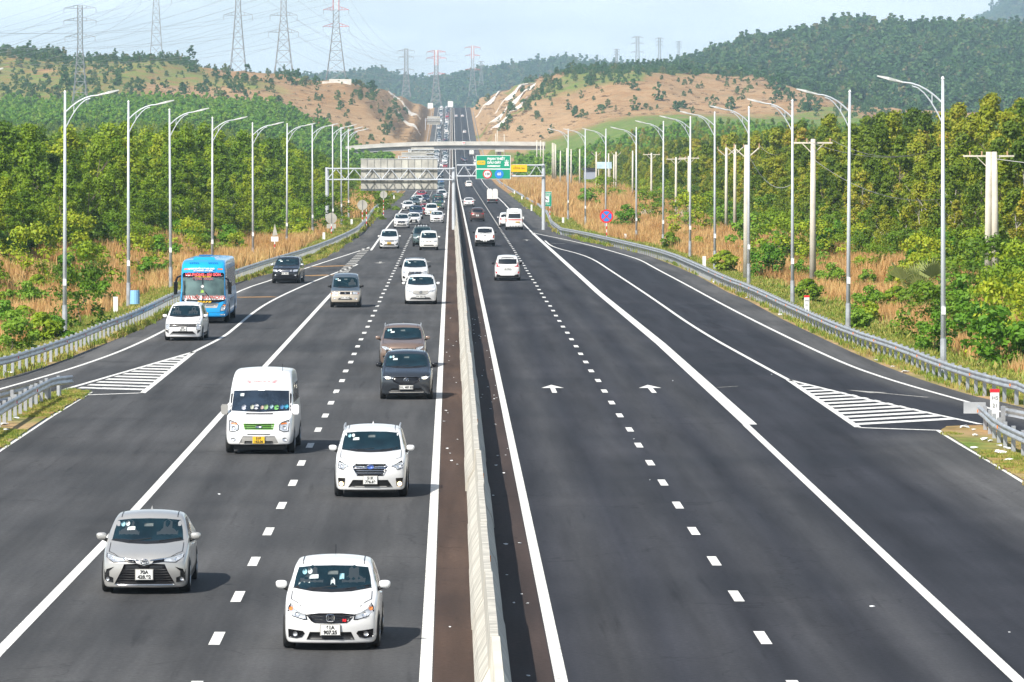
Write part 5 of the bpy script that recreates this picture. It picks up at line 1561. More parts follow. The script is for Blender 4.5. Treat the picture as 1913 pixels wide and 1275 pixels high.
def inset(poly, k, dz=0):
    cx = sum(p[0] for p in poly) / len(poly); cz = sum(p[1] for p in poly) / len(poly)
    return [(cx + (x - cx) * k, cz + (z - cz) * k + dz) for x, z in poly]
def headlight(c, poly, on=False, amber=None, bowl=None, matl=None):
    for s in (1, -1):
        q = [(x * s, z) for x, z in poly][::s]
        h = c.decal('headlight', q, M['gloss_black'], off=.009)
        c.decal('lens', inset(q, .86), M['lamp_on'] if on and False else (matl or M['lamp_glass']), off=.013, parent=h)
        if bowl:
            c.disc('bowl', bowl[0] * s, bowl[1], bowl[2], M['lamp_on'] if on else M['lamp_inner'], off=.02, parent=h)
        if amber: c.disc('indicator', amber[0] * s, amber[1], amber[2], M['amber'], off=.02, parent=h)
def rear_end(c, plate_txt=('51G', '482.17'), lamp=None, bump=None, yellow=False, platez=None):
    st = c.st; W2 = c.W / 2; b = st['belt']
    lamp = lamp or [(W2 - .42, b - .14), (W2 - .02, b - .16), (W2 - .0, b + .04), (W2 - .12, b + .07), (W2 - .40, b - .03)]
    c.sym('taillight', lamp, M['red_lens'], 'R', off=.010)
    c.decal('rear_bumper_trim', bump or [(-W2 + .10, .22), (W2 - .10, .22), (W2 - .16, .50), (W2 - .4, .44), (-W2 + .4, .44), (-W2 + .16, .50)], M['trim'], 'R', off=.008)
    c.plate(0, platez or b - .25, plate_txt, plane='R', yellow=yellow)
    c.sym('reflector', [(W2 - .28, .50), (W2 - .10, .50), (W2 - .10, .55), (W2 - .28, .55)], M['red_lens'], 'R', off=.012)
def std_front(c, kind, plate_txt, yellow=False, chrome=False, lit=False):
    """generic front ends by kind"""
    W2 = c.W / 2
    if kind == 'suv':
        c.decal('grille', [(-.40, .60), (.40, .60), (.48, .78), (.44, .86), (-.44, .86), (-.48, .78)], M['gloss_black'], off=.008)
        for z in (.68, .77): c.decal('grille_bar', [(-.41, z), (.41, z), (.41, z + .025), (-.41, z + .025)], M['chrome'], off=.014)
        headlight(c, [(.50, .74), (.72, .74), (.86, .84), (.87, .92), (.74, .90), (.50, .84)], bowl=(.70, .82, .045), on=lit)
        c.decal('lower_intake', [(-.58, .30), (.58, .30), (.52, .46), (-.52, .46)], M['trim'], off=.008)
        c.sym('fog_light', [(W2 - .24, .40), (W2 - .12, .40), (W2 - .12, .50), (W2 - .26, .52)], M['trim'], off=.009)
        c.plate(0, .50, plate_txt, yellow=yellow); c.disc('badge', 0, .80, .055, M['chrome'], off=.03)
    elif kind == 'sedan':
        c.decal('grille', [(-.36, .56), (.36, .56), (.46, .66), (.44, .70), (-.44, .70), (-.46, .66)], M['gloss_black'], off=.008)
        c.decal('grille_bar', [(-.42, .655), (.42, .655), (.42, .675), (-.42, .675)], M['chrome'], off=.014)
        headlight(c, [(.46, .62), (.66, .61), (.80, .70), (.82, .78), (.66, .76), (.46, .70)], bowl=(.66, .69, .04), on=lit)
        c.decal('lower_intake', [(-.50, .24), (.50, .24), (.44, .37), (-.44, .37)], M['trim'], off=.008)
        c.sym('fog_light', [(.58, .28), (.76, .28), (.76, .38), (.62, .38)], M['trim'], off=.008)
        c.plate(0, .47, plate_txt, yellow=yellow); c.disc('badge', 0, .66, .045, M['chrome'], off=.03)
    elif kind == 'mpv':
        c.decal('grille', [(-.42, .64), (.42, .64), (.46, .76), (-.46, .76)], M['gloss_black'], off=.008)
        c.decal('grille_bar', [(-.44, .69), (.44, .69), (.44, .71), (-.44, .71)], M['chrome'], off=.014)
        headlight(c, [(.48, .68), (.66, .66), (.82, .76), (.84, .84), (.66, .82), (.48, .77)], bowl=(.67, .74, .04), on=lit)
        c.decal('lower_intake', [(-.52, .28), (.52, .28), (.40, .40), (-.40, .40)], M['trim'], off=.008)
        c.sym('fog_light', [(.56, .34), (.78, .34), (.80, .54), (.72, .54)], M['trim'], off=.008)
        c.plate(0, .50, plate_txt, yellow=yellow); c.disc('badge', 0, .72, .045, M['chrome'], off=.03)
    elif kind == 'hatch':
        c.decal('grille', [(-.34, .56), (.34, .56), (.40, .66), (-.40, .66)], M['gloss_black'], off=.008)
        headlight(c, [(.48, .60), (.70, .62), (.80, .76), (.74, .84), (.60, .74), (.46, .68)], bowl=(.66, .69, .045), on=lit)
        c.decal('lower_intake', [(-.40, .22), (.40, .22), (.34, .36), (-.34, .36)], M['trim'], off=.008)
        c.sym('fog_light', [(.56, .28), (.72, .28), (.74, .38), (.58, .38)], M['trim'], off=.008)
        c.plate(0, .45, plate_txt, yellow=yellow); c.disc('badge', 0, .62, .04, M['chrome'], off=.03)
def place(c, xpx, ypx, label, cat='car', rz=0.0, y_off=None, group=None, front=True):
    """stand the vehicle so that its nearest end sits at the surveyed ground point"""
    p = P(xpx, ypx)
    c.root.location = (p.x, p.y + c.L / 2 * 1.0 - (.25 if y_off is None else y_off), float(ZR(p.y)) + .004)
    c.root.rotation_euler = (0, 0, (0 if front else PI) + rz)
    tag(c.root, label, cat, group or ('vehicles driving towards the camera' if front else 'vehicles driving away from the camera'))
    return c.root

# --- champagne sedan
c = Car(ST('sedan'), CP['champagne'], 'sedan_car'); c.glasshouse(); c.mirrors(); c.wheels(.315); c.sill(); c.seams(); c.handles(); c.stickers(1); c.people((-1, 1)); c.antenna()
c.decal('lower_grille', [(-.60, .20), (.60, .20), (.46, .46), (.40, .60), (.14, .615), (0, .575), (-.14, .615), (-.40, .60), (-.46, .46)], M['gloss_black'], off=.008)
for k in range(6):
    z = .245 + k * .05; xw = .56 - k * .025
    c.decal('grille_slat', [(-xw, z), (xw, z), (xw, z + .012), (-xw, z + .012)], M['trim'], off=.013, step=.2)
c.sym('grille_bar', [(.10, .665), (.42, .70), (.42, .725), (.13, .69)], M['chrome'], off=.012)
c.sym('upper_grille', [(.15, .62), (.43, .65), (.43, .70), (.18, .668)], M['gloss_black'], off=.009)
headlight(c, [(.36, .645), (.62, .63), (.76, .72), (.80, .80), (.60, .755), (.36, .71)], bowl=(.62, .69, .035))
c.sym('fog_recess', [(.62, .235), (.80, .25), (.80, .48), (.60, .545), (.70, .46), (.70, .36), (.62, .33)], M['trim'], off=.009)
for s in (-1, 1): c.disc('fog_light', s * .73, .30, .035, M['lamp_inner'], off=.02)
c.decal('lower_chrome', [(-.56, .185), (.56, .185), (.60, .215), (-.60, .215)], M['chrome'], off=.012)
for rx, rz_ in ((.075, .05), (.028, .05)): c.ring('badge', 0, .655, rx, rz_, .008, M['chrome'])
c.ring('badge', 0, .675, .05, .025, .008, M['chrome'])
c.plate(0, .40, ('70A', '428.92'), w_=.33, h_=.19); rear_end(c)
place(c, 270, 1110, 'champagne sedan with black lower grille, leftmost car in the foreground', rz=R(.3))
SEDAN = c
# --- white hatchback
c = Car(ST('hatch'), CP['white'], 'hatchback_car'); c.glasshouse(); c.mirrors(); c.wheels(.30); c.sill(); c.seams(); c.handles(); c.stickers(2); c.people((-1, 1)); c.antenna(False)
c.decal('grille', [(-.43, .64), (-.34, .53), (-.28, .495), (0, .485), (.28, .495), (.34, .53), (.43, .64), (.20, .665), (-.20, .665)], M['gloss_black'], off=.008)
for z in (.56, .615): c.sym('grille_bar', [(.10, z - .02), (.36, z + .01), (.36, z + .024), (.10, z - .004)], M['trim'], off=.014)
headlight(c, [(.40, .55), (.46, .545), (.66, .60), (.76, .68), (.745, .76), (.70, .82), (.645, .73), (.52, .665), (.42, .64)], bowl=(.585, .635, .045), amber=(.70, .73, .032))
bd = MB()
bd.box((-.032, 0, 0), (.016, .012, .085)).box((.032, 0, 0), (.016, .012, .085)).box((0, 0, 0), (.06, .012, .016))
h = c._cast(0, .585, 'F'); o = bd.build('badge', M['chrome'], c.root); o.location = (0, h[0].y - .04, .585)
fr = MB().tube([(x, 0, z) for x, z in rrect(.125, .115, .03, 4)] + [(rrect(.125, .115, .03, 4)[0][0], 0, rrect(.125, .115, .03, 4)[0][1])], .008, 4).build('badge_frame', M['chrome'], c.root); fr.location = (0, h[0].y - .04, .585)
h = c._cast(.24, .54, 'F'); text('RS', .06, M['sign_red'], (.245, h[0].y - .025, .54), c.root, bold=.004)
c.decal('lower_intake', [(-.42, .20), (.42, .20), (.36, .335), (-.36, .335)], M['trim'], off=.008)
c.sym('fog_recess', [(.50, .24), (.60, .215), (.74, .23), (.745, .38), (.48, .35), (.45, .31)], M['gloss_black'], off=.009)
for s in (-1, 1): c.disc('fog_light', s * .62, .295, .042, M['lamp_inner'], off=.02)
c.plate(0, .375, ('61A', '907.25'), w_=.33, h_=.17, size=.068)
rear_end(c)
place(c, 620, 1215, 'white hatchback with black grille, nearest car at the bottom of the photo', rz=R(-.6))
HATCH = c
# --- white SUV with roof rails
c = Car(ST('suv'), CP['white'], 'suv_car'); c.glasshouse(); c.mirrors(); c.wheels(.35); c.sill(.40); c.seams(); c.handles(); c.rails(); c.antenna(); c.stickers(1)
c.decal('grille', [(-.34, .56), (.34, .56), (.46, .78), (.38, .865), (-.38, .865), (-.46, .78)], M['chrome'], off=.007)
c.decal('grille_mesh', [(-.32, .575), (.32, .575), (.435, .775), (.365, .845), (-.365, .845), (-.435, .775)], M['gloss_black'], off=.012)
for z in (.63, .69): c.decal('grille_bar', [(-.36, z), (.36, z), (.365, z + .012), (-.365, z + .012)], M['chrome'], off=.017)
c.sym('grille_wing', [(.10, .765), (.36, .775), (.40, .80), (.33, .815), (.12, .80)], M['chrome'], off=.017)
o = c.disc('badge', 0, .785, .05, M['blue_badge'] if 'blue_badge' in M else mat('blue_badge', (.06, .12, .40), .3), off=.03, sx=1.8)
c.ring('badge_rim', 0, .785, .092, .052, .007, M['chrome'], off=.032)
headlight(c, [(.52, .80), (.63, .76), (.68, .70), (.82, .74), (.84, .86), (.78, .93), (.66, .86)], bowl=(.72, .79, .05))
c.sym('side_vent', [(.64, .45), (.66, .31), (.80, .30), (.82, .50), (.64, .50)], M['trim'], off=.009)
for s in (-1, 1): c.disc('fog_light', s * .735, .355, .052, M['fog_on'], off=.024)
c.decal('lower_intake', [(-.56, .27), (.56, .27), (.44, .455), (-.44, .455)], M['trim'], off=.008)
c.decal('skid_plate', [(-.42, .275), (.42, .275), (.40, .305), (-.40, .305)], M['grey_plastic'], off=.014)
c.plate(0, .455, ('51K', '736.69'), w_=.34, h_=.19); rear_end(c)
place(c, 693, 930, 'white SUV with silver roof rails and lit fog lamps in the middle lane', rz=R(-.3))
SUVW = c
# --- dark grey SUV, lamps on
def cx_front(c, silver=False, lit=False, pl=('51L', '487.82')):
    c.decal('grille', [(-.22, .54), (.22, .54), (.46, .64), (.50, .72), (.42, .80), (-.42, .80), (-.50, .72), (-.46, .64)], M['chrome'] if silver else M['gloss_black'], off=.007)
    c.decal('grille_mesh', [(-.21, .565), (.21, .565), (.43, .655), (.465, .72), (.40, .785), (-.40, .785), (-.465, .72), (-.43, .655)], M['grey_plastic'] if silver else M['gloss_black'], off=.012)
    c.ring('badge', 0, .70, .085, .065, .010, M['chrome'])
    h = c._cast(0, .70, 'F')
    MB().tube([(-.07, 0, .03), (-.03, 0, .015), (0, 0, -.02), (.03, 0, .015), (.07, 0, .03)], .012, 5).build('badge_wing', M['chrome'], c.root).location = (0, h[0].y - .035, .70)
    headlight(c, [(.50, .73), (.66, .72), (.82, .79), (.86, .85), (.70, .83), (.50, .80)], bowl=(.69, .775, .038), on=lit)
    if lit:
        for s in (-1, 1): c.disc('running_light', s * .62, .765, .03, M['lamp_on'], off=.024)
    c.decal('lower_intake', [(-.62, .30), (.62, .30), (.50, .40), (-.50, .40)], M['trim'], off=.008)
    c.decal('lower_lip', [(-.60, .255), (.60, .255), (.62, .285), (-.62, .285)], M['grey_plastic'], off=.010)
    c.plate(0, .44, pl, w_=.47, h_=.12, size=.085)
c = Car(ST('suv', L=4.55, W=1.84, H=1.63, roof_f=(2.02, 1.55), roof_r=(3.75, 1.55), top=[(0, .74), (.10, .89), (.5, .98), (1.22, 1.09), (2.02, 1.55), (2.25, 1.60), (2.9, 1.63), (3.75, 1.55), (4.38, 1.12), (4.50, 1.0), (4.55, .85)], cowl=(1.22, 1.09)), CP['grey'], 'suv_car')
c.glasshouse(); c.mirrors(mtl=M['gloss_black']); c.wheels(.35); c.sill(.42); c.seams(); c.handles(); c.rails(M['trim']); c.antenna(); c.stickers(1)
cx_front(c, lit=True, pl=('51L 487.82',)); rear_end(c)
place(c, 759, 747, 'dark grey SUV with lit headlamps just in front of the bronze one')
CXD = c
# --- bronze SUV
c = Car(ST('suv', L=4.7, W=1.88), CP['bronze'], 'suv_car'); c.glasshouse(); c.mirrors(); c.wheels(.36); c.sill(.42); c.rails(); c.antenna(); c.stickers(1); c.seams()
c.decal('grille', [(-.36, .54), (.36, .54), (.50, .70), (.46, .80), (-.46, .80), (-.50, .70)], M['chrome'], off=.007)
for k in range(4): 
    z = .575 + k * .055; c.decal('grille_slot', [(-.36 - k * .02, z), (.36 + k * .02, z), (.375 + k * .02, z + .03), (-.375 - k * .02, z + .03)], M['gloss_black'], off=.012)
c.disc('badge', 0, .70, .045, M['chrome'], off=.03, sx=1.8)
headlight(c, [(.52, .74), (.68, .70), (.84, .82), (.88, .90), (.70, .88), (.52, .82)], bowl=(.70, .80, .045))
c.sym('fog_recess', [(.50, .38), (.78, .40), (.80, .50), (.52, .50)], M['trim'], off=.009); c.sym('fog_light', [(.56, .41), (.74, .42), (.74, .47), (.56, .47)], M['lamp_inner'], off=.014)
c.decal('lower_intake', [(-.44, .28), (.44, .28), (.40, .42), (-.40, .42)], M['trim'], off=.008)
c.sym('lower_trim', [(.46, .30), (.80, .34), (.80, .36), (.46, .33)], M['chrome'], off=.012)
c.plate(0, .47, ('51H 215.08',), w_=.47, h_=.12, size=.085); rear_end(c)
place(c, 752, 688, 'bronze SUV with wide chrome grille behind the dark grey one')
# --- white SUV with silver grille
c = Car(dict(CXD.st), CP['white'], 'suv_car'); c.glasshouse(); c.mirrors(); c.wheels(.35); c.sill(.38); c.seams(); c.rails(M['trim']); c.antenna(); c.stickers(1); cx_front(c, silver=True, pl=('60A 332.51',)); rear_end(c)
place(c, 786, 569, 'white SUV with grey oval grille in the inner lane ahead of another white SUV')
CXW = c
# --- generic SUV (several)
c = Car(ST('suv', L=4.55, W=1.80, H=1.66), CP['white'], 'suv_car'); c.glasshouse(M['glass']); c.mirrors(mtl=M['gloss_black']); c.wheels(.34); c.sill(.38); c.rails(M['trim']); c.stickers(1); std_front(c, 'suv', ('51K', '204.36')); rear_end(c)
c.sym('side_vent', [(W2s, zs_) for W2s, zs_ in ((.66, .42), (.80, .42), (.80, .56), (.70, .56))], M['gloss_black'], off=.009)
place(c, 775, 532, 'white SUV with black roof and black mirrors half hidden behind a white SUV')
c.decal('roof_panel', [(-.60, 2.2 - c.L / 2), (.60, 2.2 - c.L / 2), (.62, 3.7 - c.L / 2), (-.62, 3.7 - c.L / 2)], M['gloss_black'], 'T', off=.006, step=.2)
GSUV = c
# --- two tone old MPV
c = Car(ST('box'), CP['two_tone'], 'people_carrier_car'); c.glasshouse(); c.mirrors(mtl=M['trim']); c.wheels(.31); c.stickers(1); c.people((1,)); rear_end(c)
c.decal('grille', [(-.28, .74), (.28, .74), (.33, .80), (.30, .89), (-.30, .89), (-.33, .80)], M['chrome'], off=.008)
c.decal('grille_mesh', [(-.25, .76), (.25, .76), (.30, .80), (.27, .87), (-.27, .87), (-.30, .80)], M['gloss_black'], off=.013); c.disc('badge', 0, .815, .04, M['chrome'], off=.03, sx=1.4)
headlight(c, [(.38, .74), (.70, .73), (.80, .78), (.80, .90), (.38, .89)], amber=(.74, .82, .05))
c.decal('lower_intake', [(-.40, .44), (.40, .44), (.36, .53), (-.36, .53)], M['trim'], off=.008)
c.sym('fog_light', [(.52, .48), (.66, .49), (.66, .56), (.52, .55)], M['lamp_inner'], off=.012)
c.plate(0, .55, ('51A 118.24',), w_=.47, h_=.12, size=.08)
place(c, 645, 575, 'older boxy people carrier, dark above and beige below, alone in the outer lane', rz=R(0))
# --- white MPV on the ramp
c = Car(ST('mpv', H=1.66), CP['white'], 'people_carrier_car'); c.glasshouse(); c.mirrors(); c.wheels(.33); c.sill(.36); c.handles(); c.people((-1, 1)); rear_end(c); c.seams()
c.decal('bonnet_gap', [(-.78, .865), (.78, .865), (.78, .88), (-.78, .88)], M['trim'], off=.006)
c.decal('grille', [(-.62, .64), (.62, .64), (.62, .78), (-.62, .78)], M['gloss_black'], off=.008)
for z in (.68, .73): c.decal('grille_bar', [(-.60, z), (.60, z), (.60, z + .012), (-.60, z + .012)], M['grey_plastic'], off=.013)
headlight(c, [(.62, .50), (.80, .56), (.82, .78), (.64, .80)], bowl=(.73, .70, .05))
c.sym('front_vent', [(.66, .34), (.80, .42), (.80, .52), (.66, .48)], M['trim'], off=.009)
c.decal('lower_intake', [(-.60, .30), (.60, .30), (.46, .44), (-.46, .44)], M['trim'], off=.008); c.decal('lower_lip', [(-.62, .245), (.62, .245), (.64, .285), (-.64, .285)], M['galv'], off=.010)
c.plate(0, .55, ('60K', '241.77'), w_=.34, h_=.19)
place(c, 345, 637, 'white people carrier on the left exit ramp in front of the blue bus', rz=R(-2))
# --- black SUV on the ramp
c = Car(ST('suv', L=4.7, W=1.84, H=1.72, roof_f=(2.0, 1.62), roof_r=(3.95, 1.64), top=[(0, .84), (.10, 1.0), (.5, 1.06), (1.22, 1.15), (2.0, 1.62), (2.25, 1.68), (2.9, 1.72), (3.95, 1.64), (4.5, 1.18), (4.6, 1.0), (4.7, .85)], cowl=(1.22, 1.15), belt=1.12, zb=.26), CP['black'], 'suv_car')
c.glasshouse(); c.mirrors(mtl=CP['silver']); c.wheels(.38); c.rails(M['galv']); c.stickers(1); c.seams(); rear_end(c)
c.decal('grille', [(-.40, .74), (.40, .74), (.46, .93), (-.46, .93)], M['chrome'], off=.008)
for k in range(3): c.decal('grille_slot', [(-.38, .765 + k * .055), (.38, .765 + k * .055), (.40, .79 + k * .055), (-.40, .79 + k * .055)], M['gloss_black'], off=.013)
headlight(c, [(.46, .76), (.80, .78), (.86, .88), (.84, .96), (.50, .93)], bowl=(.70, .86, .05), matl=M['lamp_inner'])
c.sym('fog_light', [(.60, .52), (.72, .52), (.72, .60), (.60, .60)], M['lamp_inner'], off=.012)
c.plate(0, .66, ('86A 190.15',), w_=.47, h_=.13, size=.085)
place(c, 537, 530, 'black SUV with bright chrome headlamps on the left exit ramp', rz=R(-3.5))
BSUV = c
# --- white taxi MPV
c = Car(ST('mpv'), CP['white'], 'people_carrier_car'); c.glasshouse(); c.mirrors(); c.wheels(.32); c.sill(); c.stickers(0); std_front(c, 'mpv', ('51F', '880.42'), yellow=True); rear_end(c, yellow=True)
place(c, 727, 465, 'white people carrier with yellow licence plate in the outer lane')
MPV = c
# --- pearl minivan
c = Car(ST('box', H=1.70, roofw=.76, top=[(0, .74), (.06, .86), (.4, .95), (1.0, 1.06), (1.7, 1.56), (1.9, 1.64), (2.6, 1.70), (4.15, 1.64), (4.30, 1.10), (4.35, .9)], cowl=(1.0, 1.06), roof_f=(1.7, 1.56), roof_r=(4.1, 1.62)), CP['pearl'], 'people_carrier_car')
c.glasshouse(); c.mirrors(); c.wheels(.31); c.stickers(1); rear_end(c)
c.sym('grille', [(.03, .74), (.22, .76), (.28, .84), (.10, .80)], M['gloss_black'], off=.009); c.disc('badge', 0, .80, .035, M['red_lens'], off=.02)
headlight(c, [(.40, .72), (.72, .74), (.80, .86), (.46, .86)], bowl=(.62, .80, .05))
c.decal('lower_intake', [(-.46, .40), (.46, .40), (.42, .50), (-.42, .50)], M['trim'], off=.008)
c.sym('fog_light', [(.60, .42), (.70, .42), (.70, .50), (.60, .50)], M['lamp_inner'], off=.012)
place(c, 801, 468, 'pearl white people carrier covering a dark off-roader behind it')
PEARL = c
# --- dark off-roader with roof rack
c = Car(ST('suv', H=1.80, roof_f=(1.9, 1.70), top=[(0, .84), (.10, 1.0), (.5, 1.08), (1.22, 1.17), (1.9, 1.70), (2.1, 1.77), (2.9, 1.80), (3.9, 1.76), (4.4, 1.2), (4.6, .9)], cowl=(1.22, 1.17), belt=1.14, zb=.34), CP['teal'], 'off_roader_car')
c.glasshouse(); c.mirrors(mtl=M['trim']); c.wheels(.40); std_front(c, 'suv', ('51G', '333.10')); rear_end(c); c.sill(.5)
rk = MB()
for y in np.linspace(-.3, 1.2, 8): rk.bar((-.6, y, 1.96), (.6, y, 1.96), .022, 4)
for s in (-1, 1): rk.bar((s * .6, -.35, 1.97), (s * .6, 1.25, 1.97), .03, 4).bar((s * .6, -.35, 1.97), (s * .58, -.3, 1.72), .02, 4).bar((s * .6, 1.2, 1.97), (s * .58, 1.15, 1.72), .02, 4).bar((s * .6, -.35, 2.06), (s * .6, 1.25, 2.06), .02, 4)
rk.bar((-.6, -.35, 2.06), (.6, -.35, 2.06), .02, 4).build('roof_rack', M['trim'], c.root)
for k in range(4): c.root and MB().disc((-.36 + .24 * k, 0, 1.90), .075, -.42, -.36, 14).build('spot_lamp', M['lamp_inner'], c.root)
place(c, 789, 461, 'dark green grey off-roader with roof rack behind the pearl people carrier')
OFFR = c
# --- blue bus
st = ST('bus'); c = Car(st, CP['bus'], 'coach'); W2 = 1.24
c.wheels(.50, 2.6, 8.8, .30)
c.decal('windscreen_frame', [(-1.13, 1.14), (-.95, 1.12), (-.80, 1.06), (.80, 1.06), (.95, 1.12), (1.13, 1.14), (1.13, 2.58), (-1.13, 2.58)], M['gloss_black'], off=.006, step=.14)
c.decal('windscreen', [(-1.07, 1.20), (-.04, 1.18), (-.04, 2.36), (-1.05, 2.34)], mat('bus_windscreen', (.10, .16, .15), .07, spec=.9, noise_amt=.45, noise_scale=1.8), off=.012, step=.14, skirt=False)
c.decal('windscreen', [(.02, 1.18), (1.07, 1.20), (1.05, 2.34), (.02, 2.36)], bpy.data.materials['bus_windscreen'], off=.012, step=.14, skirt=False)
for x0_, x1_, t in ((-1.03, -.05, 'HÀ NỘI'), (.04, 1.04, 'HẢI PHÒNG')):
    bd = c.decal('destination_board', [(x0_, 1.22), (x1_, 1.22), (x1_, 1.44), (x0_, 1.44)], M['sign_white'], off=.02, step=.2)
    h = c._cast((x0_ + x1_) / 2, 1.33, 'F')
    text(t, .215, mat('faded_red_print', (.50, .12, .10), .6), ((x0_ + x1_) / 2, h[0].y - .075, 1.325), bd, bold=.008, rz=0)
M['red_header'] = mat('red_lettering', (.85, .12, .14), .5)  # plain red colour of the header lettering
h = c._cast(0, 2.47, 'F'); hd_ = c.decal('header_strip', [(-.98, 2.37), (.98, 2.37), (.98, 2.57), (-.98, 2.57)], M['gloss_black'], off=.018, step=.2)
text('HẢI PHÒNG - SÀI GÒN', .185, M['red_header'], (0, h[0].y - .07, 2.48), hd_, bold=.012, sx=.93)
h = c._cast(0, 2.37, 'F'); text('HÀ NỘI - BẮC NINH', .09, M['sign_yellow'], (0, h[0].y - .07, 2.375), hd_, bold=.003)
h = c._cast(0, 2.27, 'F'); text('ĐẶNG  NGỌC', .16, mat('faded_red_letters', (.45, .15, .18), .6), (0, h[0].y - .06, 2.27), hd_, bold=.006)
h = c._cast(0, 1.10, 'F'); text('0971.01.38.39', .12, M['sign_yellow'], (.08, h[0].y - .04, 1.105), c.root, bold=.008)
c.decal('grey_nose_panel', [(-.70, .80), (.70, .80), (.80, 1.02), (.62, 1.05), (-.62, 1.05), (-.80, 1.02)], M['grey_plastic'], off=.010, step=.2)
c.decal('nose_trim', [(.16, .90), (.66, .92), (.66, .97), (.16, .96)], M['chrome'], off=.018, step=.2); c.decal('nose_trim', [(-.66, .92), (-.16, .90), (-.16, .96), (-.66, .97)], M['chrome'], off=.018, step=.2)
c.disc('badge', 0, .93, .09, M['gloss_black'], off=.03)
headlight(c, [(.86, .62), (1.08, .64), (1.16, .80), (1.14, 1.0), (1.02, 1.0), (.90, .84)], bowl=(1.02, .80, .08), amber=(1.08, .93, .05))
c.sym('fog_light', [(.86, .42), (1.10, .43), (1.10, .50), (.86, .49)], M['lamp_inner'], off=.012)
c.decal('bumper_gap', [(-1.12, .56), (1.12, .56), (1.12, .572), (-1.12, .572)], M['trim'], off=.004, step=.3)
for s in (-1, 1): c.decal('marker_light', [(s * .72, 2.74), (s * .98, 2.72), (s * .98, 2.79), (s * .74, 2.81)][::s], M['amber'], off=.014)
h = c._cast(0, 2.80, 'F'); text('XE CHẤT LƯỢNG CAO', .10, M['sign_white'], (0, h[0].y - .05, 2.78), c.root, bold=.008, sx=1.1)
h = c._cast(0, 2.70, 'F'); text('HẢI PHÒNG - SÀI GÒN', .085, M['sign_white'], (0, h[0].y - .05, 2.68), c.root, bold=.006, sx=1.1)
hump = MB(); 
hump.add([(-.62, -4.6, 3.16), (.62, -4.6, 3.16), (.66, -.5, 3.16), (-.66, -.5, 3.16), (-.5, -4.2, 3.34), (.5, -4.2, 3.34), (.55, -.8, 3.34), (-.55, -.8, 3.34)], [(0, 1, 5, 4), (1, 2, 6, 5), (2, 3, 7, 6), (3, 0, 4, 7), (4, 5, 6, 7)]).build('roof_air_conditioner', CP['bus'], c.root)
for s in (-1, 1):
    for k in range(5):
        y = -5.15 + .02 * k; x = s * (.28 + k * .10)
        hh = c._cast(x, y, 'T')
        if hh: MB().box((x, hh[0].y, hh[0].z + .012), (.035, .42, .02), 0).build('roof_vent', M['navy_slot'] if 'navy_slot' in M else mat('vent_slot', (.01, .05, .15), .6), c.root)
for y in (-2.5, 3.0):
    MB().box((0, y, 3.40 if y < 0 else 3.24), (.7, .6, .06)).build('roof_hatch', mat('hatch_blue', (.01, .12, .30), .4), c.root)
for s in (-1, 1):
    pl = 'S+' if s > 0 else 'S-'
    yy = -5.2
    for k in range(7):
        a_, b_ = -5.3 + k * 1.58, -5.3 + (k + 1) * 1.58 - .10
        c.decal('side_window', [(a_, 1.72), (b_, 1.72), (b_, 2.72), (a_, 2.72)], mat('bus_side_glass', (.12, .15, .17), .08) if 'bus_side_glass' not in bpy.data.materials else bpy.data.materials['bus_side_glass'], pl, off=.008, step=.5, skirt=False)
    for k in range(4):
        a_ = -3.0 + k * 1.25; c.decal('luggage_door', [(a_, .50), (a_ + 1.18, .50), (a_ + 1.18, 1.2), (a_, 1.2)], mat('silver_side_panel', (.35, .45, .55), .35, .3) if 'silver_side_panel' not in bpy.data.materials else bpy.data.materials['silver_side_panel'], pl, off=.006, step=.5)
    # mirrors on long arms
    arm = [(s * 1.13, -5.75, 2.42), (s * 1.28, -6.05, 2.36), (s * 1.36, -6.15, 2.10)] if s < 0 else [(s * 1.15, -5.75, 2.30), (s * 1.30, -6.0, 2.22), (s * 1.33, -6.05, 2.05)]
    m_ = MB().tube(arm, .05, 6).build('mirror_arm', M['gloss_black'], c.root)
    MB().bar((s * 1.36, -6.12, 2.12), (s * 1.38, -6.10, 1.50), .12, 8, .10).build('mirror', M['gloss_black'], m_)
for a_, b_ in (((-.15, 1.16), (-.40, 1.42)), ((.50, 1.16), (.10, 1.62))):
    h1, h2 = c._cast(*a_, 'F'), c._cast(*b_, 'F'); MB().bar(h1[0] - h1[2] * .06, h2[0] - h2[2] * .06, .018, 4).build('wiper', M['trim'], c.root)
c.decal('occupant', [(-.15, 1.46), (.12, 1.46), (.10, 1.70), (.03, 1.74), (.03, 1.90), (-.09, 1.92), (-.11, 1.76), (-.18, 1.70)], M['interior'], off=.02)
c.decal('green_vest', [(-.12, 1.56), (.04, 1.58), (.02, 1.72), (-.10, 1.70)], mat('green_cloth', (.30, .50, .08), .7), off=.03); c.disc('white_cap', -.04, 1.90, .075, M['sign_white'], off=.03)
c.plate(0, .50, ('15B 023.46',), w_=.5, h_=.12, yellow=True)
c.sym('taillight', [(.95, .9), (1.14, .9), (1.14, 1.5), (.95, 1.5)], M['red_lens'], 'R', off=.012, step=.3)
place(c, 378, 606, 'blue long distance coach with red lettering over the windscreen on the left ramp', 'bus', rz=R(0), y_off=-.6)
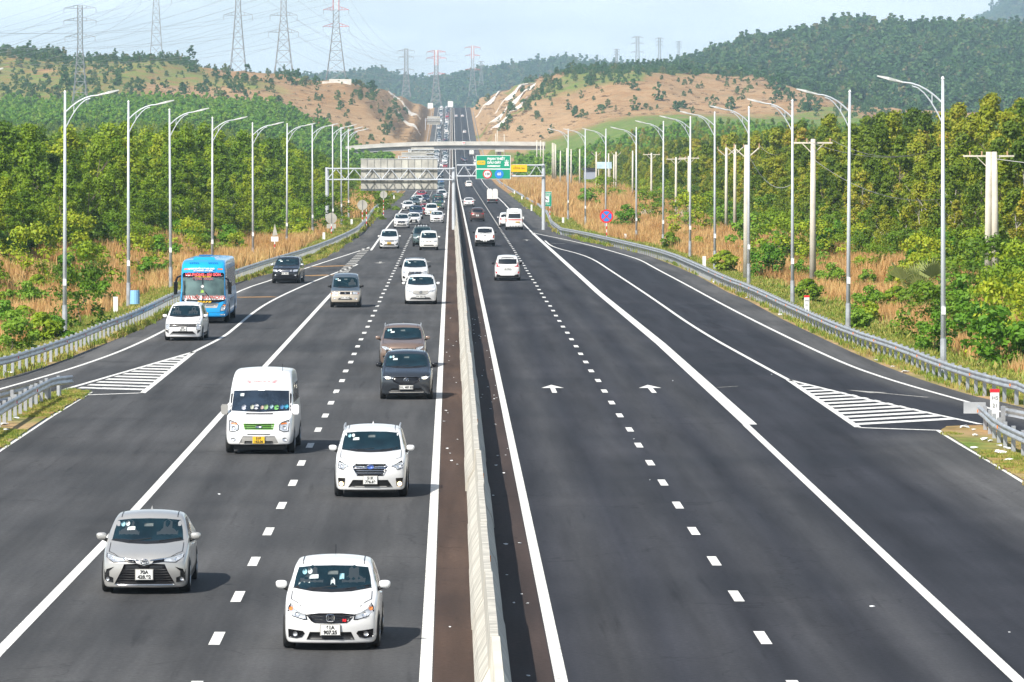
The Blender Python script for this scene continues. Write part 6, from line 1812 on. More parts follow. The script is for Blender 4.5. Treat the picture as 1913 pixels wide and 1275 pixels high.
# --- white passenger van
c = Car(ST('van'), CP['white'], 'passenger_van'); c.wheels(.35, 1.05, 4.4); 
hb, ht = .84, .80
c.decal('windscreen', [(-hb, 1.22), (0, 1.19), (hb, 1.22), (ht, 1.77), (0, 1.79), (-ht, 1.77)], mat('van_windscreen', (.02, .032, .05), .06, spec=.9, noise_amt=.5, noise_scale=2.4), off=.005, step=.1, skirt=False)
c.sym('pillar_trim', [(.86, 1.20), (.95, 1.18), (.93, 1.78), (.815, 1.80)], M['trim'], off=.006, step=.1)
for k, (x, r_, cc) in enumerate([(-.48, .07, (.42, .44, .50)), (-.24, .06, (.40, .42, .34)), (-.12, .075, (.45, .46, .50)), (.05, .05, (.40, .30, .25)), (.16, .07, (.22, .34, .16)), (.32, .055, (.25, .38, .42)), (.46, .07, (.16, .42, .12)), (.62, .06, (.05, .15, .30)), (.74, .065, (.04, .30, .45))]):
    c.disc('dashboard_flower', x, 1.315 + .01 * (k % 3), r_, mat('flower_%d' % k, cc, .7), off=.012)
c.decal('sticker', [(-.60, 1.62), (-.50, 1.62), (-.49, 1.70), (-.62, 1.70)], M['sticker_white'], off=.012)
c.decal('forehead_tab', [(-.10, 1.775), (.10, 1.775), (.10, 1.82), (-.10, 1.82)], M['sign_white'], off=.02)
for s in (-1, 1):
    h1, h2 = c._cast(-.1 + s * .28, 1.215, 'F'), c._cast(.32 + s * .28, 1.25, 'F'); MB().bar(h1[0] - h1[2] * .03, h2[0] - h2[2] * .03, .013, 4).build('wiper', M['trim'], c.root)
c.decal('bonnet_slot', [(-.40, 1.135), (.40, 1.135), (.38, 1.165), (-.38, 1.165)], M['trim'], 'F', off=.006)
c.decal('grille', [(-.41, .72), (.41, .72), (.45, .89), (-.45, .89)], M['green_paint'], off=.010)
for z in (.745, .795, .845): c.decal('grille_slot', [(-.39, z), (.39, z), (.40, z + .02), (-.40, z + .02)], M['gloss_black'], off=.016)
c.disc('badge', 0, .80, .045, M['chrome'], off=.03, sx=2.2)
headlight(c, [(.58, .70), (.72, .64), (.86, .66), (.88, 1.00), (.66, .93), (.57, .84)], bowl=(.73, .76, .06), amber=None)
c.sym('indicator', [(.64, .86), (.80, .88), (.80, .91), (.64, .895)], M['amber'], off=.022); c.sym('side_reflector', [(.88, .64), (.96, .66), (.96, .74)], M['red_lens'], off=.012)
c.decal('bumper_slot', [(-.33, .565), (.33, .565), (.33, .59), (-.33, .59)], M['trim'], off=.008)
c.decal('bumper_grey', [(-.58, .30), (.58, .30), (.46, .53), (-.46, .53)], M['grey_plastic'], off=.008)
c.decal('lower_intake', [(-.42, .32), (.42, .32), (.40, .39), (-.40, .39)], M['trim'], off=.014)
for s in (-1, 1): c.disc('fog_light', s * .74, .44, .05, M['lamp_inner'], off=.016, sx=1.3)
c.plate(0, .42, ('51B', '162.06'), w_=.34, h_=.19, yellow=True)
for s in (-1, 1):
    a_ = MB().bar((s * .93, -1.95, 1.13), (s * 1.06, -2.0, 1.16), .035, 6).build('mirror_arm', M['trim'], c.root)
    MB().add([(s * 1.03 + dx, -2.03 + dy, z) for z, q in ((1.12, .07), (1.18, .095), (1.36, .10), (1.41, .07)) for dx, dy in ((-q, -.05), (q, -.03), (q, .06), (-q, .07))], [(4 * a + b, 4 * a + (b + 1) % 4, 4 * a + 4 + (b + 1) % 4, 4 * a + 4 + b) for a in range(3) for b in range(4)] + [(3, 2, 1, 0), (12, 13, 14, 15)]).build('mirror', M['grey_plastic'] if s < 0 else M['sign_white'], a_)
wg = mat('red_wing_print', (.80, .16, .18), .5)
for s in (-1, 1):
    for k in range(4):
        c.decal('wing_print', [(s * .26, 2.00 + .012 * k), (s * (.36 + .02 * k), 1.985 + .03 * k), (s * (.56 - .03 * (3 - k)), 2.02 + .028 * k), (s * (.40), 2.012 + .022 * k)][::s], wg, off=.008 + .001 * k, skirt=False)
h = c._cast(0, 2.02, 'F'); text('XE KHÁCH CAO CẤP', .05, wg, (0, h[0].y - .02, 2.03), c.root, bold=.002)
for p_ in ('S+', 'S-'):
    for a_, b_ in ((-1.6, -.7), (-.6, .5), (.6, 1.5), (1.6, 2.5)):
        c.decal('side_window', [(a_, 1.42), (b_, 1.42), (b_, 1.92), (a_ + (.3 if a_ < -1.5 else 0), 1.92)], M['glass_dark'], p_, off=.006, step=.3, skirt=False)
c.decal('rear_window', [(-.78, 1.42), (.78, 1.42), (.72, 1.92), (-.72, 1.92)], M['glass_dark'], 'R', off=.006, step=.2)
c.sym('taillight', [(.84, .95), (.97, .95), (.96, 1.5), (.84, 1.5)], M['red_lens'], 'R', off=.012)
MB().bar((.58, -.6, 2.3), (.58, -.55, 2.52), .007, 4).build('antenna', M['trim'], c.root)
place(c, 487, 849, 'white high roof passenger van with green grille and yellow plate', 'van', rz=R(-1))
VAN = c
# ---------------- vehicles going away
c = Car(ST('mpv', L=4.4, W=1.75, H=1.64), CP['white'], 'crossover_car'); c.glasshouse(); c.mirrors(mtl=M['gloss_black']); c.wheels(.33); c.sill(.40); std_front(c, 'mpv', ('60A', '100.20'))
W2 = c.W / 2
c.sym('taillight', [(.40, .98), (.86, .92), (.86, 1.02), (.74, 1.24), (.68, 1.24), (.66, 1.05)], M['red_lens'], 'R', off=.012)
c.decal('rear_bumper_trim', [(-.78, .24), (.78, .24), (.74, .46), (.55, .42), (.45, .36), (-.45, .36), (-.55, .42), (-.74, .46)], M['trim'], 'R', off=.008)
c.sym('reflector', [(.68, .50), (.78, .50), (.80, .66), (.72, .62)], M['red_lens'], 'R', off=.014)
c.plate(0, .80, ('60A 729.33',), w_=.47, h_=.11, plane='R', size=.07)
place(c, 948, 525, 'white crossover seen from behind, nearest car in the right carriageway', front=False)
CROSS = c
# pickup
st = ST('pickup_cab'); c = Car(st, CP['white'], 'pickup_truck'); c.glasshouse(side=True); c.mirrors(mtl=M['gloss_black']); c.wheels(.40, 1.0, 4.15, .26); std_front(c, 'suv', ('51D', '410.55'))
c.decal('bed_opening', [(-.72, 3.85 - c.L / 2), (.72, 3.85 - c.L / 2), (.74, 5.05 - c.L / 2), (-.74, 5.05 - c.L / 2)], M['trim'], 'T', off=.008, step=.3)
c.sym('taillight', [(.72, .78), (.90, .80), (.90, 1.10), (.76, 1.10)], M['red_lens'], 'R', off=.012)
c.sym('taillight_lens', [(.76, .88), (.87, .89), (.87, .95), (.77, .95)], M['amber'], 'R', off=.018)
c.decal('rear_bumper', [(-.84, .40), (.84, .40), (.88, .62), (.46, .64), (.40, .56), (-.40, .56), (-.46, .64), (-.88, .62)], M['trim'], 'R', off=.02)
c.decal('tailgate_handle', [(-.11, 1.00), (.11, 1.00), (.11, 1.06), (-.11, 1.06)], M['trim'], 'R', off=.012)
c.plate(0, .54, ('51D', '410.55'), plane='R', h_=.14, size=.05)
place(c, 906, 461, 'white pickup truck seen from behind in the inner right lane', 'pickup truck', front=False)
PICK = c
# brown MPV
c = Car(ST('mpv', L=4.5, W=1.78, H=1.69), CP['brown'], 'people_carrier_car'); c.glasshouse(); c.mirrors(); c.wheels(.33); c.sill(.38); std_front(c, 'mpv', ('60A', '500.20'))
c.sym('taillight', [(.50, .92), (.86, .90), (.86, 1.10), (.76, 1.22), (.72, 1.04), (.50, .98)], M['red_lens'], 'R', off=.012)
c.decal('rear_bumper_trim', [(-.78, .24), (.78, .24), (.74, .42), (-.74, .42)], M['trim'], 'R', off=.008); c.plate(0, .74, ('50E', '118.72'), plane='R')
place(c, 892, 414, 'brown people carrier seen from behind in the inner right lane', front=False)
BROWN = c
# white van with red stripe
c = Car(ST('van', H=2.26), CP['white'], 'minibus'); c.wheels(.35, 1.05, 4.4); c.mirrors(mtl=M['sign_white'], y=1.0, z=1.25, big=True)
c.decal('rear_window', [(-.70, 1.32), (.70, 1.32), (.64, 1.80), (-.64, 1.80)], M['glass_dark'], 'R', off=.008, step=.2)
c.decal('red_stripe', [(-.96, 1.02), (-.60, 1.06), (.60, 1.06), (.96, 1.02), (.96, 1.24), (.60, 1.20), (-.60, 1.20), (-.96, 1.24)], mat('red_stripe_print', (.65, .10, .08), .4), 'R', off=.006, step=.2)
c.sym('taillight', [(.84, .86), (.97, .86), (.96, 1.30), (.86, 1.30)], M['red_lens'], 'R', off=.014)
c.decal('rear_bumper', [(-.94, .30), (.94, .30), (.94, .46), (-.94, .46)], M['trim'], 'R', off=.02, step=.3)
c.plate(-.35, .88, ('50F 031.44',), plane='R', yellow=True, w_=.47, h_=.13, size=.07); h = c._cast(0, 2.0, 'R'); text('DCAR LIMOUSINE', .10, M['grey_plastic'], (0, h[0].y + .03, 1.98), c.root, bold=.004, rz=PI)
MB().box((0, 1.2, 2.34), (.8, .9, .14)).build('roof_unit', M['sign_white'], c.root)
c.decal('windscreen', [(-.8, 1.22), (.8, 1.22), (.76, 1.75), (-.76, 1.75)], M['glass'], off=.006, step=.2)
for p_ in ('S+', 'S-'): c.decal('side_window', [(-1.4, 1.42), (2.4, 1.42), (2.4, 1.88), (-1.2, 1.88)], M['glass_dark'], p_, off=.006, step=.3, skirt=False)
place(c, 961, 430, 'white minibus with red stripe across its back in the outer right lane', 'minibus', front=False)
MINI = c
# covered truck seen from behind
c = Car(ST('van', L=5.4, W=1.75, H=1.95, top=[(0, .96), (.08, 1.04), (.3, 1.14), (.5, 1.2), (.9, 1.80), (1.2, 1.93), (1.8, 1.95), (1.9, 1.9), (1.95, .8), (2.0, .7), (5.4, .7)], cowl=(.5, 1.2), roof_f=(.9, 1.8), roof_r=(1.8, 1.9), rear_b=(5.3, .7), belt=1.25), CP['white'], 'box_truck')
c.wheels(.36, .9, 4.3, .26)
cb = MB()
for s in (-1, 1):
    pr_ = [(s * .46 + x, z) for x, z in [(-.44, .80), (.44, .80), (.45, 2.1), (.40, 2.36), (.22, 2.50), (-.22, 2.50), (-.40, 2.36), (-.45, 2.1)]]
    MB().prism(pr_, -.60, 2.72).build('cargo_door' if False else 'cargo_cover', M['tarp'], c.root)
MB().box((0, 1.05, .74), (1.84, 3.4, .14)).build('chassis', M['trim'], c.root); MB().box((0, 2.72, .56), (1.7, .08, .20)).build('rear_bumper', M['trim'], c.root)
for s in (-1, 1): MB().box((s * .68, 2.77, .58), (.22, .03, .10)).build('taillight', M['red_lens'], c.root)
c.plate(0, .6, ('61C 241.90',), plane='R')
place(c, 920, 381, 'small white truck with rounded cargo covers seen from behind', 'truck', front=False)
TRUCK = c
# ---------------- copies
def dup(c, xpx, ypx, label, col=None, front=True, cat='car', s=1.0, plate=None, dx=0):
    r = copy_tree(c.root)
    p = P(xpx, ypx) if isinstance(ypx, (int, float)) else PY(xpx, ypx[0], 300)
    Y = p.y; x = p.x
    r.location = (x, Y + c.L / 2 - .25, float(ZR(Y)) + .004)
    sl = float(ZR(Y + 5) - ZR(Y)) / 5
    r.rotation_euler = (math.atan(sl) if front else -math.atan(sl), 0, 0 if front else PI)
    r.scale = (s, s, s)
    if col:
        old = c.body.material_slots[0].material
        for ch in r.children:
            if ch.name.split('.')[0] in ('body', 'mirror', 'antenna') and ch.material_slots:
                ch.material_slots[0].link = 'OBJECT'; ch.material_slots[0].material = CP[col]
    tag(r, label, cat, 'vehicles driving towards the camera' if front else 'vehicles driving away from the camera')
    return r
dup(GSUV, 750, 427, 'white SUV with black grille and black mirrors behind the taxi people carrier')
dup(SEDAN, 773, 420, 'white sedan side by side with a white SUV left of the lane line', 'white', s=.98)
dup(BSUV, 777, 410, 'dark SUV squeezed behind a white sedan in the queue', 'navy')
dup(HATCH, 816, 417, 'white small hatchback at the head of the inner lane queue')
dup(MPV, 806, 404, 'white people carrier partly hidden behind the white hatchback', 'white')
dup(GSUV, 795, 402, 'red compact SUV between the two queues', 'red', s=.93)
dup(VAN, 818, 392, 'dark minibus towering in the inner lane queue', 'green', cat='van', s=.96)
dup(SEDAN, 762, 394, 'white sedan touching the left edge line', 'white')
dup(SEDAN, 774, 386, 'grey green sedan beside the white sedan at the edge line', 'teal')
dup(GSUV, 780, 383, 'white SUV in the outer lane behind a dark sedan', 'white', s=.97)
dup(SEDAN, 793, 380, 'navy sedan next to the dark minibus', 'navy')
dup(HATCH, 787, 371, 'red hatchback in the outer lane queue', 'red')
dup(BSUV, 789, 363, 'silver off-roader below the lower edge of the grey sign back', 'silver')
dup(SEDAN, 820, 376, 'maroon sedan behind the dark minibus', 'maroon')
dup(MPV, 826, 372, 'white people carrier hugging the median line', 'white')
dup(SEDAN, 822, 362, 'silver sedan in the inner lane just under the gantry', 'silver')
dup(GSUV, 823, 354, 'grey green SUV in the inner lane under the gantry truss', 'teal')
dup(SEDAN, 824, 345, 'blue grey sedan between gantry chords', 'blue')
dup(OFFR, 823, 338, 'dark off-roader in the inner lane between the gantry chords', 'grey')
dup(HATCH, 826, 330, 'white hatchback in the inner lane above the gantry chord', 'white')
dup(SEDAN, 830, 322, 'white sedan right beneath the overpass gap', 'white'); dup(MPV, 822, 321.5, 'silver people carrier right beneath the overpass gap', 'silver')
dup(MPV, 946, 425, 'white car half hidden left of the minibus', 'white', front=False)
dup(SEDAN, 876, 387, 'white sedan seen from behind, ahead of the brown people carrier', 'white', front=False)
dup(CROSS, 876, 351, 'pale crossover seen from behind in the inner right lane', 'pearl', front=False)
dup(SEDAN, 875, 333, 'silver sedan seen from behind left of the green sign', 'silver', front=False)
dup(SEDAN, 865, 327, 'dark grey sedan seen from behind beside the median below the gantry', 'grey', front=False)
dup(TRUCK, 881, 325, 'white box truck seen from behind left of the green sign', None, front=False, cat='truck')
TRUCK2 = None
for k, (x, Y, t, colr, lab) in enumerate([(868.5, 1850, SEDAN, 'navy', 'navy sedan going away just below the overpass deck'), (867.8, 2440, MPV, 'white', 'white people carrier going away above the overpass'), (852.5, 2780, HATCH, 'white', 'white hatchback going away in the inner lane near the crest'), (864, 2780, SEDAN, 'white', 'white sedan going away in the outer lane near the crest'), (890, 1760, VAN, 'white', 'white van stopped on the right shoulder near the overpass')]):
    dup(t, x, (Y,), lab, colr, front=False, cat='van' if t is VAN else 'car')
# the queue on the climb
qcols = ['white', 'white', 'silver', 'grey', 'white', 'pearl', 'navy', 'white', 'red', 'teal', 'white', 'silver']
qt = [SEDAN, GSUV, MPV, HATCH, CXW, VAN, BSUV]
cn = dict(white='white', silver='silver', grey='dark grey', pearl='pearl white', navy='navy', red='red', teal='grey green')
tn = {id(SEDAN): 'sedan', id(GSUV): 'SUV', id(MPV): 'people carrier', id(HATCH): 'hatchback', id(CXW): 'SUV', id(VAN): 'van', id(BSUV): 'off-roader'}
rq = random.Random(11)
QC = {}
Y = 1720.0; k = 0
where = lambda Y: 'just below the overpass' if Y < 2050 else 'low on the climb above the overpass' if Y < 2350 else 'halfway up the climb' if Y < 2650 else 'high on the climb' if Y < 2850 else 'at the crest'
while Y < 3010:
    for lane, xl in (('inner', -3.0), ('outer', -6.5)):
        if lane == 'outer' and rq.random() < .25: continue
        t = rq.choice(qt); cl_ = rq.choice(qcols); yy = Y + rq.uniform(-6, 6)
        if abs(yy - 1640) < 6: continue
        x = xl + rq.uniform(-.4, .4)
        r = copy_tree(t.root); sl = float(ZR(yy + 5) - ZR(yy)) / 5
        r.location = (x, yy, float(ZR(yy)) + .004); r.rotation_euler = (math.atan(sl), 0, 0)
        for ch in r.children:
            if ch.name.split('.')[0] in ('body', 'mirror') and ch.material_slots:
                ch.material_slots[0].link = 'OBJECT'; ch.material_slots[0].material = CP[cl_]
        k += 1
        QC[lane] = QC.get(lane, 0) + 1
        tag(r, 'tiny %s %s, number %d in the %s lane queue up from the overpass' % (cn[cl_], tn[id(t)], QC[lane], lane), tn[id(t)] if t is VAN else 'car', 'distant cars queueing down the hill')
    Y += 19 if Y < 2300 else 24 if Y < 2800 else 15
# ------------------------------------------------------------------ foliage
def leaf_material(name, stops, trans=.25):
    m = bpy.data.materials.new(name); m.use_nodes = True
    nt = m.node_tree; N, L = nt.nodes, nt.links
    b = N['Principled BSDF']; b.inputs['Roughness'].default_value = .55; b.inputs['Specular IOR Level'].default_value = .25
    oi = N.new('ShaderNodeObjectInfo'); g = N.new('ShaderNodeNewGeometry')
    ma = N.new('ShaderNodeMath'); ma.operation = 'MULTIPLY_ADD'; ma.inputs[1].default_value = .26
    L.new(g.outputs['Random Per Island'], ma.inputs[0])
    mb_ = N.new('ShaderNodeMath'); mb_.operation = 'MULTIPLY'; mb_.inputs[1].default_value = .74
    L.new(oi.outputs['Random'], mb_.inputs[0]); L.new(mb_.outputs[0], ma.inputs[2])
    r = N.new('ShaderNodeValToRGB'); els = r.color_ramp.elements
    els[0].position, els[0].color = stops[0][0], (*stops[0][1], 1)
    els[1].position, els[1].color = stops[-1][0], (*stops[-1][1], 1)
    for p, c in stops[1:-1]:
        e = els.new(p); e.color = (*c, 1)
    L.new(ma.outputs[0], r.inputs[0]); L.new(r.outputs[0], b.inputs['Base Color'])
    t = N.new('ShaderNodeBsdfTranslucent'); L.new(r.outputs[0], t.inputs[0])
    x = N.new('ShaderNodeMixShader'); x.inputs[0].default_value = trans
    L.new(b.outputs[0], x.inputs[1]); L.new(t.outputs[0], x.inputs[2])
    L.new(x.outputs[0], N['Material Output'].inputs[0])
    return m
M['leaf_l'] = leaf_material('acacia_leaves', [(0, (.065, .13, .010)), (.35, (.13, .23, .012)), (.7, (.24, .34, .016)), (1, (.44, .46, .03))], .28)
M['leaf_r'] = leaf_material('mixed_leaves', [(0, (.065, .12, .012)), (.35, (.13, .20, .014)), (.65, (.25, .30, .018)), (.88, (.36, .34, .03)), (1, (.44, .24, .05))], .28)
M['leaf_bright'] = leaf_material('young_leaves', [(0, (.10, .24, .02)), (.5, (.16, .33, .025)), (1, (.27, .40, .045))], .38)
M['leaf_hill'] = leaf_material('hill_leaves', [(0, (.035, .10, .030)), (.4, (.055, .14, .038)), (.78, (.10, .18, .045)), (1, (.28, .19, .10))], .25)
M['straw_bush'] = leaf_material('dry_bush', [(0, (.26, .18, .10)), (.5, (.42, .29, .17)), (1, (.56, .42, .26))], .4)
M['bark'] = mat('bark', (.19, .15, .11), .9, noise_amt=.3, noise_scale=3)
M['bark_pale'] = mat('pale_bark', (.42, .38, .32), .9, noise_amt=.25, noise_scale=2)

def crown_mesh(name, seed, h, r, nleaf, leaf, mtl, z0=.12, shape='tree', nclump=46, up=.25):
    rr = np.random.RandomState(seed)
    # clump centres through the crown's volume
    cs = []
    while len(cs) < nclump:
        t = rr.rand()                                         # height fraction
        if shape == 'tree': prof = (1 - abs(2 * (t ** .8) - .85) ** 2.2) ** .5 if abs(2 * (t ** .8) - .85) < 1 else .12
        elif shape == 'cone': prof = (1 - t) ** .7 * min(1, t * 6 + .2)
        else: prof = (1 - t * t) ** .5
        a = rr.rand() * 2 * PI; q = rr.rand() ** .45
        cs.append((math.cos(a) * r * prof * q, math.sin(a) * r * prof * q, h * (z0 + (1 - z0) * t)))
    cs = np.array(cs)
    cr_ = r * (.20 + .16 * rr.rand(nclump)) * (1.25 if shape == 'bush' else 1)
    k = rr.randint(0, nclump, nleaf)
    d = rr.normal(size=(nleaf, 3)); d /= np.linalg.norm(d, axis=1)[:, None]
    d[:, 2] = np.abs(d[:, 2]) * np.where(rr.rand(nleaf) < .8, 1, -1)
    p = cs[k] + d * (cr_[k] * (.55 + .45 * rr.rand(nleaf)))[:, None] * np.array([1, 1, .85])
    p[:, 2] = np.maximum(p[:, 2], .05)
    n = d + rr.normal(size=(nleaf, 3)) * .55 + np.array([0, 0, up]); n /= np.linalg.norm(n, axis=1)[:, None]
    a = np.cross(n, rr.normal(size=(nleaf, 3))); a /= np.linalg.norm(a, axis=1)[:, None]
    b = np.cross(n, a)
    s = leaf * (.6 + .8 * rr.rand(nleaf))[:, None]
    v = np.stack([p - a * s * .5, p + b * s * .32 - a * s * .05, p + a * s * .5, p - b * s * .32 - a * s * .05], 1).reshape(-1, 3)
    f = np.arange(nleaf * 4).reshape(-1, 4)
    me = bpy.data.meshes.new(name)
    me.vertices.add(len(v)); me.vertices.foreach_set('co', v.ravel())
    me.loops.add(f.size); me.loops.foreach_set('vertex_index', f.ravel().astype(np.int32))
    me.polygons.add(nleaf); me.polygons.foreach_set('loop_start', np.arange(0, f.size, 4, dtype=np.int32)); me.polygons.foreach_set('loop_total', np.full(nleaf, 4, dtype=np.int32))
    me.update(); me.materials.append(mtl)
    return me
def trunk_mesh(seed, h, r, mtl):
    rr = random.Random(seed); mb = MB()
    p = [Vector((0, 0, -.3))]
    for k in range(1, 6): p.append(Vector((rr.uniform(-.12, .12) * k * .5, rr.uniform(-.12, .12) * k * .5, h * .8 * k / 5)))
    mb.tube(p, [r * (1 - .16 * k) for k in range(6)], 6)
    for k in range(7):
        a = p[2 + k % 3]; t = rr.uniform(0, 2 * PI); ln = h * rr.uniform(.16, .28)
        b = a + Vector((math.cos(t) * ln * .7, math.sin(t) * ln * .7, ln * .8)); mb.tube([a, a.lerp(b, .5) + Vector((0, 0, -.08)), b], [r * .4, r * .28, r * .1], 4)
    return mb.mesh('trunk', mtl)

KIND = {}
for side, mtl in (('l', M['leaf_l']), ('r', M['leaf_r'])):
    KIND[side] = []
    for k in range(5):
        h = [9.6, 10.8, 8.6, 11.4, 9.0][k] * (1.0 if side == 'l' else 1.08); r = [2.5, 2.2, 2.8, 2.4, 2.1][k] * (1.0 if side == 'l' else .95)
        KIND[side].append((crown_mesh('crown', 10 + k + (50 if side == 'r' else 0), h, r, 5200, .30, mtl, .08, 'tree', 64), trunk_mesh(k, h, .15, M['bark'] if k % 2 else M['bark_pale']), h))
KIND['b'] = [(crown_mesh('crown', 90 + k, h, r, 1700, .20, M['leaf_bright'] if k % 2 else M['leaf_l'], .02, 'bush', 22), trunk_mesh(40 + k, h * .7, .04, M['bark']), h) for k, (h, r) in enumerate([(1.5, 1.0), (2.4, 1.3), (3.4, 1.7), (1.0, .8)])]
KIND['c'] = [(crown_mesh('crown', 120 + k, h, r, 520, .62, M['leaf_bright'], .04, 'tree', 20), None, h) for k, (h, r) in enumerate([(6.0, 2.0), (5.2, 2.2), (6.6, 1.9)])]
KIND['h'] = [(crown_mesh('crown', 140 + k, h, r, 420, 1.25, M['leaf_hill'], .05, 'bush' if k < 3 else 'tree', 18), None, h) for k, (h, r) in enumerate([(8, 4.2), (9, 3.6), (6.5, 4.4), (11, 3.4)])]

def tree(kind, k, x, y, s, label, group, name='tree', cat='tree', z=None, rot=None):
    cm, tm, h = KIND[kind][k]
    root = empty(name, (x, y, (TZ(x, y) if z is None else z) - .05), rnd.uniform(0, 6.28) if rot is None else rot, label=label, cat=cat, group=group)
    root.scale = (s * rnd.uniform(.9, 1.12), s * rnd.uniform(.9, 1.12), s)
    if tm: link(bpy.data.objects.new('trunk', tm), root)
    o = link(bpy.data.objects.new('crown', cm), root)
    return root

fe_l = [(300, -33), (342, -31.5), (414, -27), (477, -22.5), (560, -18.5), (700, -18), (800, -19), (1050, -23), (1300, -27), (1500, -30)]
fe_r = [(190, 27), (222, 29), (286, 34), (366, 32.5), (508, 33), (684, 33), (828, 34), (1210, 34), (1500, 34)]
FL = lambda Y: float(np.interp(Y, [a for a, b in fe_l], [b for a, b in fe_l]))
FR = lambda Y: float(np.interp(Y, [a for a, b in fe_r], [b for a, b in fe_r]))
def in_view(x, y, m=4): return -(.0945 * y + m) < x < .120 * y + m
pts_l, pts_r = [], []
rt = random.Random(5)
Y = 265.0
while Y < 1560:
    sp = 3.1 if Y < 700 else 4.2
    x = FL(Y)
    while x > -(.0945 * Y + 9):
        xx, yy = x + rt.uniform(-1.3, 1.3), Y + rt.uniform(-1.4, 1.4)
        if rt.random() < .93: pts_l.append((yy, xx, rt.uniform(.66, 1.2), rt.randrange(5)))
        x -= sp
    x = FR(Y)
    while x < .120 * Y + 9:
        xx, yy = x + rt.uniform(-1.4, 1.4), Y + rt.uniform(-1.4, 1.4)
        if rt.random() < .90: pts_r.append((yy, xx, rt.uniform(.62, 1.22), rt.randrange(5)))
        x += sp * 1.06
    Y += sp
def height_l(y): return float(np.interp(y, [260, 420, 700, 1100, 1500], [.86, .86, .86, .66, .42]))
def height_r(y): return float(np.interp(y, [190, 300, 500, 900, 1500], [.72, .86, .92, .74, .55]))
kind_words = ['rounded dark green', 'tall slender green', 'broad leafy', 'tall bright topped', 'small narrow']
kind_words_r = ['rounded olive green', 'tall slender yellow green', 'broad leafy reddish tipped', 'tall orange tinged', 'small narrow green']
rest = {'l': [], 'r': []}
for side, pts, hf, words, sname in (('l', pts_l, height_l, kind_words, 'left'), ('r', pts_r, height_r, kind_words_r, 'right')):
    # nearest to what the camera sees first: small depth behind the wood's edge, then near
    def key(p):
        y, x = p[0], p[1]; e = (FL(y) - x) if side == 'l' else (x - FR(y))
        return y + e * 9
    pts.sort(key=key)
    for i, (y, x, s, k) in enumerate(pts):
        e_ = (FL(y) - x) if side == 'l' else (x - FR(y))
        s = s * hf(y) * (.62 + .38 * float(sstep(0, 9, np.array(e_ + 1.0))))
        if i < 145:
            tree(side, k, x, y, s, '%s tree in the dense wood %s of the highway' % (words[k], sname), 'trees of the wood on the %s, %s kind' % (sname, words[k]))
        else:
            rest[side].append((x, y, s, k))

# ---- masses: instances on points, one object each
def scatter(name, P_, crowns, label, kind='stuff', tilt=.06, zs=None, mtl=None):
    """P_: list of (x, y, z, scale)"""
    col = bpy.data.collections.new(name + '_sources')
    for o in crowns: col.objects.link(o)
    me = bpy.data.meshes.new(name)
    n_ = len(P_); arr = np.array([p[:3] for p in P_], float)
    me.vertices.add(n_); me.vertices.foreach_set('co', arr.ravel())
    sc = me.attributes.new('sc', 'FLOAT_VECTOR', 'POINT'); rr = np.random.RandomState(len(name) + n_)
    s = np.array([p[3] for p in P_]); sv = np.stack([s * (.85 + .3 * rr.rand(n_)), s * (.85 + .3 * rr.rand(n_)), s * (zs if zs else 1)], 1)
    sc.data.foreach_set('vector', sv.ravel())
    ro = me.attributes.new('ro', 'FLOAT_VECTOR', 'POINT')
    ro.data.foreach_set('vector', np.stack([(rr.rand(n_) - .5) * tilt, (rr.rand(n_) - .5) * tilt, rr.rand(n_) * 6.28], 1).ravel())
    me.update()
    ob = tag(link(bpy.data.objects.new(name, me)), label, None, None, kind)
    ng = bpy.data.node_groups.new(name + '_nodes', 'GeometryNodeTree')
    ng.interface.new_socket('Geometry', in_out='INPUT', socket_type='NodeSocketGeometry'); ng.interface.new_socket('Geometry', in_out='OUTPUT', socket_type='NodeSocketGeometry')
    N, L = ng.nodes, ng.links
    gi, go = N.new('NodeGroupInput'), N.new('NodeGroupOutput')
    ci = N.new('GeometryNodeCollectionInfo'); ci.inputs[0].default_value = col; ci.inputs[1].default_value = True; ci.inputs[2].default_value = True
    ip = N.new('GeometryNodeInstanceOnPoints'); ip.inputs['Pick Instance'].default_value = True
    a1 = N.new('GeometryNodeInputNamedAttribute'); a1.data_type = 'FLOAT_VECTOR'; a1.inputs[0].default_value = 'sc'
    a2 = N.new('GeometryNodeInputNamedAttribute'); a2.data_type = 'FLOAT_VECTOR'; a2.inputs[0].default_value = 'ro'
    er = N.new('FunctionNodeEulerToRotation')
    rv = N.new('FunctionNodeRandomValue'); rv.data_type = 'INT'; rv.inputs['Min'].default_value = 0
    for s_ in rv.inputs:
        if s_.name == 'Max' and s_.type == 'INT': s_.default_value = len(crowns) - 1
    L.new(gi.outputs[0], ip.inputs['Points']); L.new(ci.outputs[0], ip.inputs['Instance'])
    out_int = [o for o in rv.outputs if o.type == 'INT'][0]; L.new(out_int, ip.inputs['Instance Index'])
    L.new(a2.outputs[0], er.inputs[0]); L.new(er.outputs[0], ip.inputs['Rotation']); L.new(a1.outputs[0], ip.inputs['Scale'])
    L.new(ip.outputs[0], go.inputs[0])
    md = ob.modifiers.new('scatter', 'NODES'); md.node_group = ng
    return ob
def TZa(xs, ys): return TERR(np.array(xs), np.array(ys))
def crowns_of(kind):
    out = []; seen = set()
    for o in bpy.data.objects:
        if o.name.split('.')[0] in ('crown', 'grass_tuft_source', 'tuft') and o.type == 'MESH' and o.data in [q[0] for q in KIND[kind]] and o.data.name not in seen:
            seen.add(o.data.name); out.append(o)
    return out
for side, nm, lab in (('l', 'wood_left', 'dense green wood stretching away left of the highway'), ('r', 'wood_right', 'dense olive wood stretching away right of the highway')):
    q = rest[side]; z = TZa([a[0] for a in q], [a[1] for a in q])
    scatter('woodland', [(a[0], a[1], float(zz) - .1, a[2]) for a, zz in zip(q, z)], crowns_of(side), lab)

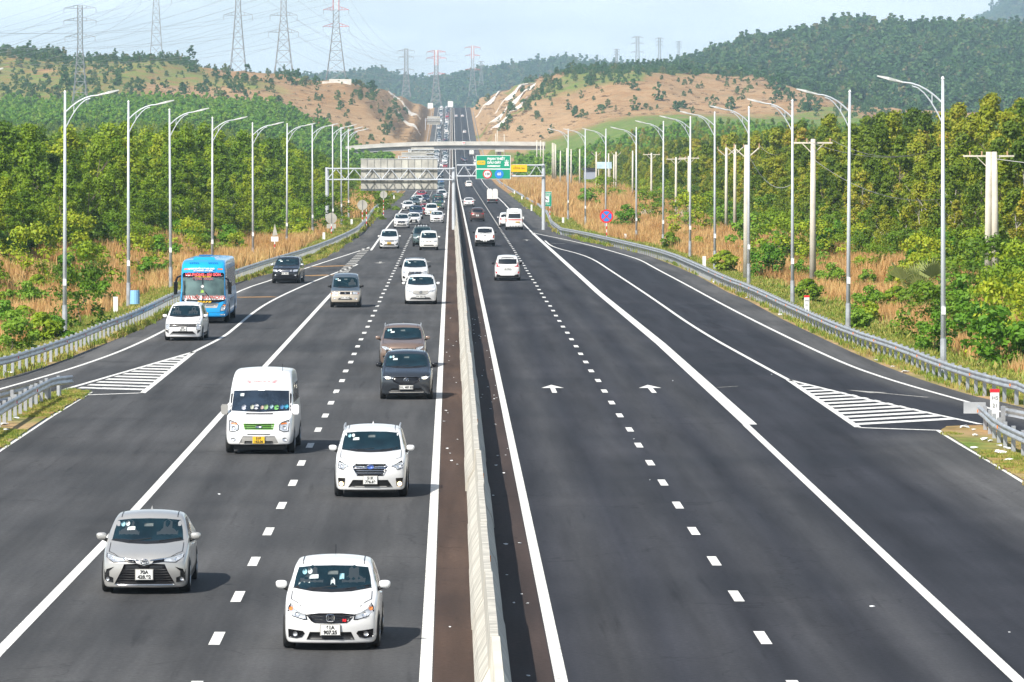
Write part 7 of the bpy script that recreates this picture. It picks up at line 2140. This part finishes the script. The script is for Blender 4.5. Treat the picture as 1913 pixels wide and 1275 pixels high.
# ---- far plantation and hill scrub
# a few countable trees on the hills carry the source crowns
def px_tree(kind, k, xpx, Y, s, label, group, **kw):
    x = PY(xpx, Y, 300).x
    return tree(kind, k, x, Y, s, label, group, **kw)
PL = 'lone trees on the hills'
px_tree('h', 3, 358, 2240, .95, 'lone dark tree on the left hill crest right of the second pylon', PL)
px_tree('h', 1, 407 / 3.75, 2240, .8, 'lone tree on the skyline at the upper left', PL)
px_tree('h', 0, 120, 1960, .9, 'round dark tree beside the foot of the leftmost pylon', PL)
px_tree('h', 3, 56, 2235, .8, 'pointed dark tree in the skyline grove at the upper left', PL)
px_tree('h', 2, 572, 2150, .55, 'dark bush clump on the brown hill below the large pylon', PL)
px_tree('h', 0, 694, 2380, .8, 'dark round tree on the brown knoll right of the large pylon', PL)
px_tree('h', 2, 415, 1900, .75, 'dark bush on the brown slope left of centre', PL)
px_tree('h', 3, 1230, 2100, .75, 'dark twin tree in the middle of the right brown hill', PL)
px_tree('h', 1, 1366, 2080, .6, 'small dark tree on the right brown hill near the sixth lamp', PL)
px_tree('h', 0, 1455, 2200, .9, 'tall dark tree on the brown hill edge at the right', PL)
px_tree('h', 1, 912, 2850, .6, 'dark tree on the cutting top right of the highway crest', PL)
px_tree('h', 3, 893, 2860, .55, 'pointed dark tree on the cutting top nearest the pink pylon', PL)
for k in range(3): px_tree('c', k, (655, 1010, 1265)[k], (1380, 1330, 1400)[k], 1.0, ('bright green plantation tree left of the overpass end', 'bright green plantation tree right of the overpass end', 'bright green plantation tree before the field on the right')[k], 'plantation trees near the overpass')
rc = np.random.RandomState(8)
def region(n, fx, y0, y1, dens=None):
    out = []
    Ys = y0 + (y1 - y0) * rc.rand(n)
    for Y in Ys:
        a, b = fx(Y); out.append((a + (b - a) * rc.rand(), Y))
    return out
q = region(3200, lambda Y: (-(.0945 * Y + 8), -19 - .02 * max(0, Y - 1560) - (12 if Y > 1750 else 0)), 1500, 1860)
q += region(900, lambda Y: (20 + .0 * Y, .122 * Y + 8), 1480, 1600)
q += [(x, y) for x, y in region(2600, lambda Y: (21, .122 * Y + 8), 1300, 1500)]
z = TZa([a for a, b in q], [b for a, b in q])
scatter('plantation', [(x, y, float(zz) - .2, .75 + .4 * rc.rand()) for (x, y), zz in zip(q, z)], crowns_of('c'), 'bright green young plantation covering the lower slopes')
# scrub on hills
q = []
for (x, y) in region(9000, lambda Y: (-(.096 * Y + 12), -24), 1860, 2500):
    c = cover_main(np.array([x]), np.array([y]))[0][1]
    if rc.rand() < (.22 if c > .35 else .07): q.append((x, y, .16 + .38 * rc.rand() ** 2.5))
for (x, y) in region(120, lambda Y: (-(.096 * Y + 12), -(.055 * Y)), 2200, 2300): q.append((x, y, .25 + .25 * rc.rand()))
for (x, y) in region(70, lambda Y: (-(.0935 * Y), -(.079 * Y)), 2200, 2290): q.append((x, y, .4 + .35 * rc.rand()))
for (x, y) in region(5000, lambda Y: (22, .122 * Y + 12), 2000, 2500):
    c = cover_main(np.array([x]), np.array([y]))[0][1]
    if rc.rand() < (.30 if c > .35 else .08): q.append((x, y, .20 + .40 * rc.rand() ** 2))
for (x, y) in region(420, lambda Y: (60, .122 * Y + 12), 2400, 2480): q.append((x, y, .3 + .3 * rc.rand()))
z = TZa([a[0] for a in q], [a[1] for a in q])
scatter('hill_scrub', [(a[0], a[1], float(zz) - .3, a[2]) for a, zz in zip(q, z)], crowns_of('h'), 'scattered bushes and banana clumps over the hills')
q = [(x, y, (.65 + 1.0 * rc.rand() ** 1.8) * (.62 + .38 * float(sstep(110, 220, np.array(x))))) for x, y in region(12500, lambda Y: (48 + .09 * max(0, 3100 - Y) * (Y < 3100), .124 * Y + 14), 2490, 3480)]
z = TZa([a[0] for a in q], [a[1] for a in q])
scatter('hill_forest', [(a[0], a[1], float(zz) - .6, a[2]) for a, zz in zip(q, z)], crowns_of('h'), 'dense mixed forest covering the right-hand ridge')
KIND['d'] = [(crown_mesh('crown', 170 + k, 1.8, 2.8, 220, .6, M['straw_bush'], .0, 'bush', 9), None, 2) for k in range(2)]
so = []
for k in range(2):
    x, Y_ = (-34, 31)[k], (2080, 2120)[k]
    so.append(tree('d', k, x, Y_, .8, ('dry brown bush on the left cutting slope', 'dry brown bush on the right cutting slope')[k], 'dry bushes on the cuttings', 'shrub', 'shrub'))
q = []
for (x, y) in region(5200, lambda Y: (-(.096 * Y + 12), -16), 1750, 2900) + region(6200, lambda Y: (15, .122 * Y + 12), 1650, 2900):
    c = cover_main(np.array([x]), np.array([y]))[0][1]
    if c < .5: q.append((x, y, .25 + .6 * rc.rand() ** 2))
z = TZa([a[0] for a in q], [a[1] for a in q])
scatter('hill_grass', [(a[0], a[1], float(zz) - .4, a[2]) for a, zz in zip(q, z)], crowns_of('d'), 'dry brown grass clumps over the brown hills and cuttings', zs=.5)
def far_pts(zf, n, fx, y0, y1, s0, s1):
    q = region(n, fx, y0, y1); X = np.array([a for a, b in q]); YY = np.array([b for a, b in q]); Z = zf(X, YY)
    return [(float(x), float(y), float(z_) - 1, s0 + (s1 - s0) * rc.rand()) for x, y, z_ in zip(X, YY, Z) if z_ > 0]
scatter('distant_forest', far_pts(zf_mid, 5200, lambda Y: ((470 - 842) * Y / F_PX, (1420 - 842) * Y / F_PX), 5100, 6350, 1.3, 2.1) + far_pts(zf_mt, 1500, lambda Y: ((1760 - 842) * Y / F_PX, (2000 - 842) * Y / F_PX), 7000, 8300, 1.8, 2.8), crowns_of('h'), 'hazy forest on the distant hills')

# ------------------------------------------------------------------ shrubs of the verge
SH = 'shrubs in the dry grass behind the guardrails'
def shrub(k, xpx, ypx, s, label, z=0.0):
    p = P(xpx, ypx, z); return tree('b', k, p.x, p.y, s, label, SH, 'shrub', 'shrub')
for k, (kd, x, y, s, lab) in enumerate([
    (2, 148, 617, .95, 'large bright shrub beside the nearest street lamp on the left'), (1, 48, 575, .9, 'leafy shrub near the left picture edge'), (0, 75, 640, .9, 'small shrub behind the guardrail at the far left'), (1, 8, 610, .9, 'shrub cut by the left picture edge'), (2, 172, 552, 1.15, 'tall leafy shrub between the first and second street lamp on the left'), (1, 182, 575, 1.0, 'yellow green shrub below the tall one on the left'), (2, 262, 512, 1.1, 'bushy shrub right of the second street lamp on the left'), (1, 300, 500, 1.2, 'shrub beside the third street lamp on the left'), (2, 355, 486, 1.1, 'shrub above the coach roof'), (1, 420, 470, 1.2, 'shrub between fourth and fifth street lamp on the left'), (0, 560, 452, 1.3, 'low shrub right of the sixth street lamp on the left'), (1, 535, 440, 1.4, 'green shrub behind the sixth street lamp on the left'), (3, 100, 632, 1.0, 'tiny shrub at the rail left of the nearest left lamp'), (2, 215, 500, 1.1, 'dark shrub left of the second left street lamp'), (1, 20, 660, .8, 'low shrub at the bottom of the left bank'),
    (0, 1506, 566, .9, 'tiny shrub beside the red capped post'), (1, 1548, 540, .9, 'leafy sapling between two lamps on the right bank'), (0, 1672, 560, .9, 'small shrub in tall brown grass right of the second right lamp'), (0, 1622, 600, .8, 'low green shrub left of the second right lamp foot'), (3, 1608, 620, 1.0, 'tiny shrub close to the right guardrail'), (2, 1862, 600, 1.0, 'big leafy shrub right of the nearest right lamp'), (2, 1900, 585, 1.2, 'big leafy shrub at the right picture edge'), (1, 1800, 612, 1.0, 'leafy shrub right of the lamp number plate'), (1, 1745, 660, .8, 'yellow green shrub beside the nearest right lamp foot'), (2, 1820, 560, 1.1, 'shrub in front of the paired poles'), (1, 1430, 520, 1.1, 'dark shrub left of the thick crossarm pole'), (2, 1462, 492, 1.3, 'drooping shrub above the fourth right lamp'), (0, 1350, 510, 1.0, 'small shrub on the bank at the fourth right lamp'), (0, 1252, 470, 1.1, 'round small shrub left of the seventh right lamp'), (1, 1165, 428, 1.4, 'green shrub right of the no stopping sign'), (2, 1210, 418, 1.3, 'green shrub below the lone pole with wide crossarm'), (2, 1290, 448, 1.5, 'bushy shrub at the wood edge on the right'), (1, 1090, 395, 1.6, 'green shrub left of the no stopping sign'), (2, 1130, 388, 1.5, 'green shrub behind the no stopping sign'), (1, 1400, 465, 1.5, 'leafy shrub behind the tall thick pole')]):
    shrub(kd, x, y, s, lab)
rs = random.Random(77)
for side, word in ((-1, 'left'), (1, 'right')):
    n_ = 0
    while n_ < 42:
        Y_ = rs.uniform(190, 600) if side > 0 else rs.uniform(215, 600)
        e = float(XL(Y_)) if side < 0 else float(XR(Y_)); f = FL(Y_) if side < 0 else FR(Y_)
        x = e + side * rs.uniform(5.0, max(6, abs(f - e)))
        if not in_view(x, Y_, 0): continue
        kd = rs.choice([0, 0, 1, 3, 3]); n_ += 1
        tree('b', kd, x, Y_, rs.uniform(.55, .95), '%s shrub scattered in the dry grass of the %s bank' % (('low bushy', 'leafy', '', 'tiny')[kd], word), 'shrubs scattered over the %s bank, %s' % (word, ('low bushy', 'leafy', '', 'tiny')[kd]), 'shrub', 'shrub')
q = []
ru = np.random.RandomState(31)
for k in range(2600):
    side = -1 if k % 2 else 1
    Y_ = 200 + 900 * ru.rand() ** 1.3
    f = FL(Y_) if side < 0 else FR(Y_)
    x = f - side * (2.6 * ru.rand() ** 1.5 * (1.0 if ru.rand() < .8 else 3.2)) + side * 2.5 * ru.rand()
    if in_view(x, Y_): q.append((x, Y_, .5 + .8 * ru.rand()))
z = TZa([a[0] for a in q], [a[1] for a in q])
scatter('undergrowth', [(a[0], a[1], float(zz) - .1, a[2]) for a, zz in zip(q, z)], crowns_of('b'), 'leafy undergrowth along the edges of both woods')
# fan palm in the right wood
def palm(x, y, lab):
    root = empty('fan_palm', (x, y, TZ(x, y)), .4, label=lab, cat='palm')
    rr = random.Random(4); pm = leaf_material('palm_leaf', [(0, (.16, .21, .05)), (1, (.34, .36, .12))])
    for k in range(9):
        a = 2 * PI * k / 9 + rr.uniform(-.2, .2); el = rr.uniform(1.0, 1.45); L = rr.uniform(1.9, 2.8)
        d = Vector((math.cos(a) * math.cos(el), math.sin(a) * math.cos(el), math.sin(el))); tip = d * L
        mb = MB().tube([(0, 0, 0), tuple(tip)], [.05, .03], 4)
        side = d.cross(Vector((0, 0, 1))).normalized(); upv = side.cross(d)
        for j in range(17):
            t = -1.15 + 2.3 * j / 16; q = (d * math.cos(t) + side * math.sin(t)).normalized(); e = tip + q * rr.uniform(1.1, 1.4)
            n_ = q.cross(upv).normalized() * .055
            mb.add([tip, tip.lerp(e, .55) + n_, e - Vector((0, 0, .06)), tip.lerp(e, .55) - n_], [(0, 1, 2, 3)])
        mb.build('palm_frond', pm, root)
    return root
p = PY(1722, 262, 505); palm(p.x, 262, 'fan palm with upright fronds at the edge of the right wood')
# ------------------------------------------------------------------ dry grass
def tuft_mesh(name, seed, n_, h, spread, wd, mtl, lean=.35):
    rr = np.random.RandomState(seed); vs, fs = [], []
    for k in range(n_):
        a = rr.rand() * 2 * PI; q = spread * rr.rand() ** .6; x, y = math.cos(a) * q, math.sin(a) * q
        hh = h * (.5 + .6 * rr.rand()); la = rr.rand() * 2 * PI; ll = lean * hh * rr.rand()
        dx, dy = math.cos(la) * ll, math.sin(la) * ll; t = rr.rand() * PI; wx, wy = math.cos(t) * wd, math.sin(t) * wd
        b = len(vs)
        vs += [(x - wx, y - wy, -.05), (x + wx, y + wy, -.05), (x + dx * .4 + wx * .9, y + dy * .4 + wy * .9, hh * .6), (x + dx * .4 - wx * .9, y + dy * .4 - wy * .9, hh * .6), (x + dx, y + dy, hh)]
        fs += [(b, b + 1, b + 2, b + 3), (b + 3, b + 2, b + 4)]
    me = bpy.data.meshes.new(name); me.from_pydata(vs, [], fs); me.materials.append(mtl); me.update()
    return me
M['reed'] = leaf_material('white_reed_plumes', [(0, (.55, .48, .38)), (1, (.80, .76, .66))], .3)
KIND['w'] = [(tuft_mesh('tuft', 300, 34, 1.7, .7, .05, M['reed'], .25), None, 1)]
o = link(bpy.data.objects.new('reed_tuft', KIND['w'][0][0])); pr_ = P(1168, 412); o.location = (pr_.x, pr_.y, TZ(pr_.x, pr_.y)); tag(o, 'white plumed reed tuft at the left end of the reed row', None, None, 'stuff')
q = []
for k in range(26):
    pr_ = P(1165 + 50 * rnd.random() if k < 18 else 1268 + 20 * rnd.random(), 409 + 6 * rnd.random() if k < 18 else 421 + 5 * rnd.random()); q.append((pr_.x, pr_.y, TZ(pr_.x, pr_.y), rnd.uniform(.8, 1.2)))
scatter('reeds', q, [o], 'row of white plumed reeds behind the no stopping sign')
pb = P(262, 578); bx_ = MB().bar((0, 0, 0), (0, 0, .75), .28, 14, .25).build('blue_tub', M['litter_blue'], None, label='pale blue plastic tub behind the left guardrail near the second lamp', cat='tub'); bx_.location = (pb.x - .3, pb.y, TZ(pb.x, pb.y) + .3)

M['straw'] = leaf_material('dry_grass_blades', [(0, (.40, .20, .07)), (.35, (.56, .32, .12)), (.7, (.72, .48, .21)), (1, (.60, .48, .17))], .3)
M['verge_grass'] = leaf_material('verge_grass_blades', [(0, (.13, .22, .03)), (.4, (.24, .31, .045)), (.75, (.42, .38, .09)), (1, (.55, .38, .17))], .3)
KIND['g'] = [(tuft_mesh('tuft', 200 + k, 60, [1.15, 1.0, .8][k], .75, .022, M['straw']), None, 1) for k in range(3)]
KIND['v'] = [(tuft_mesh('tuft', 210 + k, 60, [.26, .20][k], .55, .02, M['verge_grass'], .8), None, 1) for k in range(2)]
def tuft_sources(kind, spots, lab):
    out = []
    for k, (x, y) in enumerate(spots):
        o = link(bpy.data.objects.new('grass_tuft', KIND[kind][k % len(KIND[kind])][0])); o.location = (x, y, TZ(x, y)); tag(o, lab % ('first', 'second', 'third')[k], None, None, 'stuff')
        out.append(o)
    return out
sg = tuft_sources('g', [(-23, 262), (23.2, 232), (22.5, 300)], 'tall dry grass tuft on the bank, %s of those standing apart')
sv = tuft_sources('v', [(-20.2, 232), (18.2, 214)], 'low yellow green tuft beside the guardrail, %s of two')
q = []
rg = np.random.RandomState(21)
def bank(n, y0, y1, side, d0, d1, smin, smax, bias=1.0, thr=.0):
    out = []
    Ys = y0 + (y1 - y0) * rg.rand(n) ** bias
    for Y in Ys:
        e = float(XL(Y)) if side < 0 else float(XR(Y)); f = FL(Y) if side < 0 else FR(Y)
        lim = min(abs(f - e) + 2.0, d1)
        d = d0 + (lim - d0) * rg.rand()
        x = e + side * d
        if not in_view(x, Y, 1.5): continue
        nn = float(fbm(np.array([x / 6.0]), np.array([Y / 8.0]), 3)[0])
        if nn < thr: continue
        out.append((x, Y, (smin + (smax - smin) * rg.rand()) * (.6 + .8 * nn)))
    return out
q += bank(9500, 180, 330, -1, 4.2, 30, .6, 1.15, thr=.46) + bank(11000, 150, 330, 1, 5.2, 30, .6, 1.2, thr=.46)
q += bank(9500, 330, 620, -1, 3.6, 30, .7, 1.3, thr=.42) + bank(11500, 330, 620, 1, 4.0, 30, .7, 1.3, thr=.44)
q += bank(7000, 620, 1300, -1, 2.5, 30, 1.3, 2.2) + bank(7500, 620, 1300, 1, 2.5, 30, 1.3, 2.2)
z = TZa([a[0] for a in q], [a[1] for a in q])
scatter('dry_grass', [(a[0], a[1], float(zz), a[2]) for a, zz in zip(q, z)], sg, 'tall dry brown grass on the banks behind the guardrails', tilt=.3)
q = bank(5000, 170, 420, -1, .5, 4.2, .6, 1.3) + bank(6500, 140, 420, 1, .7, 4.8, .6, 1.3) + bank(4500, 420, 1000, -1, .5, 3.4, 1.1, 2.0) + bank(4500, 420, 1000, 1, .6, 3.6, 1.1, 2.0)
q += bank(9000, 150, 620, 1, 4, 18, 1.0, 2.6, thr=.30) + bank(6500, 180, 620, -1, 4, 16, 1.0, 2.4, thr=.30)
z = TZa([a[0] for a in q], [a[1] for a in q])
V_ = [(a[0], a[1], float(zz), a[2]) for a, zz in zip(q, z)]
def inside_poly(x, y, poly):
    r_ = False; n_ = len(poly)
    for i in range(n_):
        a, b = poly[i], poly[(i + 1) % n_]
        if (a.y > y) != (b.y > y) and x < (b.x - a.x) * (y - a.y) / (b.y - a.y) + a.x: r_ = not r_
    return r_
for isl in (ISL_R, ISL_L):
    pl = [P(*q_) for q_ in isl]; x0, x1 = min(p.x for p in pl), max(p.x for p in pl); y0, y1 = min(p.y for p in pl), max(p.y for p in pl)
    for k in range(2600):
        x, y = x0 + (x1 - x0) * rg.rand(), y0 + (y1 - y0) * rg.rand()
        if inside_poly(x, y, pl) and float(fbm(np.array([x / 2.5]), np.array([y / 3.0]), 3)[0]) > .42: V_.append((x, y, .03, .22 + .25 * rg.rand()))
scatter('verge_grass', V_, sv, 'short yellow green grass under the guardrails and on the gore islands', tilt=.2)

# ------------------------------------------------------------------ litter
lm = []
for k in range(4):
    bm = bmesh.new(); bmesh.ops.create_icosphere(bm, subdivisions=1, radius=.11)
    for v in bm.verts: v.co += Vector((rnd.uniform(-.06, .06), rnd.uniform(-.06, .06), rnd.uniform(-.03, .03))); v.co.z *= .45
    me = bpy.data.meshes.new('litter'); bm.to_mesh(me); bm.free(); me.materials.append(M['litter']); lm.append(me)
n_l = 0
spots = []
for k in range(46):
    Y = rnd.uniform(170, 330); spots.append((float(XR(Y)) + rnd.uniform(.2, 2.2), Y, 'beside the right guardrail'))
for k in range(12):
    Y = rnd.uniform(200, 330); spots.append((float(XL(Y)) - rnd.uniform(.2, 1.8), Y, 'beside the left guardrail'))
for (x, y) in ((1802, 803), (1818, 808), (1822, 818), (1838, 826), (1850, 829), (1868, 838), (1865, 848), (1880, 843), (1868, 851), (1883, 865), (1820, 842)):
    p = P(x, y); spots.append((p.x, p.y, 'on the right gore island'))
for (x, y) in ((18, 700), (30, 786), (6, 798), (12, 808)):
    p = P(x, y); spots.append((p.x, p.y, 'on the left gore island'))
for k in range(60):
    Y = rnd.uniform(72, 260); spots.append((rnd.choice([-1, 1, 1]) * rnd.uniform(.36, 1.0) , Y, 'on the median strip'))
for k in range(14):
    Y = rnd.uniform(75, 200); spots.append((rnd.uniform(-8, 14), Y, 'on the asphalt'))
for x, y, w_ in spots:
    o = link(bpy.data.objects.new('litter', lm[n_l % 4])); n_l += 1
    on = w_ in ('on the median strip', 'on the asphalt')
    s = rnd.uniform(.5, 1.3) if not on else rnd.uniform(.15, .38)
    o.location = (x, y, (TZ(x, y) + .04) if 'guardrail' in w_ else .09 if 'island' in w_ else .012); o.scale = (s, s * 1.2, s); o.rotation_euler = (0, 0, rnd.uniform(0, 6))
    tag(o, 'small scrap of pale litter lying ' + w_, 'litter', 'scraps of litter lying ' + w_)
# haze
hz = MB().box((200, 6000, 165), (6400, 12400, 346)).build('haze', [], None, kind='stuff', label='pale bluish air over the whole valley')
hm = bpy.data.materials.new('haze_air'); hm.use_nodes = True
hm.node_tree.nodes.clear()
pv = hm.node_tree.nodes.new('ShaderNodeVolumePrincipled')
pv.inputs['Density'].default_value = 0.95e-4
pv.inputs['Color'].default_value = (.60, .82, 1.0, 1)
ho = hm.node_tree.nodes.new('ShaderNodeOutputMaterial')
hm.node_tree.links.new(pv.outputs[0], ho.inputs['Volume'])
hz.data.materials.append(hm)
